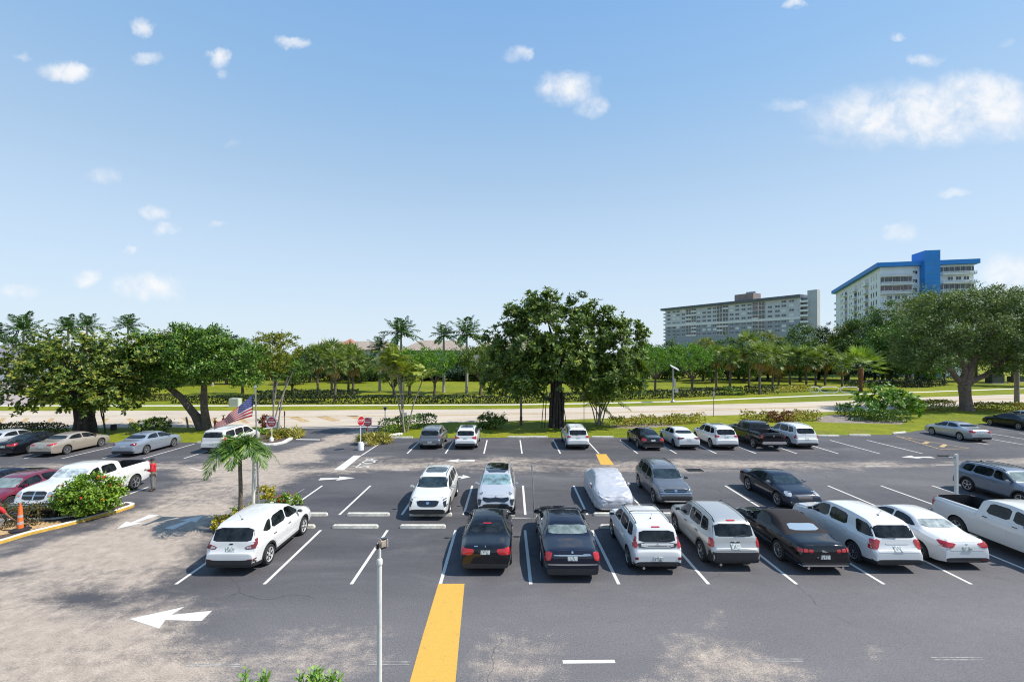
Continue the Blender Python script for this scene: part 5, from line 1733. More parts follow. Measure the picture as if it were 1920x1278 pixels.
bls = [(0, 0, 1.0, 1.12, .95, .78), (.4, -.2, 1.12, .72, .75, .66), (-.5, -.1, .95, .8, .8, .7), (.1, -.5, .75, 1.0, .6, .6), (.75, 0, .85, .6, .6, .55)]
fl = crown_verts(436, bls, 130, .10, .08, .10, nclump=17, fill=.98)
fl2 = crown_verts(437, bls, 40, .10, .08, .07, nclump=7, fill=.98)
bush('flowering_shrub', 'round light green shrub with orange flowers in front of the white pickup at the left', b, bls, 9000, .15, .075, LM['ixora'], 434, clump=.2, stems=8, extra=(('flowers', fl, LM['flower']), ('red_flowers', fl2, LM['redflower'])))
# plants of the small island behind the nearest white SUV
b = G(497, 968)
bush('topiary_shrub', 'small ball headed shrub with yellow leaves on a thin stem beside the flag pole', b, [(0, 0, 1.15, .38, .38, .30)], 900, .11, .06, LM['yelleaf'], 441, stems=1, clump=.1)
b = G(528, 945)
bush('flowering_shrub', 'low shrub with red flowers just beyond the roof of the nearest white SUV', b, [(-.3, 0, .25, .6, .4, .25), (.35, 0, .25, .6, .4, .25)], 1500, .11, .06, LM['ixora'], 442, clump=.12, extra=(('flowers', crown_verts(443, [(0, 0, .28, .8, .4, .26)], 70, .08, .07, .06, nclump=14, fill=.98), LM['redflower']),))
b = G(424, 992)
bush('shrub', 'yellow and green shrub behind the left rear corner of the nearest white SUV', b, [(0, 0, .3, .5, .5, .35), (.5, .5, .4, .5, .5, .35)], 2000, .12, .065, LM['yelleaf'], 444, clump=.12, extra=(('green_leaves', crown_verts(445, [(.5, .5, .45, .6, .6, .35)], 700, .13, .07, .12), LM['ixora']),))
# the ground plants of the two entrance islands
b = G(690, 832)
bush('bromeliad', 'red and yellow spiky plants at the foot of the right do not enter sign', b, [(0, 0, .3, 1.0, .7, .3), (.9, .5, .35, .9, .6, .35)], 1500, .5, .07, LM['bromel'], 446, clump=.22, up=.2, rosette=9)
b = G(527, 822)
bush('bromeliad', 'yellow striped spiky rosette plants on the left sign island', b, [(0, 0, .25, .9, .7, .3), (.7, .6, .3, .8, .6, .3)], 1300, .6, .08, LM['bromel'], 447, clump=.3, up=.2, rosette=9)
b = G(488, 815)
bush('shrub', 'low yellow green ground plant at the left of the sign island', b, [(0, 0, .25, 1.1, .9, .3), (.9, .2, .2, .8, .7, .25)], 1600, .2, .1, LM['ixora'], 448, clump=.2)
b = G(500, 803)
bush('shrub', 'dark red leaved shrub behind the left do not enter sign', b, [(0, 0, .7, .7, .6, .7)], 900, .24, .12, LM['crotonred'], 449, clump=.25)

# foreground sprigs just below the camera
def sprig(label, px, py, d, n, seed, zb=2.6):
    b = at(px, d, py)
    t = thing('shrub', label, 'shrub', (b.x, b.y, 0))
    rnd = random.Random(seed)
    mb = MB(); Vs = []
    for k in range(n):
        tx, ty = rnd.uniform(-.055, .055) * n ** .5, rnd.uniform(-.1, .1)
        tz = b.z - rnd.uniform(0, .16)
        pts = wobble((tx * .6, ty, 0), (tx, ty, tz), 6, .03, rnd)
        mb.tube(pts, [.014, .012, .010, .008, .007, .006, .004], 6)
        C, D, Nn, L, W = [], [], [], [], []
        for j in range(30):
            z = tz - j * .021
            a = j * 2.4
            d_ = np.array([cos(a), sin(a), .75]); d_ /= np.linalg.norm(d_)
            C.append(np.array([tx, ty, z]) + d_ * .045); D.append(d_); Nn.append(np.array([-cos(a) * .6, -sin(a) * .6, 1])); L.append((.055 + .04 * min(1, j / 5)) * rnd.uniform(.7, 1.1)); W.append(.028 + .020 * min(1, j / 5))
        Vs.append(quads(np.array(C), np.array(D), np.array(Nn), np.array(L), np.array(W)))
    mb.build('stems', mat('green_twig', (.10, .16, .03), .7), t, angle=60)
    link_mesh('foliage', quad_mesh('foliage', np.concatenate(Vs), LM['sprig']), t)


sprig('fresh green shrub tip at the bottom edge, the smaller one left of the lamp post', 478, 1264, 5.0, 9, 501)
sprig('fresh green shrub tips at the bottom edge, the taller ones nearer the lamp post', 602, 1254, 5.0, 16, 502)

# ---- the drooping palm of the centre island
b = G(450, 986)
hgt = CAMZ - (852 - H0) / F * b.y
rnd = random.Random(3)
fr = [(k * 2.39996 + .4, 1.36 - .85 * (k / 22), 1.80 * rnd.uniform(.88, 1.08), .66 + .20 * (k / 22) + .08 * rnd.random()) for k in range(22)]
mb = MB().tube([(0, 0, 0), (.02, 0, .3), (.03, 0, 1.6), (0, 0, hgt - .45)], [.15, .10, .085, .075], 12)
mb.tube([(0, 0, hgt - .5), (0, 0, hgt)], [.085, .05], 10)
plant('feather_palm', 'small palm with drooping fronds beside the white pole on the centre island', 'palm tree', b, mb, PALMTR, [('fronds', feather_verts(510, (0, 0, hgt), fr, .70, .050, 42, .55, .55, 2.7), LM['foxtail'])])


# ------------------------------------------------------------------ buildings
WALLW = mat('white_stucco', (.74, .78, .80), .85, noise_amt=.08, noise_scale=.4)
WALLBL = mat('pale_blue_stucco', (.50, .60, .66), .85, noise_amt=.08, noise_scale=.4)
BLUE = mat('bright_blue_paint', (.022, .22, .62), .6, noise_amt=.12, noise_scale=.3)
BLUELINE = mat('teal_joint', (.06, .30, .45), .7)
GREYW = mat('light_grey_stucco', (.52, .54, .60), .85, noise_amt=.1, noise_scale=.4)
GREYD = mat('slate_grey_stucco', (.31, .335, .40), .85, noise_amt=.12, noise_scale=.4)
SLATE = mat('dark_slate_fascia', (.10, .12, .15), .7, noise_amt=.15, noise_scale=.5)
RAILW = mat('white_railing', (.72, .73, .74), .6)
WINDK = mat('dark_window_glass', (.035, .045, .06), .08, spec=.8)
WINRED = mat('window_with_red_brown_curtain', (.13, .075, .085), .15, spec=.7)
WINW = mat('white_shutter', (.66, .68, .70), .6)
TAN = mat('tan_tile_roof', (.30, .245, .20), .9, noise_amt=.25, noise_scale=1.2, bump=.4, bump_scale=6)
GREYROOF = mat('grey_shingle_roof', (.20, .19, .21), .9, noise_amt=.25, noise_scale=1.5)


class Face:
    """a vertical wall frame: s runs along the wall, n points outward"""
    def __init__(s, a, b):
        s.a, s.b = Vector((*a, 0)), Vector((*b, 0))
        s.t = (s.b - s.a).normalized()
        s.L = (s.b - s.a).length
        s.n = Vector((s.t.y, -s.t.x, 0))
        s.M = Matrix(((s.t.x, s.n.x, 0, s.a.x), (s.t.y, s.n.y, 0, s.a.y), (0, 0, 1, 0), (0, 0, 0, 1)))

    def s_of(s, px):
        """where the photo column PX meets this wall"""
        k = (px - 960) / F
        # a + t*s : x = k*y
        return (k * s.a.y - s.a.x) / (s.t.x - k * s.t.y)

    def box(s, mb, s0, s1, n0, n1, z0, z1, mi=0):
        return mb.box(((s0 + s1) / 2, (n0 + n1) / 2, (z0 + z1) / 2), (s1 - s0, n1 - n0, z1 - z0), mi, 0, s.M)


def win(face, parent, s, z, w, h, glass, frame=RAILW, name='window', proud=.05, bars=1):
    mb = MB()
    face.box(mb, s - w / 2, s + w / 2, .002, proud, z - h / 2, z + h / 2, 1)
    for a, b, c, d in ((s - w / 2, s + w / 2, z + h / 2, z + h / 2 + .09), (s - w / 2, s + w / 2, z - h / 2 - .12, z - h / 2)):
        face.box(mb, a, b, .002, proud + .06, c, d, 0)
    for k in range(bars):
        q = s - w / 2 + w * (k + 1) / (bars + 1)
        face.box(mb, q - .04, q + .04, proud, proud + .03, z - h / 2, z + h / 2, 0)
    return mb.build(name, [frame, glass], parent, smooth=False)


# ---- grey tower block
def grey_block():
    A, B = (112, 335), (160.3, 255)
    t = thing('apartment_block', 'long grey tower block with a dark roof slab and white balcony stacks', 'building', (0, 0, 0))
    f = Face(A, B)
    L = f.L
    top, band = 38.6, 27.4
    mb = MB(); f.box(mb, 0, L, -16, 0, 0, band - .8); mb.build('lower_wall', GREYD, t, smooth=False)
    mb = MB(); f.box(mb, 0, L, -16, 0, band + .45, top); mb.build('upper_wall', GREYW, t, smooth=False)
    mb = MB(); f.box(mb, -.1, L + .1, -16.1, .25, band - .8, band + .45); mb.build('white_band', RAILW, t, smooth=False)
    mb = MB(); f.box(mb, -3.2, L + .6, -18, 1.6, top, top + 1.55); mb.build('roof_slab', SLATE, t, smooth=False)
    s0, s1 = f.s_of(1230 + 805 / 5.82), f.s_of(1230 + 1010 / 5.82)
    mb = MB(); f.box(mb, s0, s1, -13, -5, top + 1.55, top + 6.2); ph = mb.build('roof_plant_room', mat('brown_plant_room', (.26, .21, .19), .9, noise_amt=.15, noise_scale=.4), t, smooth=False)
    mb = MB()
    for k in range(4): mb.lathe([(.9, 0), (1.0, .8), (.7, 1.4)], 10, 0, Matrix.Translation((f.a + f.t * (s0 + (s1 - s0) * (.5 + .12 * k)) - f.n * 9).to_tuple()[:2] + (top + 6.2,)))
    mb.build('roof_fans', GREYD, ph)
    # stair tower and end wall at the right end
    mb = MB(); f.box(mb, L + 3.4, L + 8.4, -3.6, -.5, 0, top + 3.4); mb.build('stair_tower', mat('pale_grey_tower', (.44, .45, .47), .85, noise_amt=.08, noise_scale=.3), t, smooth=False)
    mb = MB(); f.box(mb, L, L + 3.4, -13, -1.5, 0, top - .2); mb.build('end_wall', GREYW, t, smooth=False)
    rows = [37.0, 34.6, 31.9, 29.2, 25.7, 23.2, 20.6]
    rng = random.Random(4)
    cols = [140, 197, 240, 298, 465, 525, 580, 640, 825, 887, 955, 1020, 1243, 1325, 1395, 1480]
    made = 0
    rest = MB()
    for ci in reversed(range(len(cols))):
        s = f.s_of(1230 + cols[ci] / 5.82)
        for ri, z in enumerate(rows):
            if ri == 0 and ci in (4, 5, 12, 13): continue
            g_ = WINW if rng.random() < (.34 if ri in (2, 5) else .16) else WINDK
            h = .75 if (ri in (3,) and ci < 4) else 1.25
            if made < 98:
                win(f, t, s, z, 2.5, h, g_)
                made += 1
            else:
                f.box(rest, s - 1.25, s + 1.25, .002, .05, z - h / 2, z + h / 2, 1)
                f.box(rest, s - 1.25, s + 1.25, .002, .1, z - h / 2 - .12, z - h / 2, 0)
    o = rest.build('window', [RAILW, WINDK], t, smooth=False)
    o['kind'] = 'stuff'
    # balcony stacks: slabs, posts and dark openings
    for x0, x1 in ((330, 384), (388, 440), (666, 726), (730, 790), (1052, 1116), (1122, 1192)):
        a, b = f.s_of(1230 + x0 / 5.82), f.s_of(1230 + x1 / 5.82)
        for z in rows:
            mb = MB()
            f.box(mb, a, b, .003, .30, z - 1.35, z - 1.15, 0)
            f.box(mb, a, b, .26, .32, z - 1.15, z - .35, 0) if rng.random() < .55 else f.box(mb, a, b, .26, .32, z - .5, z - .4, 0)
            f.box(mb, a + .1, b - .1, .003, .06, z - 1.14, z + 1.05, 1)
            for q in (a + .05, (a + b) / 2, b - .05): f.box(mb, q - .07, q + .07, .10, .26, z - 1.14, z + 1.15, 0)
            mb.build('balcony', [RAILW, WINRED if rng.random() < .3 else WINDK], t, smooth=False)
    a = L + .1
    for z in rows + [18]:
        mb = MB()
        f.box(mb, a, a + 4.3, -3.0, .5, z - 1.4, z - 1.2, 0)
        f.box(mb, a, a + 4.3, .42, .5, z - 1.2, z - .25, 0)
        f.box(mb, a, a + 3.2, -1.45, -1.2, z - 1.19, z + 1.1, 1)
        mb.build('corner_balcony', [RAILW, WINDK], t, smooth=False)
        mb = MB()
        f.box(mb, -1.6, -.05, -3, .2, z - 1.4, z - 1.2, 0)
        f.box(mb, -1.6, -1.5, -3, .2, z - 1.2, z - .3, 0)
        mb.build('corner_balcony', [RAILW, WINDK], t, smooth=False)
    return t


grey_block()


# ---- blue roofed tower block
def blue_block():
    t = thing('apartment_block', 'white tower block with a bright blue roof edge and blue stair tower', 'building', (0, 0, 0))
    P, Q, R = (149, 211), (118, 147), (142.3, 141.4)
    fl, fr = Face(P, Q), Face(Q, R)
    top = 35.0
    ctr = Vector((160, 190, 0))
    base = [P, Q, R, (R[0] + 24, R[1] + 55), (P[0] + 26, P[1] + 10)]
    mb = MB().prism(base, 0, top); mb.build('wall', WALLW, t, smooth=False)
    # roof edge: the outline pushed outward
    out = []
    nn = [fl.n, fr.n]
    q0 = Vector((*P, 0)) + fl.n * 1.5 - fl.t * 1.6
    q1 = Vector((*Q, 0)) + (fl.n + fr.n).normalized() * 1.75
    q2 = Vector((*R, 0)) + fr.n * 1.5 + fr.t * .8
    mb = MB().prism([tuple(q0[:2]), tuple(q1[:2]), tuple(q2[:2]), (R[0] + 26, R[1] + 56), (P[0] + 27, P[1] + 12)], top, top + 1.35)
    mb.build('roof_edge', BLUE, t, smooth=False)
    sa, sb = fr.s_of(1724), fr.s_of(1752.5)
    mb = MB(); fr.box(mb, sa, sb, -4, 2.6, 0, top + 4.3); tw = mb.build('stair_tower', BLUE, t, smooth=False)
    for z in (35.2, 32.4, 29.7, 26.9, 24.1):
        mb = MB(); fr.box(mb, sa - .02, sb + .02, 2.4, 2.63, z - .09, z + .09)
        mb.build('joint_line', BLUELINE, tw, smooth=False)
    rng = random.Random(9)
    rows = [33.3, 30.6, 27.85, 25.1, 22.4]
    # right hand face: two stacks of long balconies
    for x0, x1, fin in ((1650.5, 1709.5, 0), (1763, 1826, 1)):
        a, b = fr.s_of(x0), fr.s_of(x1)
        for i, z in enumerate(rows):
            mb = MB()
            fr.box(mb, a, b, .003, 1.3, z - 1.55, z - 1.35, 0)
            nb = 14
            fr.box(mb, a, b, 1.18, 1.28, z - .62, z - .50, 0)
            fr.box(mb, a, b, 1.2, 1.26, z - 1.35, z - .95, 0)
            for k in range(nb + 1):
                q = a + (b - a) * k / nb
                fr.box(mb, q - .09, q + .09, 1.2, 1.26, z - 1.35, z - .5, 0)
            mb.build('balcony', RAILW, t, smooth=False)
            glassy = (i in (1, 2)) if not fin else (i in (0, 2, 3))
            if glassy:
                m = WINRED if (i == 2 and not fin) else WINDK
                nw = 4 if not fin else 6
                for k in range(nw):
                    q0_, q1_ = a + (b - a) * (k + .06) / nw, a + (b - a) * (k + .94) / nw
                    win(fr, t, (q0_ + q1_) / 2, z + .25, q1_ - q0_, 1.5, m, bars=1, proud=.2)
            elif i or fin:
                for q in (.3, .55, .78): win(fr, t, a + (b - a) * q, z + .1, 1.3, 1.1, WINDK)
    for z in rows: win(fr, t, fr.s_of(1715.5), z - .3, 1.2, 1.0, WINDK)
    # left hand face: bays of wide windows between narrow ones
    cols = [(1540 + 510 / 6, 1), (1540 + 385 / 6, 1), (1540 + 278 / 6, 1), (1540 + 563 / 6, 0), (1540 + 590 / 6, 0), (1540 + 620 / 6, 0), (1540 + 460 / 6, 0), (1540 + 420 / 6, 0), (1540 + 438 / 6, 0), (1540 + 340 / 6, 0), (1540 + 322 / 6, 0), (1540 + 238 / 6, 0), (1540 + 222 / 6, 0)]
    for x, wide in cols:
        s = fl.s_of(x)
        for i, z in enumerate([32.6, 29.9, 27.1, 24.4, 21.6]):
            if wide:
                mb = MB()
                fl.box(mb, s - 2.6, s + 2.6, .003, .9, z - 1.5, z - 1.3, 0)
                fl.box(mb, s - 2.6, s + 2.6, .84, .9, z - 1.3, z - .6, 0)
                mb.build('balcony', RAILW, t, smooth=False)
                for k in (-1, 1): win(fl, t, s + k * 1.1, z + .15, 2.0, 1.35, WINRED if rng.random() < .3 else WINDK, bars=1)
            else:
                win(fl, t, s, z - .1, 1.0, 1.5, WINDK, bars=0)
    for i, z in enumerate([31.5, 28.8, 26, 23.2, 20.4, 17.6]):
        mb = MB(); fl.box(mb, -1.8, -.05, -2.5, .3, z - 1.5, z - 1.3); fl.box(mb, -1.8, -1.7, -2.5, .3, z - 1.3, z - .5)
        mb.build('corner_balcony', RAILW, t, smooth=False)
    return t


blue_block()


# ---- low houses beyond the lawn
def house(label, px0, px1, d, zwall, zridge, roof_m, wall_m, wins=(), depth=14, hip=5, cupola=None, group=None):
    x0, x1 = (px0 - 960) / F * d, (px1 - 960) / F * d
    t = thing('house', label, 'house', ((x0 + x1) / 2, d, 0), 0, group)
    w = x1 - x0
    MB().box((0, depth / 2, zwall / 2), (w, depth, zwall)).build('wall', wall_m, t, smooth=False)
    e = .8
    mb = MB().add([(-w / 2 - e, -e, zwall), (w / 2 + e, -e, zwall), (w / 2 + e, depth + e, zwall), (-w / 2 - e, depth + e, zwall), (-w / 2 + hip, depth / 2, zridge), (w / 2 - hip, depth / 2, zridge)],
                  [(0, 1, 5, 4), (1, 2, 5), (2, 3, 4, 5), (3, 0, 4), (3, 2, 1, 0)])
    rf = mb.build('roof', roof_m, t, smooth=False)
    if cupola is not None:
        cx = (cupola - 960) / F * d - (x0 + x1) / 2
        MB().add([(cx - 2.4, depth * .2, zridge - 1.2), (cx + 2.4, depth * .2, zridge - 1.2), (cx + 2.4, depth * .8, zridge - 1.2), (cx - 2.4, depth * .8, zridge - 1.2), (cx, depth / 2, zridge + .9)], [(0, 1, 4), (1, 2, 4), (2, 3, 4), (3, 0, 4), (3, 2, 1, 0)]).build('roof_peak', mat('red_tile', (.36, .15, .10), .9), rf, smooth=False)
    f = Face((-w / 2, 0), (w / 2, 0))
    for px, z, ww, hh in wins:
        s = (px - px0) / F * d
        win(f, t, s, z, ww, hh, WINDK, bars=1, proud=.06)
    return t


GHS = 'low tan roofed houses beyond the lawn'
house('low cream house with a tan roof and small red peak, behind the fan palm clump', 565, 745, 150, 8.6, 11.6, TAN, mat('cream_wall', (.60, .57, .53), .9, noise_amt=.1), ((722, 6.6, 2.4, 1.8), (700, 4, 2, 2)), cupola=643, group=GHS)
house('low cream house with a tan roof behind the slim feather palm', 752, 880, 146, 8.4, 11.8, TAN, MATS['cream_wall'], ((855, 3.2, 3.4, 2.4), (845, 6.8, 2.4, 1.6), (775, 5.5, 2, 1.8)), group=GHS)
house('low cream house with a tan roof, mostly hidden by the central tree', 884, 1060, 150, 8.4, 11.6, TAN, MATS['cream_wall'], ((905, 4, 2.4, 1.8), (930, 6.5, 2, 1.6)), group=GHS)
house('white house with a grey roof at the left edge behind the palms', -120, 92, 122, 5.6, 9.6, GREYROOF, mat('bright_white_wall', (.72, .72, .72), .9), ((20, 3, 2.2, 1.6), (60, 3, 2.2, 1.6)))


# ------------------------------------------------------------------ street furniture and small things
POLEW = mat('white_painted_pole', (.66, .64, .58), .5, noise_amt=.12, noise_scale=3)
STEEL = mat('galvanised_steel', (.36, .37, .38), .45, .6)
WOODP = mat('weathered_wood_pole', (.24, .20, .17), .95, noise_amt=.3, noise_scale=3, bump=.5, bump_scale=14)
RUST = mat('rusty_brown_metal', (.16, .065, .04), .85, noise_amt=.4, noise_scale=10)
SIGNRED = mat('sign_red', (.42, .015, .02), .45)
SIGNWHITE = mat('sign_white', (.70, .70, .70), .5)
SIGNGREY = mat('sign_back_grey', (.40, .40, .41), .5, .4)
ORANGE = mat('cone_orange', (.72, .15, .03), .55, noise_amt=.12)
GREENBOX = mat('dark_green_cabinet', (.035, .05, .045), .6)


def wheel_stop(label, x, y, L=1.95, rz=0.0, group='concrete wheel stops'):
    t = thing('wheel_stop', label, 'wheel stop', (x, y, .008), rz, group)
    h = L / 2
    pr = [(-.09, 0), (.09, 0), (.07, .11), (.045, .135), (-.045, .135), (-.07, .11)]
    vs = []
    for xx, k in ((-h, .0), (-h + .06, 1), (h - .06, 1), (h, 0)):
        for a, b in pr: vs.append((xx, a * (.8 + .2 * k), b * (.7 + .3 * k)))
    n = len(pr)
    fs = [(i * n + j, i * n + (j + 1) % n, (i + 1) * n + (j + 1) % n, (i + 1) * n + j) for i in range(3) for j in range(n)]
    fs += [tuple(range(n - 1, -1, -1)), tuple(3 * n + k for k in range(n))]
    MB().add(vs, fs).build('block', CONC, t, angle=25)
    return t


for lab, x, y in (
    ('wheel stop at the nose of the nearest white SUV on the left', -9.45, 19.72),
    ('bare wheel stop in the empty space right of the nearest white SUV', -6.73, 19.72),
    ('bare wheel stop just left of the black sedan with red lights in the near row', -3.83, 19.72),
    ('wheel stop under the nose of the black sedan with square red lights', -.95, 19.72),
    ('wheel stop in front of the long black sedan with the chrome bar', 2.0, 19.72),
    ('wheel stop at the nose of the boxy white hatchback in the near row', 4.75, 19.72),
    ('wheel stop ahead of the silver SUV in the near row', 7.75, 19.72),
    ('wheel stop past the bonnet of the nearest white SUV, in the row behind', -9.5, 21.2),
    ('bare wheel stop in the empty space left of the white crossover', -6.64, 21.2),
    ('wheel stop in front of the white crossover with the dark grille', -3.75, 21.2),
    ('wheel stop in front of the silver white SUV with the sunshade', -.85, 21.2),
    ('wheel stop in front of the covered car', 4.75, 21.2),
    ('wheel stop in front of the dark grey SUV', 7.7, 21.2),
    ('wheel stop at the kerb left of the grey boxy hatchback', -9.75, 40.6),
    ('kerb end wheel stop directly below the wooden post', .55, 40.75),
    ('wheel stop left of the white SUV under the central tree', 2.2, 40.8),
    ('wheel stop right of the white SUV under the central tree', 8.05, 40.8),
    ('wheel stop right of the boxy white SUV on the grass edge', 28.6, 41.5),
    ('wheel stop between the empty spaces on the right grass edge', 31.6, 41.7),
    ('wheel stop beside the tan sedan, at its nose', -31.2, 38.3),
    ('wheel stop beside the silver blue sedan, at its nose', -25.3, 38.3),
    ('wheel stop left of the white minivan', -22.9, 38.3)): wheel_stop(lab, x, y)
wheel_stop('tilted wheel stop left of the silver sedan at the right', 36.3, 43.0, rz=radians(22))


# ---- planter islands
def island(name, label, outline, kerb_m, fill_m, h=.14, wid=.16, band_m=None, rocky=0):
    """a kerbed bed; OUTLINE are ground points in order"""
    pts = [Vector((q[0], q[1], 0)) for q in chaikin(outline, 2)]
    c = sum(pts, Vector()) / len(pts)
    t = thing(name, label, 'planter bed', (c.x, c.y, 0))
    n = len(pts)
    nin = []
    for i in range(n):
        d = (pts[(i + 1) % n] - pts[i - 1]).normalized()
        m_ = Vector((-d.y, d.x, 0))
        nin.append(m_)
    ar = sum(pts[i].x * pts[(i + 1) % n].y - pts[(i + 1) % n].x * pts[i].y for i in range(n))
    sg = 1 if ar > 0 else -1
    vs = []
    for i in range(n):
        o = pts[i] - c
        j = o + nin[i] * sg * wid
        vs += [(o.x, o.y, -.02), (o.x, o.y, h * .85), (o.x + nin[i].x * sg * .03, o.y + nin[i].y * sg * .03, h), (j.x, j.y, h), (j.x, j.y, .0)]
    fs, mi = [], []
    for i in range(n):
        a, b = i * 5, ((i + 1) % n) * 5
        for k in range(4):
            fs.append((a + k, b + k, b + k + 1, a + k + 1)); mi.append(1 if k == 0 else 0)
    MB().add(vs, fs, mi).build('kerb', [kerb_m, band_m or kerb_m], t, smooth=False)
    inner = [tuple((pts[i] - c + nin[i] * sg * wid * .9)[:2]) for i in range(n)]
    MB().prism(inner, -.02, h * .7).build('soil', fill_m, t, smooth=False)
    return t, c, pts


island('planter_bed', 'bed with a white and yellow kerb in front of the left white pickup', gp([(-60, 1036), (0, 1020), (55, 1003), (115, 989), (175, 973), (220, 961), (250, 951), (253, 947), (238, 945), (205, 953), (150, 968), (100, 976), (0, 978), (-60, 978)]), KERBW, MULCH, .15, .17, KERBY)
st = sheet([(x, y) for x, y in gp([(-40, 1018), (0, 1008), (60, 997), (118, 985), (110, 981), (60, 984), (0, 986), (-40, 986)])], .112, SANDY, 'straw_patch')
st['kind'] = 'structure'
island('planter_bed', 'small kerbed island with the flag pole and palm behind the nearest white SUV', gp([(408, 996), (430, 998), (462, 992), (500, 976), (545, 947), (552, 938), (535, 935), (510, 944), (470, 965), (425, 982)]), KERBW, MULCH, .14, .15)
island('planter_bed', 'rounded sign island with a white rock edge at the left of the entrance', gp([(462, 824), (478, 831), (494, 836), (515, 835), (535, 831), (551, 822), (556, 813), (551, 806), (540, 803), (500, 804), (468, 812)]), KERBW, MULCH, .16, .3)

# white painted stones edging the bed at the right of the entrance
rnd = random.Random(12)
n_st = 26
path = gp([(679, 836), (690, 831), (702, 832), (711, 826), (722, 820), (736, 817), (752, 815.5)])
seg = []
for i in range(n_st):
    u = i / (n_st - 1) * (len(path) - 1)
    k = min(int(u), len(path) - 2)
    seg.append(Vector(path[k]).lerp(Vector(path[k + 1]), u - k))
shapes = []
for k in range(4):
    bm = bmesh.new()
    bmesh.ops.create_icosphere(bm, subdivisions=2, radius=.17)
    for v in bm.verts: v.co *= 1 + .28 * noise.noise(v.co * 7 + Vector((k * 9, 0, 0)))
    me = bpy.data.meshes.new('edging_stone'); bm.to_mesh(me); bm.free()
    me.materials.append(KERBW); shapes.append(me)
for i, q in enumerate(seg):
    o = bpy.data.objects.new('edging_stone', shapes[i % 4])
    COL.objects.link(o)
    o.location = (q.x, q.y, .09)
    o.scale = (rnd.uniform(.85, 1.35), rnd.uniform(.8, 1.1), rnd.uniform(.7, 1.0))
    o.rotation_euler = (0, 0, rnd.uniform(0, 6))
    tag(o, 'white painted stone edging the bed at the right of the entrance', 'stone', 'white stones edging the entrance bed')


# ---- signs
def letters(body, size, m, name, parent, loc, rot, width=None):
    c = bpy.data.curves.new(name, 'FONT')
    c.body = body; c.size = size; c.align_x = 'CENTER'; c.align_y = 'CENTER'; c.extrude = .002
    o = bpy.data.objects.new(name, c)
    COL.objects.link(o)
    dg = bpy.context.evaluated_depsgraph_get(); dg.update()
    me = bpy.data.meshes.new_from_object(o.evaluated_get(dg))
    bpy.data.objects.remove(o, do_unlink=True)
    me.name = name
    if width:
        xs = [v.co.x for v in me.vertices]
        k = width / (max(xs) - min(xs))
        for v in me.vertices: v.co.x *= k
    me.materials.clear(); me.materials.append(m)
    ob = link_mesh(name, me, parent)
    ob.location = loc; ob.rotation_euler = rot
    return ob


def disc(mb, r, y, z, n=32, th=.01, mi=0, a0=0, x=0):
    """a plate facing -y"""
    vs = [(x + r * cos(a0 + 2 * pi * k / n), y, z + r * sin(a0 + 2 * pi * k / n)) for k in range(n)] + [(x + r * cos(a0 + 2 * pi * k / n), y + th, z + r * sin(a0 + 2 * pi * k / n)) for k in range(n)]
    fs = [tuple(range(n)), tuple(range(2 * n - 1, n - 1, -1))] + [(k, n + k, n + (k + 1) % n, (k + 1) % n) for k in range(n)]
    return mb.add(vs, fs, mi)


def no_entry(label, base, z, rz, side, pole_m, box=False):
    t = thing('traffic_sign', label, 'traffic sign', base, rz)
    MB().tube([(0, .04, 0), (0, .04, z + side * .3)], .035, 8).build('post', pole_m, t)
    MB().lathe([(.17, 0), (.17, .18), (.13, .30), (.06, .34)], 14).build('foot', SIGNWHITE, t)
    p = MB().rbox((0, 0, z), (side, .012, side), .005).build('plate', SIGNWHITE, t)
    disc(MB(), side * .455, -.016, z, 36).build('red_disc', SIGNRED, p)
    MB().box((0, -.022, z), (side * .70, .008, side * .13)).build('white_bar', SIGNWHITE, p)
    letters('DO NOT', side * .17, SIGNWHITE, 'lettering', p, (0, -.020, z + side * .215), (pi / 2, 0, 0), side * .56)
    letters('ENTER', side * .17, SIGNWHITE, 'lettering', p, (0, -.020, z - side * .215), (pi / 2, 0, 0), side * .48)
    if box: MB().rbox((-.02, -.06, z - side * .82), (.12, .12, .26), .02).build('timer_box', RUST, t)
    return t


no_entry('red and white DO NOT ENTER sign on a white post on the left island', G(509, 829) + Vector((0, 0, .1)), 1.62, radians(-8), .90, SIGNWHITE)
no_entry('red and white DO NOT ENTER sign behind the stop sign, right of the entrance', G(689, 823), 1.50, radians(-6), .80, mat('red_brown_post', (.28, .12, .09), .8), True)
b = G(676.5, 843)
t = thing('traffic_sign', 'narrow looking red stop sign turned to the side on a white barrel foot', 'traffic sign', b, radians(64))
MB().tube([(0, .03, 0), (0, .03, 2.6)], .04, 8).build('post', SIGNWHITE, t)
MB().lathe([(.24, 0), (.23, .05), (.20, .55), (.17, .60), (.05, .62)], 18).build('foot', SIGNWHITE, t)
pl = disc(MB(), .40, -.02, 2.25, 8, .012, 0, pi / 8).build('plate', SIGNWHITE, t, smooth=False)
disc(MB(), .372, -.026, 2.25, 8, .005, 0, pi / 8).build('red_octagon', SIGNRED, pl, smooth=False)
letters('STOP', .27, SIGNWHITE, 'lettering', pl, (0, -.034, 2.25), (pi / 2, 0, 0), .58)


def path_lamp(label, px, yb, yt):
    b = G(px, yb)
    h = CAMZ - (yt - H0) / F * b.y
    t = thing('path_lamp', label, 'lamp', b, 0, 'small path lamps at the entrance')
    MB().tube([(0, 0, 0), (0, 0, h - .32)], .045, 8).build('post', POLEW, t)
    MB().lathe([(.05, h - .36), (.10, h - .30), (.14, h - .12), (.13, h - .10)], 10).build('lantern', GLOSSBLK, t)
    MB().lathe([(.24, h - .10), (.22, h - .06), (.05, h)], 12).build('cap', GLOSSBLK, t)


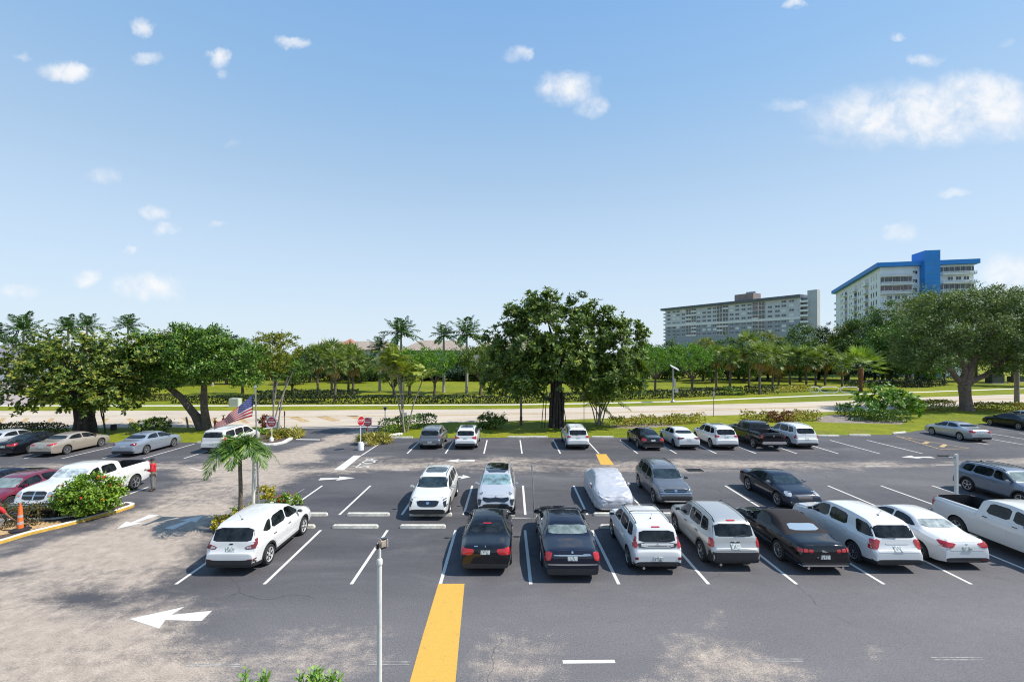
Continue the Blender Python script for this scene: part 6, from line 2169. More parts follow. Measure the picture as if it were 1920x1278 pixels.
path_lamp('thin white path lamp with a black cap right of the right do not enter sign', 722, 812, 762)
path_lamp('thin white path lamp with a black cap among the bare stems on the left island', 525.5, 811, 763)
b = G(757, 800)
t = thing('notice_board', 'small white notice board behind the areca palm stems', 'sign', b)
MB().rbox((0, 0, .98), (.66, .05, 1.0), .02).build('board', SIGNWHITE, t)
MB().box((-.25, .04, .5), (.05, .05, 1.0)).box((.25, .04, .5), (.05, .05, 1.0)).build('post', SIGNGREY, t)
b = G(785.5, 797)
t = thing('notice_board', 'tiny grey post sign right of the areca palm stems', 'sign', b)
MB().rbox((0, 0, 1.0), (.34, .03, .55), .01).build('board', SIGNGREY, t)
MB().tube([(0, .03, 0), (0, .03, 1.2)], .025, 6).build('post', SIGNGREY, t)
b = G(520, 812)
t = thing('utility_box', 'light grey box behind the left do not enter sign', 'utility box', b)
MB().rbox((0, 0, .55), (.42, .35, 1.1), .02).build('cabinet', SIGNGREY, t)
MB().box((0, -.18, .6), (.34, .01, .8)).build('door', mat('pale_grey_door', (.45, .46, .47), .6), t)
b = G(533.5, 803)
t = thing('post', 'short dark post on the far side of the left sign island', 'post', b)
MB().tube([(0, 0, 0), (0, 0, 1.3)], .04, 7).rbox((0, 0, 1.5), (.12, .08, .5), .02).build('shaft', RUST, t)
b = G(353, 803)
tag(MB().tube([(0, 0, 0), (-.2, 0, 1.15)], .085, 8).build('wooden_post', WOODP, loc=b), 'short leaning dark post left of the ficus trunk', 'post')
b = G(213, 806)
tag(MB().lathe([(.26, 0), (.24, .5), (.22, .55), (.1, .56)], 10).build('tree_stump', BARKDK, loc=b), 'dark tree stump right of the rubber tree trunk', 'stump')
for lab, px, yb, h in (('red brown standpipe with a cross handle behind the white minivan, the lower left one', 403, 806, 1.15), ('taller red brown standpipe with a cross handle behind the white minivan', 419, 804, 1.35)):
    t = thing('standpipe', lab, 'standpipe', G(px, yb), 0, 'standpipes behind the minivan')
    MB().lathe([(.16, 0), (.16, .06), (.09, .08), (.09, h * .6), (.13, h * .62), (.13, h * .78), (.05, h * .82), (.05, h)], 12).build('pipe', RUST, t)
    MB().tube([(-.2, 0, h), (.2, 0, h)], .03, 6).tube([(0, -.2, h), (0, .2, h)], .03, 6).build('handle', RUST, t)
    MB().tube([(0, 0, h * .7), (.3, -.1, h * .7), (.32, -.1, h * .3)], .06, 7).build('outlet', RUST, t)
b = G(441, 762)
t = thing('utility_box', 'pale green white utility cabinet on the far grass left of the flag', 'utility box', b)
MB().rbox((0, 0, .62), (1.35, .9, 1.1), .05).build('cabinet', mat('pale_green_cabinet', (.50, .53, .47), .6), t)
MB().box((0, 0, .05), (1.5, 1.05, .1)).build('pad', CONC, t)
b = G(1865, 719)
t = thing('utility_box', 'dark green transformer cabinet in the shade right of the live oak', 'utility box', b)
MB().rbox((0, 0, 1.3), (3.2, 1.8, 2.3), .1).build('cabinet', GREENBOX, t)
MB().box((0, 0, .08), (3.5, 2.1, .16)).build('pad', CONC, t)
b = G(1901, 716)
t = thing('utility_box', 'long low dark cabinet at the right edge under the oak', 'utility box', b)
MB().rbox((1, 0, .8), (4.4, 1.4, 1.5), .1).build('cabinet', GREENBOX, t)
MB().box((1, 0, .06), (4.8, 1.7, .12)).build('pad', CONC, t)

# poles
b = G(1906.5, 762)
hgt = CAMZ - (684 - H0) / F * b.y
t = thing('utility_pole', 'grey wooden utility pole right of the live oak trunk', 'utility pole', b)
MB().tube([(0, 0, 0), (0, 0, hgt * .5), (0, 0, hgt + 4.5)], [.30, .27, .23], 12).build('shaft', WOODP, t)
MB().rbox((0, -.28, 2.0), (.18, .08, .3), .01).build('marker_plate', STEEL, t)
b = G(977, 797)
hgt = CAMZ - (724 - H0) / F * b.y
t = thing('wooden_post', 'tall pale wooden post with a rusty foot left of the central tree', 'post', b)
MB().tube([(0, 0, .9), (0, 0, hgt)], .12, 10).build('shaft', WOODP, t)
MB().tube([(0, 0, 0), (0, 0, .92)], .14, 10).build('foot', RUST, t)
b = G(1095, 790)
t = thing('post', 'thin dark post beside the central tree trunk, left of the arching palms', 'post', b)
MB().tube([(0, 0, 0), (0, 0, 2.4)], .035, 7).rbox((0, 0, 2.2), (.1, .05, .4), .01).build('shaft', RUST, t)
b = G(1338, 781)
t = thing('street_sign', 'small narrow sign on a thin post beside the road, seen from behind', 'sign', b)
hgt = CAMZ - (733 - H0) / F * b.y
MB().tube([(0, 0, 0), (0, 0, hgt)], .04, 7).build('post', WOODP, t)
MB().rbox((0, -.05, hgt - .38), (.26, .02, .75), .01).build('plate', SIGNGREY, t)
b = G(1262, 754)
hgt = CAMZ - (690 - H0) / F * b.y
t = thing('solar_street_light', 'solar powered street light with a tilted panel beyond the road', 'street light', b)
MB().lathe([(.40, 0), (.40, .12), (.22, .25), (.12, .4)], 10).tube([(0, 0, 0), (0, 0, hgt)], [.13, .09], 10).build('pole', STEEL, t)
MB().rbox((.15, 0, .0), (1.45, 1.2, .07), .02, M=Matrix.Translation((.1, 0, hgt + .15)) @ Matrix.Rotation(radians(28), 4, 'Y') @ Matrix.Rotation(radians(18), 4, 'X')).build('solar_panel', mat('solar_panel_frame', (.42, .43, .45), .4, .3), t)
MB().rbox((.22, 0, hgt - 2.2), (.32, .3, 1.2), .03).build('battery_box', STEEL, t)
MB().rbox((.55, 0, hgt - 3.4), (.5, .1, .7), .02).tube([(.1, 0, hgt - 3.2), (.4, 0, hgt - 3.2)], .03, 6).build('sign_plate', SIGNGREY, t)
# bike rack
b = G(1560, 740)
t = thing('bike_rack', 'white tubular bike rack with three rounded loops beyond the road', 'bike rack', b, radians(-6))
for k, (x, w) in enumerate(((-3.1, 1.5), (-.4, 3.1), (3.1, 3.0))):
    pts = []
    for i in range(25):
        a = 2 * pi * i / 24
        sx, sz = cos(a), sin(a)
        pts.append((x + math.copysign(abs(sx) ** .6, sx) * w / 2, .25 * (k - 1), .95 + math.copysign(abs(sz) ** .7, sz) * .5))
    MB().tube(pts, .07, 8, cap=False).build('loop', RAILW, t)
    MB().tube([(x - w * .25, .25 * (k - 1), 0), (x - w * .25, .25 * (k - 1), .5)], .05, 6).tube([(x + w * .25, .25 * (k - 1), 0), (x + w * .25, .25 * (k - 1), .5)], .05, 6).build('leg', RAILW, t)
# sign post and lamp post inside the lot
b = G(1002, 972)
t = thing('sign_post', 'thin grey sign post seen edge on, standing between the two rows of cars', 'sign post', b)
MB().tube([(0, 0, 0), (-.12, 0, 2.48)], .030, 8).build('post', STEEL, t)
MB().rbox((-.115, -.03, 2.22), (.03, .32, .46), .01).build('plate', SIGNGREY, t)
MB().box((-.35, 0, .02), (1.9, .06, .05)).build('base_bar', CONC, t)
b = G(1793, 972)
hgt = CAMZ - (851 - H0) / F * b.y
t = thing('lamp_post', 'white square post with a thin dark lamp arm behind the white pickup at the right', 'lamp post', b)
MB().rbox((0, 0, hgt / 2), (.12, .12, hgt), .015).build('post', POLEW, t)
MB().tube([(0, 0, hgt - .12), (-.18, 0, hgt - .17), (-.42, -.02, hgt - .12)], .032, 7).build('arm', STEEL, t)
MB().rbox((-.62, -.03, hgt - .06), (.52, .14, .045), .02, M=Matrix.Rotation(radians(0), 4, 'Z')).build('lamp_head', PLASTIC, t)
d = 9.0
b = Vector(((711.5 - 960) / F * d, d, 0))
hgt = CAMZ - (1052 - H0) / F * d
t = thing('lamp_post', 'slim white post with a brown floodlight head in the foreground', 'lamp post', b)
MB().lathe([(.16, 0), (.16, .03), (.07, .06)], 14).tube([(0, 0, 0), (0, 0, hgt)], .047, 14).build('post', POLEW, t)
MB().lathe([(.047, hgt - .06), (.060, hgt - .05), (.060, hgt + .03), (.045, hgt + .055), (.02, hgt + .06)], 16).build('collar', POLEW, t)
MB().tube([(0, 0, hgt), (.005, 0, hgt + .26)], [.032, .026], 10).build('stem', POLEW, t)
hd = MB().rbox((.075, .02, hgt + .33), (.155, .12, .165), .028, seg=3, M=None).build('lamp_head', mat('beige_lamp_housing', (.34, .27, .21), .6, noise_amt=.25, noise_scale=12), t)
hd.rotation_euler = (0, 0, .75)
MB().rbox((.160, .02, hgt + .325), (.018, .115, .165), .008).build('lens_rim', SIGNWHITE, hd)
MB().rbox((-.035, .02, hgt + .30), (.06, .08, .10), .015).rbox((.075, .02, hgt + .245), (.13, .10, .02), .006).rbox((.10, .02, hgt + .418), (.10, .10, .018), .006).build('bracket', GLOSSBLK, hd)

# flag pole, flag, and the thicker white pole beside it
b = G(486, 974)
hgt = CAMZ - (728 - H0) / F * b.y
t = thing('flag_pole', 'tall thin grey flag pole on the centre island', 'flag pole', b)
xt = (479 - 486) / F * b.y
MB().tube([(0, 0, 0), (xt * .6, 0, hgt * .5), (xt, 0, hgt)], [.045, .036, .028], 10).build('shaft', STEEL, t)
MB().lathe([(.02, 0), (.06, .03), (.07, .07), (.06, .11), (.02, .14)], 12, 0, Matrix.Translation((xt, 0, hgt))).build('finial', CHROME, t)
pb = b
b = G(474, 976)
t = thing('pole', 'thick white pole hidden at the top by the drooping palm', 'pole', b)
MB().tube([(0, 0, 0), (.08, 0, CAMZ - (838 - H0) / F * b.y)], .075, 12).build('shaft', POLEW, t)
MB().lathe([(.085, 0), (.085, .04), (.03, .07)], 12, 0, Matrix.Translation((.08, 0, CAMZ - (838 - H0) / F * b.y))).build('cap', POLEW, t)

# the flag droops and blows to the left
def cloth_mat(name, c):
    m = mat(name, c, .8)
    N = NT(m.node_tree)
    tr = N.n('ShaderNodeBsdfTranslucent'); tr.inputs['Color'].default_value = (*c, 1)
    mx = N.n('ShaderNodeMixShader'); mx.inputs[0].default_value = .62
    N.link(m.node_tree.nodes['Principled BSDF'].outputs[0], mx.inputs[1]); N.link(tr.outputs[0], mx.inputs[2])
    N.link(mx.outputs[0], m.node_tree.nodes['Material Output'].inputs['Surface'])
    return m


FR = cloth_mat('flag_red', (.62, .02, .03)); FWH = cloth_mat('flag_white', (.78, .76, .76)); FBL = cloth_mat('flag_blue', (.10, .13, .36))
d = pb.y
P3 = lambda px, py, dy: Vector(((px - 960) / F * d, d + dy, CAMZ - (py - H0) / F * d))
hoist0, hoist1 = P3(474.5, 738, -.03), P3(473.5, 780, -.03)
fly0, fly1 = P3(435, 786, -1.05), P3(428, 798, -.95)
U, V_ = 40, 26
vs = []
for j in range(V_ + 1):
    for i in range(U + 1):
        u, v = i / U, j / V_
        q = (hoist0.lerp(fly0, u)).lerp(hoist1.lerp(fly1, u), v)
        sag = sin(pi * u) * (.06 - .10 * v)
        q += Vector((0, sin(u * 9 + v * 2.0) * .10 * u ** .5 + .05 * sin(u * 17 + v * 3), -sag))
        vs.append(q - hoist0)
fs, mi = [], []
for j in range(V_):
    for i in range(U):
        a = j * (U + 1) + i
        fs.append((a, a + 1, a + U + 2, a + U + 1))
        u, v = (i + .5) / U, (j + .5) / V_
        mi.append(2 if (u < .4 and j < 14) else (0 if (j // 2) % 2 == 0 else 1))
t = thing('flag', 'striped flag with a star field drooping to the left from the flag pole', 'flag', hoist0)
cl = MB().add(vs, fs, mi).build('cloth', [FR, FWH, FBL], t, angle=80)
sm = cl.modifiers.new('thick', 'SOLIDIFY'); sm.thickness = .006; sm.offset = 0
stars = MB()
for r_ in range(9):
    for c_ in range(6 if r_ % 2 == 0 else 5):
        u = .4 * ((c_ + (.5 if r_ % 2 == 0 else 1.0)) / 6.0)
        v = 14 / 26 * (r_ + .7) / 9.4
        iu, iv = u * U, v * V_
        i0, j0 = min(int(iu), U - 1), min(int(iv), V_ - 1)
        q = lambda i, j: vs[j * (U + 1) + i]
        p_ = q(i0, j0).lerp(q(i0 + 1, j0), iu - i0).lerp(q(i0, j0 + 1).lerp(q(i0 + 1, j0 + 1), iu - i0), iv - j0)
        e1 = (q(i0 + 1, j0) - q(i0, j0)).normalized(); e2 = (q(i0, j0 + 1) - q(i0, j0)).normalized()
        nn_ = e1.cross(e2).normalized()
        if nn_.y > 0: nn_ = -nn_
        ring = [p_ + nn_ * .008 + (e1 * cos(a) + e2 * sin(a)) * (.022 if k % 2 == 0 else .010) for k, a in enumerate([2 * pi * k / 10 for k in range(10)])]
        stars.add(ring, [tuple(range(10))])
stars.build('stars', FWH, cl, smooth=False)

# orange channelizer cone on the left bed
b = G(38, 999) + Vector((0, 0, .11))
t = thing('traffic_cone', 'tall orange traffic cone with white bands on the left bed', 'traffic cone', b)
MB().lathe([(.34, 0), (.34, .06), (.20, .10), (.15, .11)], 8).build('base', PLASTIC, t)
h = 1.12
prof = [(.135, .10), (.130, h * .30)]
seg_ = [(.135, .10, .27, ORANGE), (.128, .27, .38, FWH), (.122, .38, .56, ORANGE), (.112, .56, .66, FWH), (.105, .66, .88, ORANGE), (.090, .88, 1.0, ORANGE), (.045, 1.0, 1.14, ORANGE)]
body = MB()
for i, (r, z0, z1, m) in enumerate(seg_):
    r1 = seg_[i + 1][0] if i + 1 < len(seg_) else .035
    vs = []
    n = 18
    for rr, z in ((r * .8, z0), ((r1 if i < 5 else r * .9) * .8, z1)):
        for k in range(n): vs.append((rr * cos(2 * pi * k / n), rr * sin(2 * pi * k / n), z))
    body.add(vs, [(k, (k + 1) % n, n + (k + 1) % n, n + k) for k in range(n)] + [tuple(n + k for k in range(n))], 1 if m is FWH else 0)
body.build('shaft', [ORANGE, FWH], t, angle=40)
# the long grey leaning board under the shrub, and a short white post
b = G(150, 967)
t = thing('wooden_rail', 'low grey rail leaning on short posts behind the bark of the left bed', 'rail', b + Vector((0, 0, .1)))
MB().box((-.3, 0, .42), (2.3, .07, .10), M=Matrix.Rotation(radians(-9), 4, 'Y')).build('board', WOODP, t)
MB().tube([(.55, 0, 0), (.65, .02, .52)], .045, 6).build('leg', WOODP, t)
MB().tube([(-1.2, 0, 0), (-1.2, .02, .28)], .045, 6).build('leg', WOODP, t)
b = G(212, 952)
tag(MB().rbox((0, 0, .26), (.10, .08, .52), .015).build('marker_post', POLEW, loc=b + Vector((0, 0, .08))), 'short white marker post right of the flowering shrub', 'post')
# drain grates
for lab, px, py, w, dd in (('dark drain grate in the aisle right of the dark grey SUV', 1302, 881, .95, .62),):
    b = G(px, py)
    t = thing('drain_grate', lab, 'drain', b + Vector((0, 0, .012)))
    mb = MB()
    for k in range(9): mb.box((0, -dd / 2 + dd * (k + .5) / 9, .012), (w, .03, .02))
    mb.box((-w / 2, 0, .012), (.04, dd, .024)).box((w / 2, 0, .012), (.04, dd, .024)).build('bars', PLASTIC, t)
    MB().box((0, 0, 0), (w, dd, .004)).build('pit', DARK, t)


# ---- the man in the red shirt
def skin(name, chains, m, parent, root=0, sub=2):
    vs, es, rs = [], [], []
    for ch in chains:
        prev = None
        for (p_, r) in ch:
            key = None
            for i, q in enumerate(vs):
                if (Vector(q) - Vector(p_)).length < 1e-5: key = i
            if key is None:
                vs.append(tuple(p_)); rs.append(r); key = len(vs) - 1
            if prev is not None and prev != key: es.append((prev, key))
            prev = key
    me = bpy.data.meshes.new(name)
    me.from_pydata(vs, es, [])
    o = bpy.data.objects.new(name, me)
    COL.objects.link(o)
    sk = o.modifiers.new('skin', 'SKIN')
    for i, v in enumerate(me.skin_vertices[0].data):
        r = rs[i]
        v.radius = (r, r) if not hasattr(r, '__len__') else r
        v.use_root = (i == root)
    o.modifiers.new('sub', 'SUBSURF').levels = sub
    o.modifiers['sub'].render_levels = sub
    dg = bpy.context.evaluated_depsgraph_get(); dg.update()
    out = bpy.data.meshes.new_from_object(o.evaluated_get(dg))
    bpy.data.objects.remove(o, do_unlink=True)
    out.name = name
    out.materials.append(m)
    out.polygons.foreach_set('use_smooth', [True] * len(out.polygons))
    return link_mesh(name, out, parent)


SKIN = mat('brown_skin', (.22, .12, .08), .55)
SHIRT = mat('red_shirt_cloth', (.50, .02, .025), .85, noise_amt=.2, noise_scale=9)
TROUS = mat('grey_trouser_cloth', (.16, .155, .15), .9, noise_amt=.3, noise_scale=8)
b = G(287, 919)
t = thing('person', 'man in a red shirt, grey trousers and a dark cap standing behind the white pickup', 'person', b, radians(-62))
# he faces his own -y; arms bent, hands together in front of the chest
hip = (0, 0, .93)
fing = lambda s: [[((s * .03, -.30, 1.16), .030), ((s * (.005 + .006 * k), -.345 - .004 * k, 1.20 - .022 * k), .009), ((s * (-.02 + .006 * k), -.375 - .004 * k, 1.19 - .024 * k), .008), ((s * (-.035 + .004 * k), -.372, 1.175 - .024 * k), .007)] for k in range(4)] + \
    [[((s * .03, -.30, 1.16), .030), ((s * .01, -.31, 1.20), .010), ((s * -.01, -.335, 1.225), .009)]]
body_ch = [[(hip, .12), ((0, .0, 1.12), .115), ((0, .01, 1.32), .13), ((0, .01, 1.44), .075), ((0, -.005, 1.53), .055), ((0, -.03, 1.60), .075), ((0, -.03, 1.67), .088), ((0, -.015, 1.73), .06)]]
for s in (1, -1):
    body_ch.append([((0, .01, 1.44), .075), ((s * .17, .01, 1.41), .062), ((s * .235, -.01, 1.20), .046), ((s * .245, -.04, 1.10), .042), ((s * .13, -.22, 1.13), .034), ((s * .03, -.30, 1.16), .030)])
    body_ch += fing(s)
    body_ch.append([(hip, .12), ((s * .10, 0, .86), .085), ((s * .12, -.02 * s, .50), .058), ((s * .125, .01, .28), .05), ((s * .13, .02, .09), .04), ((s * .14, -.06, .045), .038), ((s * .15, -.15, .035), .03)])
bd = skin('body', body_ch, SKIN, t)
sh = [[((0, 0, .92), .145), ((0, .0, 1.12), .140), ((0, .01, 1.32), .158), ((0, .01, 1.43), .10), ((0, .005, 1.47), .075)]]
for s in (1, -1): sh.append([((0, .01, 1.43), .10), ((s * .17, .01, 1.415), .082), ((s * .237, -.01, 1.20), .066), ((s * .245, -.04, 1.11), .060), ((s * .15, -.19, 1.125), .050)])
skin('shirt', sh, SHIRT, bd)
tr = []
for s in (1, -1): tr.append([((0, .0, .93), .135), ((s * .10, 0, .85), .105), ((s * .12, -.02 * s, .50), .080), ((s * .125, .01, .28), .072), ((s * .13, .02, .10), .066)])
skin('trousers', tr, TROUS, bd)
mb = MB()
for s in (1, -1): mb.rbox((s * .142, -.05, .048), (.105, .28, .085), .035, rz=s * .08)
mb.build('shoes', GLOSSBLK, bd)
mb = MB().lathe([(.108, 1.665), (.112, 1.70), (.098, 1.75), (.06, 1.785), (.01, 1.795)], 16, 0, Matrix.Translation((0, -.02, 0)))
mb.add([(-.075, -.11, 1.675), (.075, -.11, 1.675), (.06, -.20, 1.66), (-.06, -.20, 1.66), (-.075, -.11, 1.69), (.075, -.11, 1.69), (.06, -.20, 1.67), (-.06, -.20, 1.67)], [(0, 1, 2, 3), (7, 6, 5, 4), (0, 4, 5, 1), (1, 5, 6, 2), (2, 6, 7, 3), (3, 7, 4, 0)])
mb.build('cap', mat('dark_cap_cloth', (.03, .03, .035), .9), bd)
mb = MB()
for s in (1, -1): mb.lathe([(.002, -.006), (.010, 0), (.002, .006)], 8, 0, Matrix.Translation((s * .032, -.108, 1.64)))
mb.build('eyes', GLOSSBLK, bd)
MB().add([(-.014, -.105, 1.60), (.014, -.105, 1.60), (0, -.135, 1.598), (0, -.108, 1.645)], [(0, 1, 2), (1, 3, 2), (3, 0, 2), (0, 3, 1)]).build('nose', SKIN, bd)
MB().rbox((0, -.103, 1.575), (.045, .012, .010), .004).build('mouth', mat('lip', (.16, .06, .05), .6), bd)
mb = MB()
for s in (1, -1): mb.rbox((s * .088, -.02, 1.625), (.018, .04, .06), .008)
mb.build('ears', SKIN, bd)


# ---- the second man, crouching at the left edge and mostly out of the picture
b = G(-14, 1000) + Vector((0, 0, .10))
t = thing('person', 'crouching person in a red shirt cut off by the left edge', 'person', b, 0)
hp = (0, -.10, .38)
bc = [[(hp, .13), ((0, .02, .60), .12), ((0, .12, .82), .13), ((0, .16, .92), .075), ((0, .20, 1.00), .055), ((0, .24, 1.07), .078), ((0, .25, 1.14), .088), ((0, .24, 1.20), .06)]]
for s in (1, -1):
    hx = .40 if s > 0 else -.18
    bc.append([((0, .16, .92), .075), ((s * .19, .15, .88), .06), ((s * .19 + (.14 if s > 0 else 0), .22, .62), .046), ((hx, .36, .40), .036), ((hx + .03, .42, .34), .030)])
    bc += [[((hx + .03, .42, .34), .030), ((hx + .02 + .014 * k, .46, .305 - .004 * k), .009), ((hx + .02 + .016 * k, .475, .275 - .004 * k), .008), ((hx + .02 + .016 * k, .47, .25), .007)] for k in range(4)]
    bc.append([((hx + .03, .42, .34), .030), ((hx - .01, .43, .315), .010), ((hx - .02, .45, .29), .009)])
    bc.append([(hp, .13), ((s * .13, .02, .36), .095), ((s * .17, .30, .44), .070), ((s * .16, .12, .22), .055), ((s * .15, .02, .07), .042), ((s * .16, .10, .045), .038), ((s * .17, .20, .035), .03)])
bd = skin('body', bc, SKIN, t)
sh = [[((0, -.10, .40), .155), ((0, .02, .60), .148), ((0, .12, .81), .158), ((0, .16, .91), .10), ((0, .18, .95), .075)]]
for s in (1, -1): sh.append([((0, .16, .91), .10), ((s * .19, .15, .885), .08), ((s * .19 + (.12 if s > 0 else 0), .21, .66), .064)])
skin('shirt', sh, SHIRT, bd)
tr = []
for s in (1, -1): tr.append([((0, -.10, .38), .15), ((s * .13, .02, .36), .115), ((s * .17, .30, .44), .088), ((s * .16, .12, .22), .074), ((s * .15, .03, .09), .062)])
skin('trousers', tr, TROUS, bd)
mb = MB()
for s in (1, -1): mb.rbox((s * .16, .10, .045), (.105, .28, .085), .035)
mb.build('shoes', GLOSSBLK, bd)
MB().lathe([(.100, 1.13), (.104, 1.17), (.09, 1.22), (.05, 1.25), (.01, 1.255)], 14, 0, Matrix.Translation((0, .24, 0))).build('hair', mat('black_hair', (.012, .011, .010), .7), bd)


# ------------------------------------------------------------------ the parked vehicles
WHITE = paint('white_car_paint', (.66, .66, .65), rough=.4)
WARMW = paint('warm_white_car_paint', (.62, .61, .58), rough=.4)
SILVER = paint('silver_car_paint', (.40, .41, .43), .55, .34)
SILVERW = paint('silver_white_car_paint', (.52, .53, .55), .35, .36)
CHAMP = paint('champagne_car_paint', (.44, .38, .31), .45, .36)
BLUSIL = paint('silver_blue_car_paint', (.33, .37, .43), .5, .34)
BEIGES = paint('warm_silver_car_paint', (.47, .465, .445), .5, .36)
BLACKP = paint('black_car_paint', (.006, .007, .010), 0, .3)
BLUBLK = paint('blue_black_car_paint', (.008, .010, .022), 0, .3)
GREYP = paint('dark_grey_car_paint', (.125, .135, .150), .4, .36)
GREYBL = paint('steel_blue_car_paint', (.17, .195, .24), .45, .34)
GREYM = paint('mid_grey_car_paint', (.16, .17, .19), .45, .36)
CRIM = paint('crimson_car_paint', (.17, .010, .028), .25, .32)
SOFT = mat('black_soft_top_cloth', (.019, .016, .017), .95, noise_amt=.2, noise_scale=30, bump=.3, bump_scale=120)
COVERM = mat('silver_car_cover_cloth', (.50, .505, .53), .38, .30, noise_amt=.04, noise_scale=3)
GN, GS, GF, GL, GA = 'cars parked nose in along the near row', 'cars parked facing the camera in the second row', 'cars parked along the grass verge', 'cars parked by the left bed', 'cars in the far left row'

# ---- near row, tails towards the camera
vehicle('white_suv', 'white compact SUV with black lower trim, parked alone at the left of the near row', 'car', SUV, (4.52, 1.84, 1.68, 2.69, .90, .35), (-9.52, 15.42), 'away', WHITE, GN,
        clad=True, arch=True, mast=.17, rim='six', rim_m=RIMWHITE, handle_m=GLOSSBLK,
        wins=[[(.50, .675), (.722, .650), (.70, .71), (.60, .885), (.505, .92)], [(.275, .69), (.485, .678), (.49, .92), (.31, .905)], [(.155, .745), (.20, .70), (.258, .692), (.285, .895), (.245, .885)]],
        tail=[[(.50, .555), (.96, .635), (.985, .535), (.57, .505)]], tails=[[(.012, .66), (.085, .70), (.045, .56), (.010, .53)]], tailin=[[(.56, .550), (.72, .575), (.76, .535), (.60, .525)]], tail_m=REDDK,
        rear_clad=[[(-.80, .17), (.80, .17), (.90, .26), (.86, .335), (.50, .315), (-.50, .315), (-.86, .335), (-.90, .26)]], reflector=[[(.66, .29), (.90, .31), (.90, .345), (.66, .335)]], plate=.515, mirror_m=WHITE, plate_frame=GLOSSBLK,
        back=(.655, .885, .82, .70), extra=(('rear', [(-.07, .605), (0, .597), (.07, .605), (.07, .617), (0, .625), (-.07, .617)], 'emblem', GLOSSBLK),))
vehicle('black_sedan', 'black sedan with wide red tail lamps, just beyond the long yellow strip', 'car', SEDAN, (4.53, 1.82, 1.42, 2.76, .77, .325), (-.90, 15.42), 'away', BLACKP, GN,
        tail=[[(.42, .625), (.92, .645), (.96, .60), (.955, .50), (.56, .50), (.44, .545)]], tails=[[(.006, .64), (.06, .62), (.03, .52), (.004, .50)]], rim='twin', fin=.36, plate=.555, rear_clad=None, wtrim=CHROME,
        extra=(('rear', [(-.018, .665), (.018, .665), (.018, .69), (-.018, .69)], 'emblem', CHROME), ('rear', [(.28, .672), (.42, .672), (.42, .684), (.28, .684)], 'badge', CHROME), ('rear', [(-.17, .90), (.17, .90), (.17, .912), (-.17, .912)], 'brake_light', RED)))
vehicle('black_sedan', 'long black sedan with a chrome bar and a pale shelf behind its rear glass', 'car', SEDAN, (5.38, 1.98, 1.45, 2.91, 1.05, .335), (1.98, 14.95), 'away', BLUBLK, GN,
        back_m=GLASS_LIGHT, tail=[[(.66, .665), (.955, .665), (.985, .58), (.97, .49), (.74, .50), (.70, .585)]], tails=[[(.006, .65), (.045, .64), (.03, .50), (.004, .49)]], rim='multi', plate=.545, rear_clad=None, mirror_m=BLUBLK, mirror_size=(.13, .24, .15),
        top=[(0, .33), (.002, .46), (.008, .60), (.02, .70), (.045, .725), (.15, .745), (.225, .765), (.325, .955), (.40, .99), (.48, 1), (.545, .985), (.60, .935), (.70, .715), (.735, .69), (.90, .635), (.96, .575), (.99, .47), (1, .34)],
        wins=[[(.505, .71), (.68, .685), (.66, .745), (.59, .885), (.51, .925)], [(.31, .745), (.485, .715), (.492, .925), (.42, .918), (.365, .885)]], screen=(.735, .90, .80, .62), back=(.78, .905, .80, .64),
        doors=[[(.475, .27), (.65, .27), (.675, .645), (.485, .66)], [(.325, .42), (.37, .27), (.465, .27), (.475, .66), (.305, .68)]],
        extra=(('rear', [(-.62, .60), (.62, .60), (.62, .62), (-.62, .62)], 'chrome_strip', CHROME), ('rear', [(-.90, .415), (-.36, .40), (.36, .40), (.90, .415), (.90, .432), (-.90, .432)], 'bumper_strip', CHROME), ('rear', [(-.03, .65), (.03, .65), (.03, .69), (-.03, .69)], 'emblem', CHROME), ('rear', [(-.60, .632), (-.36, .632), (-.36, .642), (-.60, .642)], 'badge', CHROME)))
vehicle('white_hatchback', 'boxy white hatchback with black roof bars and tall red lamps in the near row', 'car', BOXY, (4.14, 1.80, 1.61, 2.57, .83, .335), (4.95, 15.5), 'away', WHITE, GN,
        mast=.22, bars_roof=(.34, .55), rails=(.14, .62, GLOSSBLK), rim='twin', plate=.335, wiper=.68, wflip=-1, handle_m=WHITE,
        tail=[[(.70, .86), (.80, .87), (.95, .68), (.93, .56), (.80, .535), (.73, .60), (.80, .70)]], tails=[[(.03, .72), (.07, .74), (.05, .56), (.02, .55)]], back=(.655, .875, .70, .66),
        extra=(('rear', [(-.70, .545), (.70, .545), (.74, .645), (-.74, .645)], 'tailgate_frame', GLOSSBLK), ('rear', [(-.60, .562), (.60, .562), (.62, .638), (-.62, .638)], 'tailgate_panel', WHITE), ('rear', [(-.07, .60), (0, .588), (.07, .60), (.07, .61), (0, .622), (-.07, .61)], 'emblem', GLOSSBLK), ('rear', [(-.17, .925), (.17, .925), (.16, .94), (-.16, .94)], 'brake_light', RED)),
        reflector=[[(.74, .32), (.86, .32), (.86, .375), (.74, .375)]], lid=None, exhaust=(.55,), rear_clad=[[(-.86, .17), (.86, .17), (.90, .24), (-.90, .24)]])
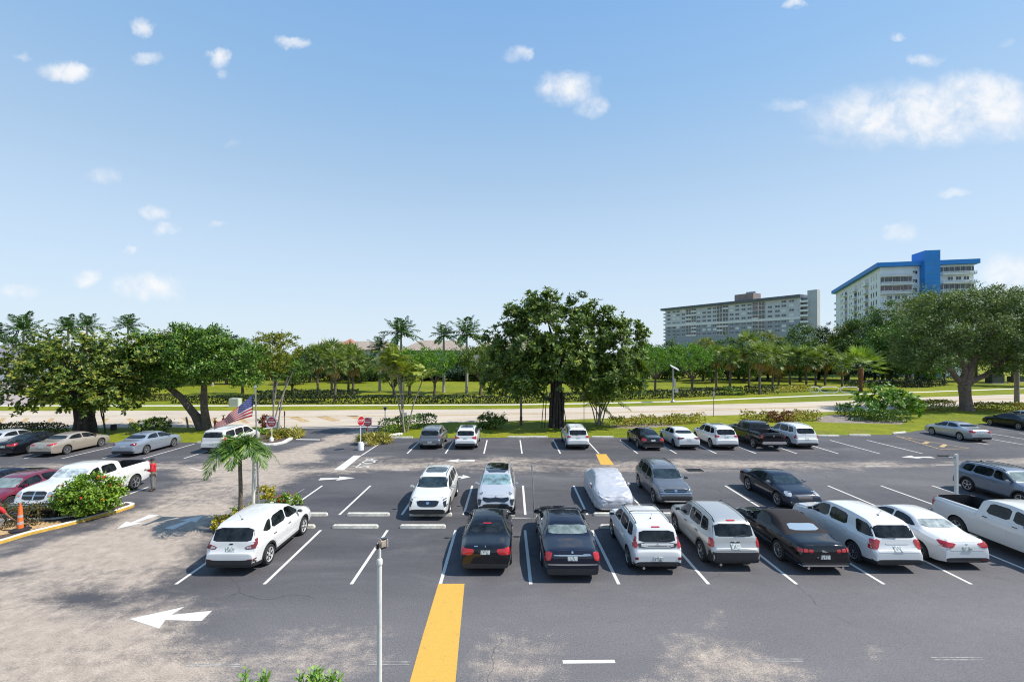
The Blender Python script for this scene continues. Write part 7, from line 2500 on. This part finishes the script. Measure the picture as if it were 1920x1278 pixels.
vehicle('silver_suv', 'silver SUV with black roof rails and bumpers in the near row', 'car', SUV, (4.35, 1.84, 1.70, 2.63, .85, .35), (7.72, 15.75), 'away', BEIGES, GN,
        clad=True, arch=True, rails=(.10, .62, GLOSSBLK), rim='five', handle_m=GLOSSBLK, plate=.49, wiper=.675, wflip=-1, mirror_m=BEIGES,
        tail=[[(.80, .63), (.985, .63), (.99, .475), (.80, .465)]], tails=[[(.012, .64), (.075, .63), (.05, .48), (.010, .47)]], rear_clad=[[(-.93, .17), (.93, .17), (.99, .30), (.97, .40), (.70, .38), (-.70, .38), (-.97, .40), (-.99, .30)]],
        extra=(('rear', [(-.20, .555), (.20, .555), (.16, .575), (-.16, .575)], 'handle_bar', PLASTIC), ('rear', [(-.07, .575), (0, .56), (.07, .575), (0, .592)], 'emblem', CHROME), ('rear', [(-.17, .925), (.17, .925), (.16, .94), (-.16, .94)], 'brake_light', RED)), exhaust=(.6,))
vehicle('black_convertible', 'black convertible with a cloth roof and three bar red lamps in the near row', 'car', COUPE, (4.78, 1.92, 1.39, 2.72, .87, .355), (10.6, 15.5), 'away', BLACKP, GN,
        soft=(.19, .605), soft_mat=SOFT, back_m=mat('pale_rear_pane', (.26, .33, .40), .12, spec=.8), rim='multi', plate=.43, rear_clad=None, back=(.80, .89, .56, .50),
        tail=[[(.40, .60), (.56, .612), (.56, .535), (.43, .53)], [(.59, .614), (.74, .625), (.74, .545), (.59, .538)], [(.77, .627), (.93, .635), (.94, .555), (.77, .547)]], tails=[],
        extra=(('rear', [(-.14, .55), (-.04, .56), (.02, .59), (.10, .595), (.13, .575), (.08, .56), (.10, .53), (.06, .55), (-.02, .535), (-.06, .55)], 'emblem', CHROME), ('rear', [(-.88, .245), (.88, .245), (.80, .215), (-.80, .215)], 'bumper_strip', CHROME), ('rear', [(.24, .42), (.29, .42), (.29, .44), (.24, .44)], 'badge', CHROME)), exhaust=(-.6, .6),
        wins=[[(.37, .735), (.45, .70), (.705, .69), (.68, .745), (.59, .885), (.50, .915), (.44, .88)]])
vehicle('white_suv', 'white SUV with wraparound rear glass, right of the black convertible', 'car', SUV, (4.77, 1.84, 1.70, 2.86, .93, .35), (13.2, 15.6), 'away', WHITE, GN,
        mast=.20, rim='multi', plate=.475, wiper=.675, clad=True, lip=None,
        wins=[[(.50, .665), (.722, .640), (.70, .70), (.60, .885), (.505, .92)], [(.29, .69), (.485, .665), (.49, .92), (.31, .90)], [(.045, .69), (.09, .672), (.19, .668), (.235, .90), (.11, .885)]],
        tail=[[(.60, .64), (.96, .64), (.985, .54), (.95, .455), (.72, .47)]], tails=[[(.012, .66), (.07, .64), (.04, .50), (.010, .47)]], back=(.67, .885, .84, .71),
        extra=(('rear', [(-.42, .555), (.42, .555), (.42, .585), (-.42, .585)], 'handle_bar', CHROME), ('rear', [(-.08, .565), (.08, .565), (.10, .59), (-.10, .59)], 'emblem', CHROME), ('rear', [(-.72, .50), (-.5, .50), (-.5, .51), (-.72, .51)], 'badge', CHROME)))
vehicle('white_sedan', 'white sedan with pale seats behind its rear glass, left of the white pickup', 'car', SEDAN, (4.55, 1.75, 1.435, 2.67, .93, .315), (15.75, 15.85), 'away', WHITE, GN,
        back_m=mat('clear_glass_over_white_seats', (.30, .33, .32), .05, spec=.7, noise_amt=.7, noise_scale=4), rim='five', plate=.51, lip=(.03, .70), rear_clad=[[(-.72, .17), (.72, .17), (.80, .22), (-.80, .22)]],
        tail=[[(.42, .63), (.90, .665), (.97, .62), (.95, .545), (.62, .525), (.50, .565)]], tails=[[(.006, .665), (.08, .66), (.04, .57), (.004, .54)]],
        extra=(('rear', [(-.05, .605), (.05, .605), (.04, .63), (-.04, .63)], 'emblem', CHROME), ('rear', [(-.80, .235), (-.55, .235), (-.55, .25), (-.80, .245)], 'reflector', REDDK)))
vehicle('pickup_truck', 'white crew cab pickup with a dark open bed, nose cut off by the right edge', 'pickup truck', PICKUP, (5.85, 2.03, 1.88, 3.64, .97, .385), (19.3, 14.3), 'near', WARMW, None,
        rim='truck', handle_m=GLOSSBLK, mirror_m=PLASTIC, mirror_size=(.14, .26, .24), step=CHROME, extra=(('rear', [(-.2, .58), (.2, .58), (.2, .63), (-.2, .63)], 'emblem', CHROME),))

# ---- second row, noses towards the camera
vehicle('white_crossover', 'white crossover with a glass roof and dark grille in the second row', 'car', SUV, (4.60, 1.88, 1.62, 2.78, .88, .37), (-3.80, 20.55), 'near', WARMW, GS,
        screen_m=GLASS_BLUE, sunroof=(.30, .52, .56), rim='twin', rails=(.12, .60, CHROME), clad=True, mirror_m=WARMW, grille_trim=PLASTIC,
        grille=[[(-.56, .52), (.56, .52), (.46, .40), (.30, .37), (-.30, .37), (-.46, .40)]], head=[[(.70, .545), (.95, .575), (.93, .545), (.72, .52)]], heads=[[(.91, .60), (.97, .55), (.97, .53), (.93, .565)]], head_m=LENSDK,
        fog=[[(.72, .50), (.93, .52), (.93, .38), (.80, .36)]], intake=[[(-.80, .31), (.80, .31), (.70, .20), (-.70, .20)]], front_clad=[[(-.86, .15), (.86, .15), (.88, .20), (-.88, .20)]],
        extra=(('front', [(-.09, .485), (.09, .485), (.06, .445), (0, .43), (-.06, .445)], 'emblem', CHROME),))
vehicle('silver_suv', 'silver white SUV with a black roof and a silver sunshade in the second row', 'car', SUV, (4.48, 1.855, 1.645, 2.67, .91, .36), (-.75, 21.0), 'near', SILVERW, GS,
        screen_m=SHADE, sunroof=(.16, .585, .62), sun_m=GLOSSBLK, rim='five', mirror_m=SILVERW, clad=True, rails=(.14, .58, SILVERW), grille_trim=CHROME, grille_m=GLOSSBLK,
        head_m=LENSDK, grille=[[(-.64, .525), (-.30, .50), (0, .515), (.30, .50), (.64, .525), (.66, .45), (.44, .395), (0, .415), (-.44, .395), (-.66, .45)]],
        head=[[(.62, .60), (.72, .555), (.92, .595), (.84, .62)]], heads=[[(.875, .64), (.935, .60), (.945, .57), (.90, .60)]], fog=[[(.68, .47), (.92, .475), (.93, .33), (.76, .32)]], fog_m=GLOSSBLK,
        intake=[[(-.62, .36), (.62, .36), (.70, .225), (-.70, .225)]], front_clad=[[(-.86, .15), (.86, .15), (.88, .21), (-.88, .21)]],
        extra=(('front', [(-.07, .535), (0, .522), (.07, .535), (0, .548)], 'emblem', CHROME),))
vehicle('grey_suv', 'dark grey SUV with roof rails right of the covered car', 'car', SUV, (4.47, 1.84, 1.64, 2.69, .86, .355), (7.95, 22.1), 'near', GREYP, GS,
        screen_m=GLASS_BLUE, rails=(.10, .60, CHROME), rim='five', clad=True, fin=.22, mirror_m=GREYP, head_m=LENSDK,
        grille=[[(-.62, .545), (.62, .545), (.58, .46), (-.58, .46)]], bars=[[(-.60, .50), (.60, .50), (.60, .508), (-.60, .508)], [(-.82, .43), (.82, .43), (.84, .445), (-.84, .445)]], head=[[(.62, .55), (.95, .575), (.93, .49), (.64, .47)]],
        intake=[[(-.86, .37), (.86, .37), (.70, .22), (-.70, .22)]], extra=(('front', [(-.07, .53), (.07, .53), (.07, .475), (-.07, .475)], 'emblem', CHROME), ('front', [(-.62, .205), (.62, .205), (.68, .235), (-.68, .235)], 'skid_plate', CHROME)))
vehicle('black_coupe', 'blue black coupe with oval headlamps parked askew in the second row', 'car', COUPE, (4.52, 1.83, 1.36, 2.62, .88, .35), (13.85, 21.7), 'near', BLUBLK, GS,
        turn=2, screen_m=GLASS_BLUE, rim='twin', mirror_m=CHROME, grille=[[(-.40, .50), (.40, .50), (.34, .37), (-.34, .37)]], grille_m=PLASTIC, grille_trim=CHROME,
        head=[[(.56, .60), (.78, .66), (.93, .61), (.90, .50), (.72, .49)]], heads=[[(.875, .645), (.955, .60), (.965, .52), (.90, .55)]], fog=[[(.62, .33), (.80, .34), (.80, .28), (.62, .28)]], fog_m=CHROME,
        extra=(('front', [(-.44, .515), (.44, .515), (.44, .53), (-.44, .53)], 'chrome_strip', CHROME), ('side', [(.915, .40), (.955, .39), (.955, .34), (.915, .35)], 'side_marker', AMBER)))
vehicle('blue_suv', 'steel blue SUV cut off by the right edge, behind the white pickup', 'car', SUV, (4.40, 1.80, 1.63, 2.63, .86, .35), (25.65, 21.5), 'near', GREYBL, GS,
        screen_m=GLASS_LIGHT, rim='five', rim_m=RIM, clad=True, arch=True, rails=(.12, .60, GLOSSBLK), mirror_m=SILVER, fin=.2)

# ---- verge row
vehicle('grey_hatchback', 'grey boxy hatchback with a dark tailgate at the left of the verge row', 'car', BOXY, (4.20, 1.80, 1.60, 2.60, .83, .335), (-6.42, 35.7), 'away', GREYM, GF,
        clad=True, rim='five', plate=.35, fin=.2, wiper=.68, extra=(('rear', [(-.74, .53), (.74, .53), (.76, .64), (-.76, .64)], 'tailgate_panel', GREYP), ('rear', [(-.5, .24), (.5, .24), (.6, .285), (-.6, .285)], 'skid_plate', SILVER)),
        tail=[[(.80, .84), (.90, .80), (.96, .66), (.93, .56), (.80, .60), (.84, .70)]], tails=[])
vehicle('white_suv', 'small white SUV with twin L shaped red lamps beside the grey hatchback', 'car', SUV, (4.45, 1.82, 1.60, 2.67, .85, .35), (-3.62, 35.6), 'away', WHITE, GF,
        clad=True, rim='five', rails=(.12, .6, CHROME), plate=.53, fin=.2, sunroof=(.2, .5, .55), tail=[[(.52, .60), (.92, .63), (.97, .56), (.95, .50), (.56, .545)]], rear_clad=[[(-.88, .17), (.88, .17), (.94, .31), (-.94, .31)]])
vehicle('white_suv', 'white SUV with black roof rails parked under the central tree', 'car', SUV, (4.70, 1.85, 1.68, 2.86, .92, .36), (5.15, 35.5), 'away', WHITE, GF,
        rails=(.10, .62, GLOSSBLK), rim='multi', plate=.545, fin=.2, clad=True, wiper=.675, tail=[[(.58, .63), (.97, .655), (.985, .555), (.66, .555)]], rear_clad=[[(-.86, .17), (.86, .17), (.92, .28), (-.92, .28)]])
vehicle('black_sedan', 'black sedan with a sloping tail right of the arching palms', 'car', SEDAN, (4.90, 1.87, 1.41, 2.85, .9, .34), (10.85, 35.2), 'away', BLACKP, GF, rim='five', plate=.56, rear_clad=None, exhaust=(-.6, .6),
        extra=(('rear', [(-.7, .22), (.7, .22), (.7, .238), (-.7, .238)], 'bumper_strip', CHROME),))
vehicle('white_sedan', 'white sedan with narrow dark red lamps in the verge row', 'car', SEDAN, (4.90, 1.85, 1.44, 2.82, .95, .33), (13.75, 35.5), 'away', WHITE, GF, rim='twin', rim_m=RIMDARK, plate=.55, tail=[[(.36, .66), (.92, .665), (.96, .60), (.55, .585)]], tail_m=REDDK)
vehicle('white_suv', 'large white SUV with a chrome rail roof, second from the black pickup', 'car', SUV, (4.82, 1.94, 1.75, 2.915, .90, .38), (16.65, 35.4), 'away', WHITE, GF, rim='twin', rails=(.1, .6, CHROME), sunroof=(.3, .5, .5), plate=.56, tail=[[(.56, .645), (.96, .66), (.98, .56), (.62, .575)]], wiper=.68, clad=True,
        rear_clad=[[(-.88, .17), (.88, .17), (.92, .25), (-.92, .25)]])
vehicle('pickup_truck', 'black crew cab pickup with a chrome bumper in the verge row', 'pickup truck', PICKUP, (5.80, 2.02, 1.92, 3.57, 1.0, .40), (20.1, 35.2), 'away', BLACKP, None, rim='five', step=CHROME, plate=.32, tail=[[(.84, .69), (.99, .69), (.99, .50), (.84, .50)]],
        extra=(('rear', [(-.07, .62), (.07, .62), (.05, .56), (0, .545), (-.05, .56)], 'emblem', CHROME),))
vehicle('white_suv', 'upright white SUV right of the black pickup in the verge row', 'car', SUV, (4.80, 1.91, 1.78, 2.79, .88, .38), (23.1, 35.8), 'away', WHITE, GF, rim='five', plate=.47, clad=True, wiper=.68, tail=[[(.84, .62), (.98, .62), (.98, .47), (.84, .47)]], tails=[[(.012, .62), (.05, .61), (.04, .48), (.010, .47)]],
        rear_clad=[[(-.85, .16), (.85, .16), (.9, .22), (-.9, .22)]], rails=(.1, .6, WHITE))
vehicle('silver_sedan', 'silver sedan alone at the right end of the grass verge', 'car', SEDAN, (4.80, 1.83, 1.47, 2.775, .95, .33), (39.6, 38.5), 'away', SILVER, GF, rim='multi', rim_m=RIMWHITE, turn=-3)
vehicle('black_sedan', 'black sedan at the right edge under the oak shade', 'car', SEDAN, (4.90, 1.86, 1.46, 2.85, .95, .335), (50.7, 43.9), 'away', BLACKP, GF, rim='multi', turn=-3)
vehicle('silver_sedan', 'silver sedan half hidden behind the black sedan at the right edge', 'car', SEDAN, (4.80, 1.83, 1.45, 2.78, .95, .33), (54.6, 46.2), 'away', SILVERW, GF, rim='multi', turn=-3)

# ---- far left row
vehicle('silver_sedan', 'silver sedan at the far left edge, mostly behind the black sedan', 'car', SEDAN, (4.80, 1.83, 1.47, 2.78, .95, .33), (-39.9, 34.0), 'away', SILVERW, GA, rim='multi')
vehicle('black_sedan', 'black older sedan with a full width red lamp band, left of the tan sedan', 'car', SEDAN, (4.85, 1.80, 1.42, 2.75, .95, .325), (-36.9, 33.2), 'away', BLACKP, GA, rim='multi', wtrim=CHROME, tail=[[(.30, .63), (.96, .63), (.97, .53), (.30, .53)]])
vehicle('tan_sedan', 'tan sedan with a fastback roofline in the far left row', 'car', SEDAN, (4.88, 1.86, 1.45, 2.83, .95, .34), (-33.95, 33.0), 'away', CHAMP, GA, rim='multi', tail=[[(.46, .63), (.93, .66), (.96, .60), (.60, .565), (.48, .58)]], tails=[[(.006, .67), (.10, .67), (.05, .61), (.004, .59)]])
vehicle('silver_sedan', 'silver blue sedan with a black rear valance in the far left row', 'car', SEDAN, (4.84, 1.84, 1.50, 2.75, .97, .335), (-28.05, 33.0), 'away', BLUSIL, GA, rim='five', fin=.36, tail=[[(.54, .63), (.93, .65), (.97, .59), (.96, .54), (.60, .57)]], tail_m=REDDK, rear_clad=[[(-.80, .17), (.80, .17), (.90, .31), (-.90, .31)]])
vehicle('white_minivan', 'white minivan behind the drooping palm in the far left row', 'minivan', VAN, (5.10, 1.95, 1.75, 3.03, .98, .34), (-22.4, 34.2), 'away', WARMW, GA, rim='five', rails=(.15, .55, SILVER), plate=.45, tail=[[(.84, .60), (.98, .62), (.985, .48), (.86, .47)]])

# ---- left bed group, noses towards the camera
vehicle('pickup_truck', 'white crew cab pickup with a crosshair grille behind the left bed', 'pickup truck', PICKUP, (5.80, 2.02, 1.92, 3.57, 1.0, .40), (-21.75, 20.75), 'near', WHITE, None, screen_m=mat('glass_over_pale_sunshade', (.42, .47, .48), .06, spec=.8, noise_amt=.65, noise_scale=4), rim='five', handle_m=WHITE, mirror_m=PLASTIC, mirror_size=(.14, .26, .22),
        bars=[[(-.50, .525), (.50, .525), (.50, .54), (-.50, .54)], [(-.03, .44), (.03, .44), (.03, .62), (-.03, .62)]], grille_m=PLASTIC, fbump=CHROME, extra=(('front', [(.62, .535), (.90, .535), (.90, .515), (.62, .515)], 'indicator', AMBER), ('front', [(-.90, .535), (-.62, .535), (-.62, .515), (-.90, .515)], 'indicator', AMBER)))
vehicle('red_sedan', 'crimson sedan left of the white pickup behind the left hedge', 'car', SEDAN, (5.05, 1.89, 1.48, 3.05, .95, .36), (-24.65, 20.8), 'near', CRIM, GL, screen_m=GLASS_LIGHT, rim='multi', wtrim=CHROME)
vehicle('blue_sedan', 'dark blue sedan cut off by the left edge beside the crimson sedan', 'car', SEDAN, (4.80, 1.83, 1.46, 2.78, .95, .33), (-26.95, 21.4), 'near', BLUBLK, GL, screen_m=GLASS_LIGHT, rim='multi', wtrim=CHROME)


# ---- the car under its silver cover
def covered_car(label, L, W, H, x, y):
    S = dict(SEDAN, gc=.13, wr=.70, nose=.22)
    t = thing('covered_car', label, 'covered car', (x, y + L / 2, .01), -pi / 2, GS)
    vs, fs, mi = body_mesh(S, L, W, H)
    bm = bmesh.new()
    bv = [bm.verts.new(v) for v in vs]
    for f in fs:
        try: bm.faces.new([bv[i] for i in f])
        except ValueError: pass
    bmesh.ops.triangulate(bm, faces=[f for f in bm.faces if len(f.verts) > 4])
    bmesh.ops.recalc_face_normals(bm, faces=bm.faces)
    bmesh.ops.subdivide_edges(bm, edges=list(bm.edges), cuts=2, use_grid_fill=True, smooth=.3)
    bm.normal_update()
    for v in bm.verts:
        p = v.co
        s = .5 if abs(p.y) > W * .4 else 1.0
        # taut folds run from the mirrors over the bonnet, slack ones over the screen
        w1 = noise.noise(Vector((p.x * .9, p.y * 1.3, p.z)) * 1.6)
        w2 = noise.noise(Vector((p.x * 1.4, p.y, p.z * 1.2)) * 2.2 + Vector((5, 1, 3)))
        c1 = (1 - abs(sin(2.5 * (p.x * .35 + p.y * 1.5) + 3.2 * w1))) ** 5
        c2 = (1 - abs(sin(2.1 * (p.x * 1.3 - p.y * .9) + 2.8 * w2))) ** 7
        k = 1.0 if p.z > .55 and p.x > -.6 else .35
        v.co += v.normal * (.03 + (c1 * .040 + c2 * .036) * s * k)
        if p.z < .35: v.co += Vector((0, math.copysign(.03 * sin(p.x * 9) + .02, p.y), 0))
    me = bpy.data.meshes.new('cover'); bm.to_mesh(me); bm.free()
    me.materials.append(COVERM)
    me.polygons.foreach_set('use_smooth', [True] * len(me.polygons))
    link_mesh('cover', me, t)
    for s in (1, -1):
        MB().rbox((.75, s * (W / 2 + .04), 1.0), (.18, .20, .18), .07, seg=3).build('mirror_pocket', COVERM, t)
        MB().rbox((.80, s * (W / 2 + .005), .86), (.16, .03, .14), .012).build('orange_tab', mat('orange_cloth_tab', (.60, .20, .10), .8), t)
        for xc in (1.35, -1.35):
            hubm, tym, rimm = wheel_meshes(.33, 'multi', RIM)
            wo = link_mesh('wheel', hubm, t)
            wo.location = (xc, s * (W / 2 - .14), .325)
            wo.rotation_euler = (0, 0, 0 if s > 0 else pi)
            link_mesh('tyre', tym, wo); link_mesh('rim', rimm, wo)
    return t


covered_car('car under a wrinkled silver cloth cover in the second row', 4.45, 1.80, 1.46, 4.85, 21.35)
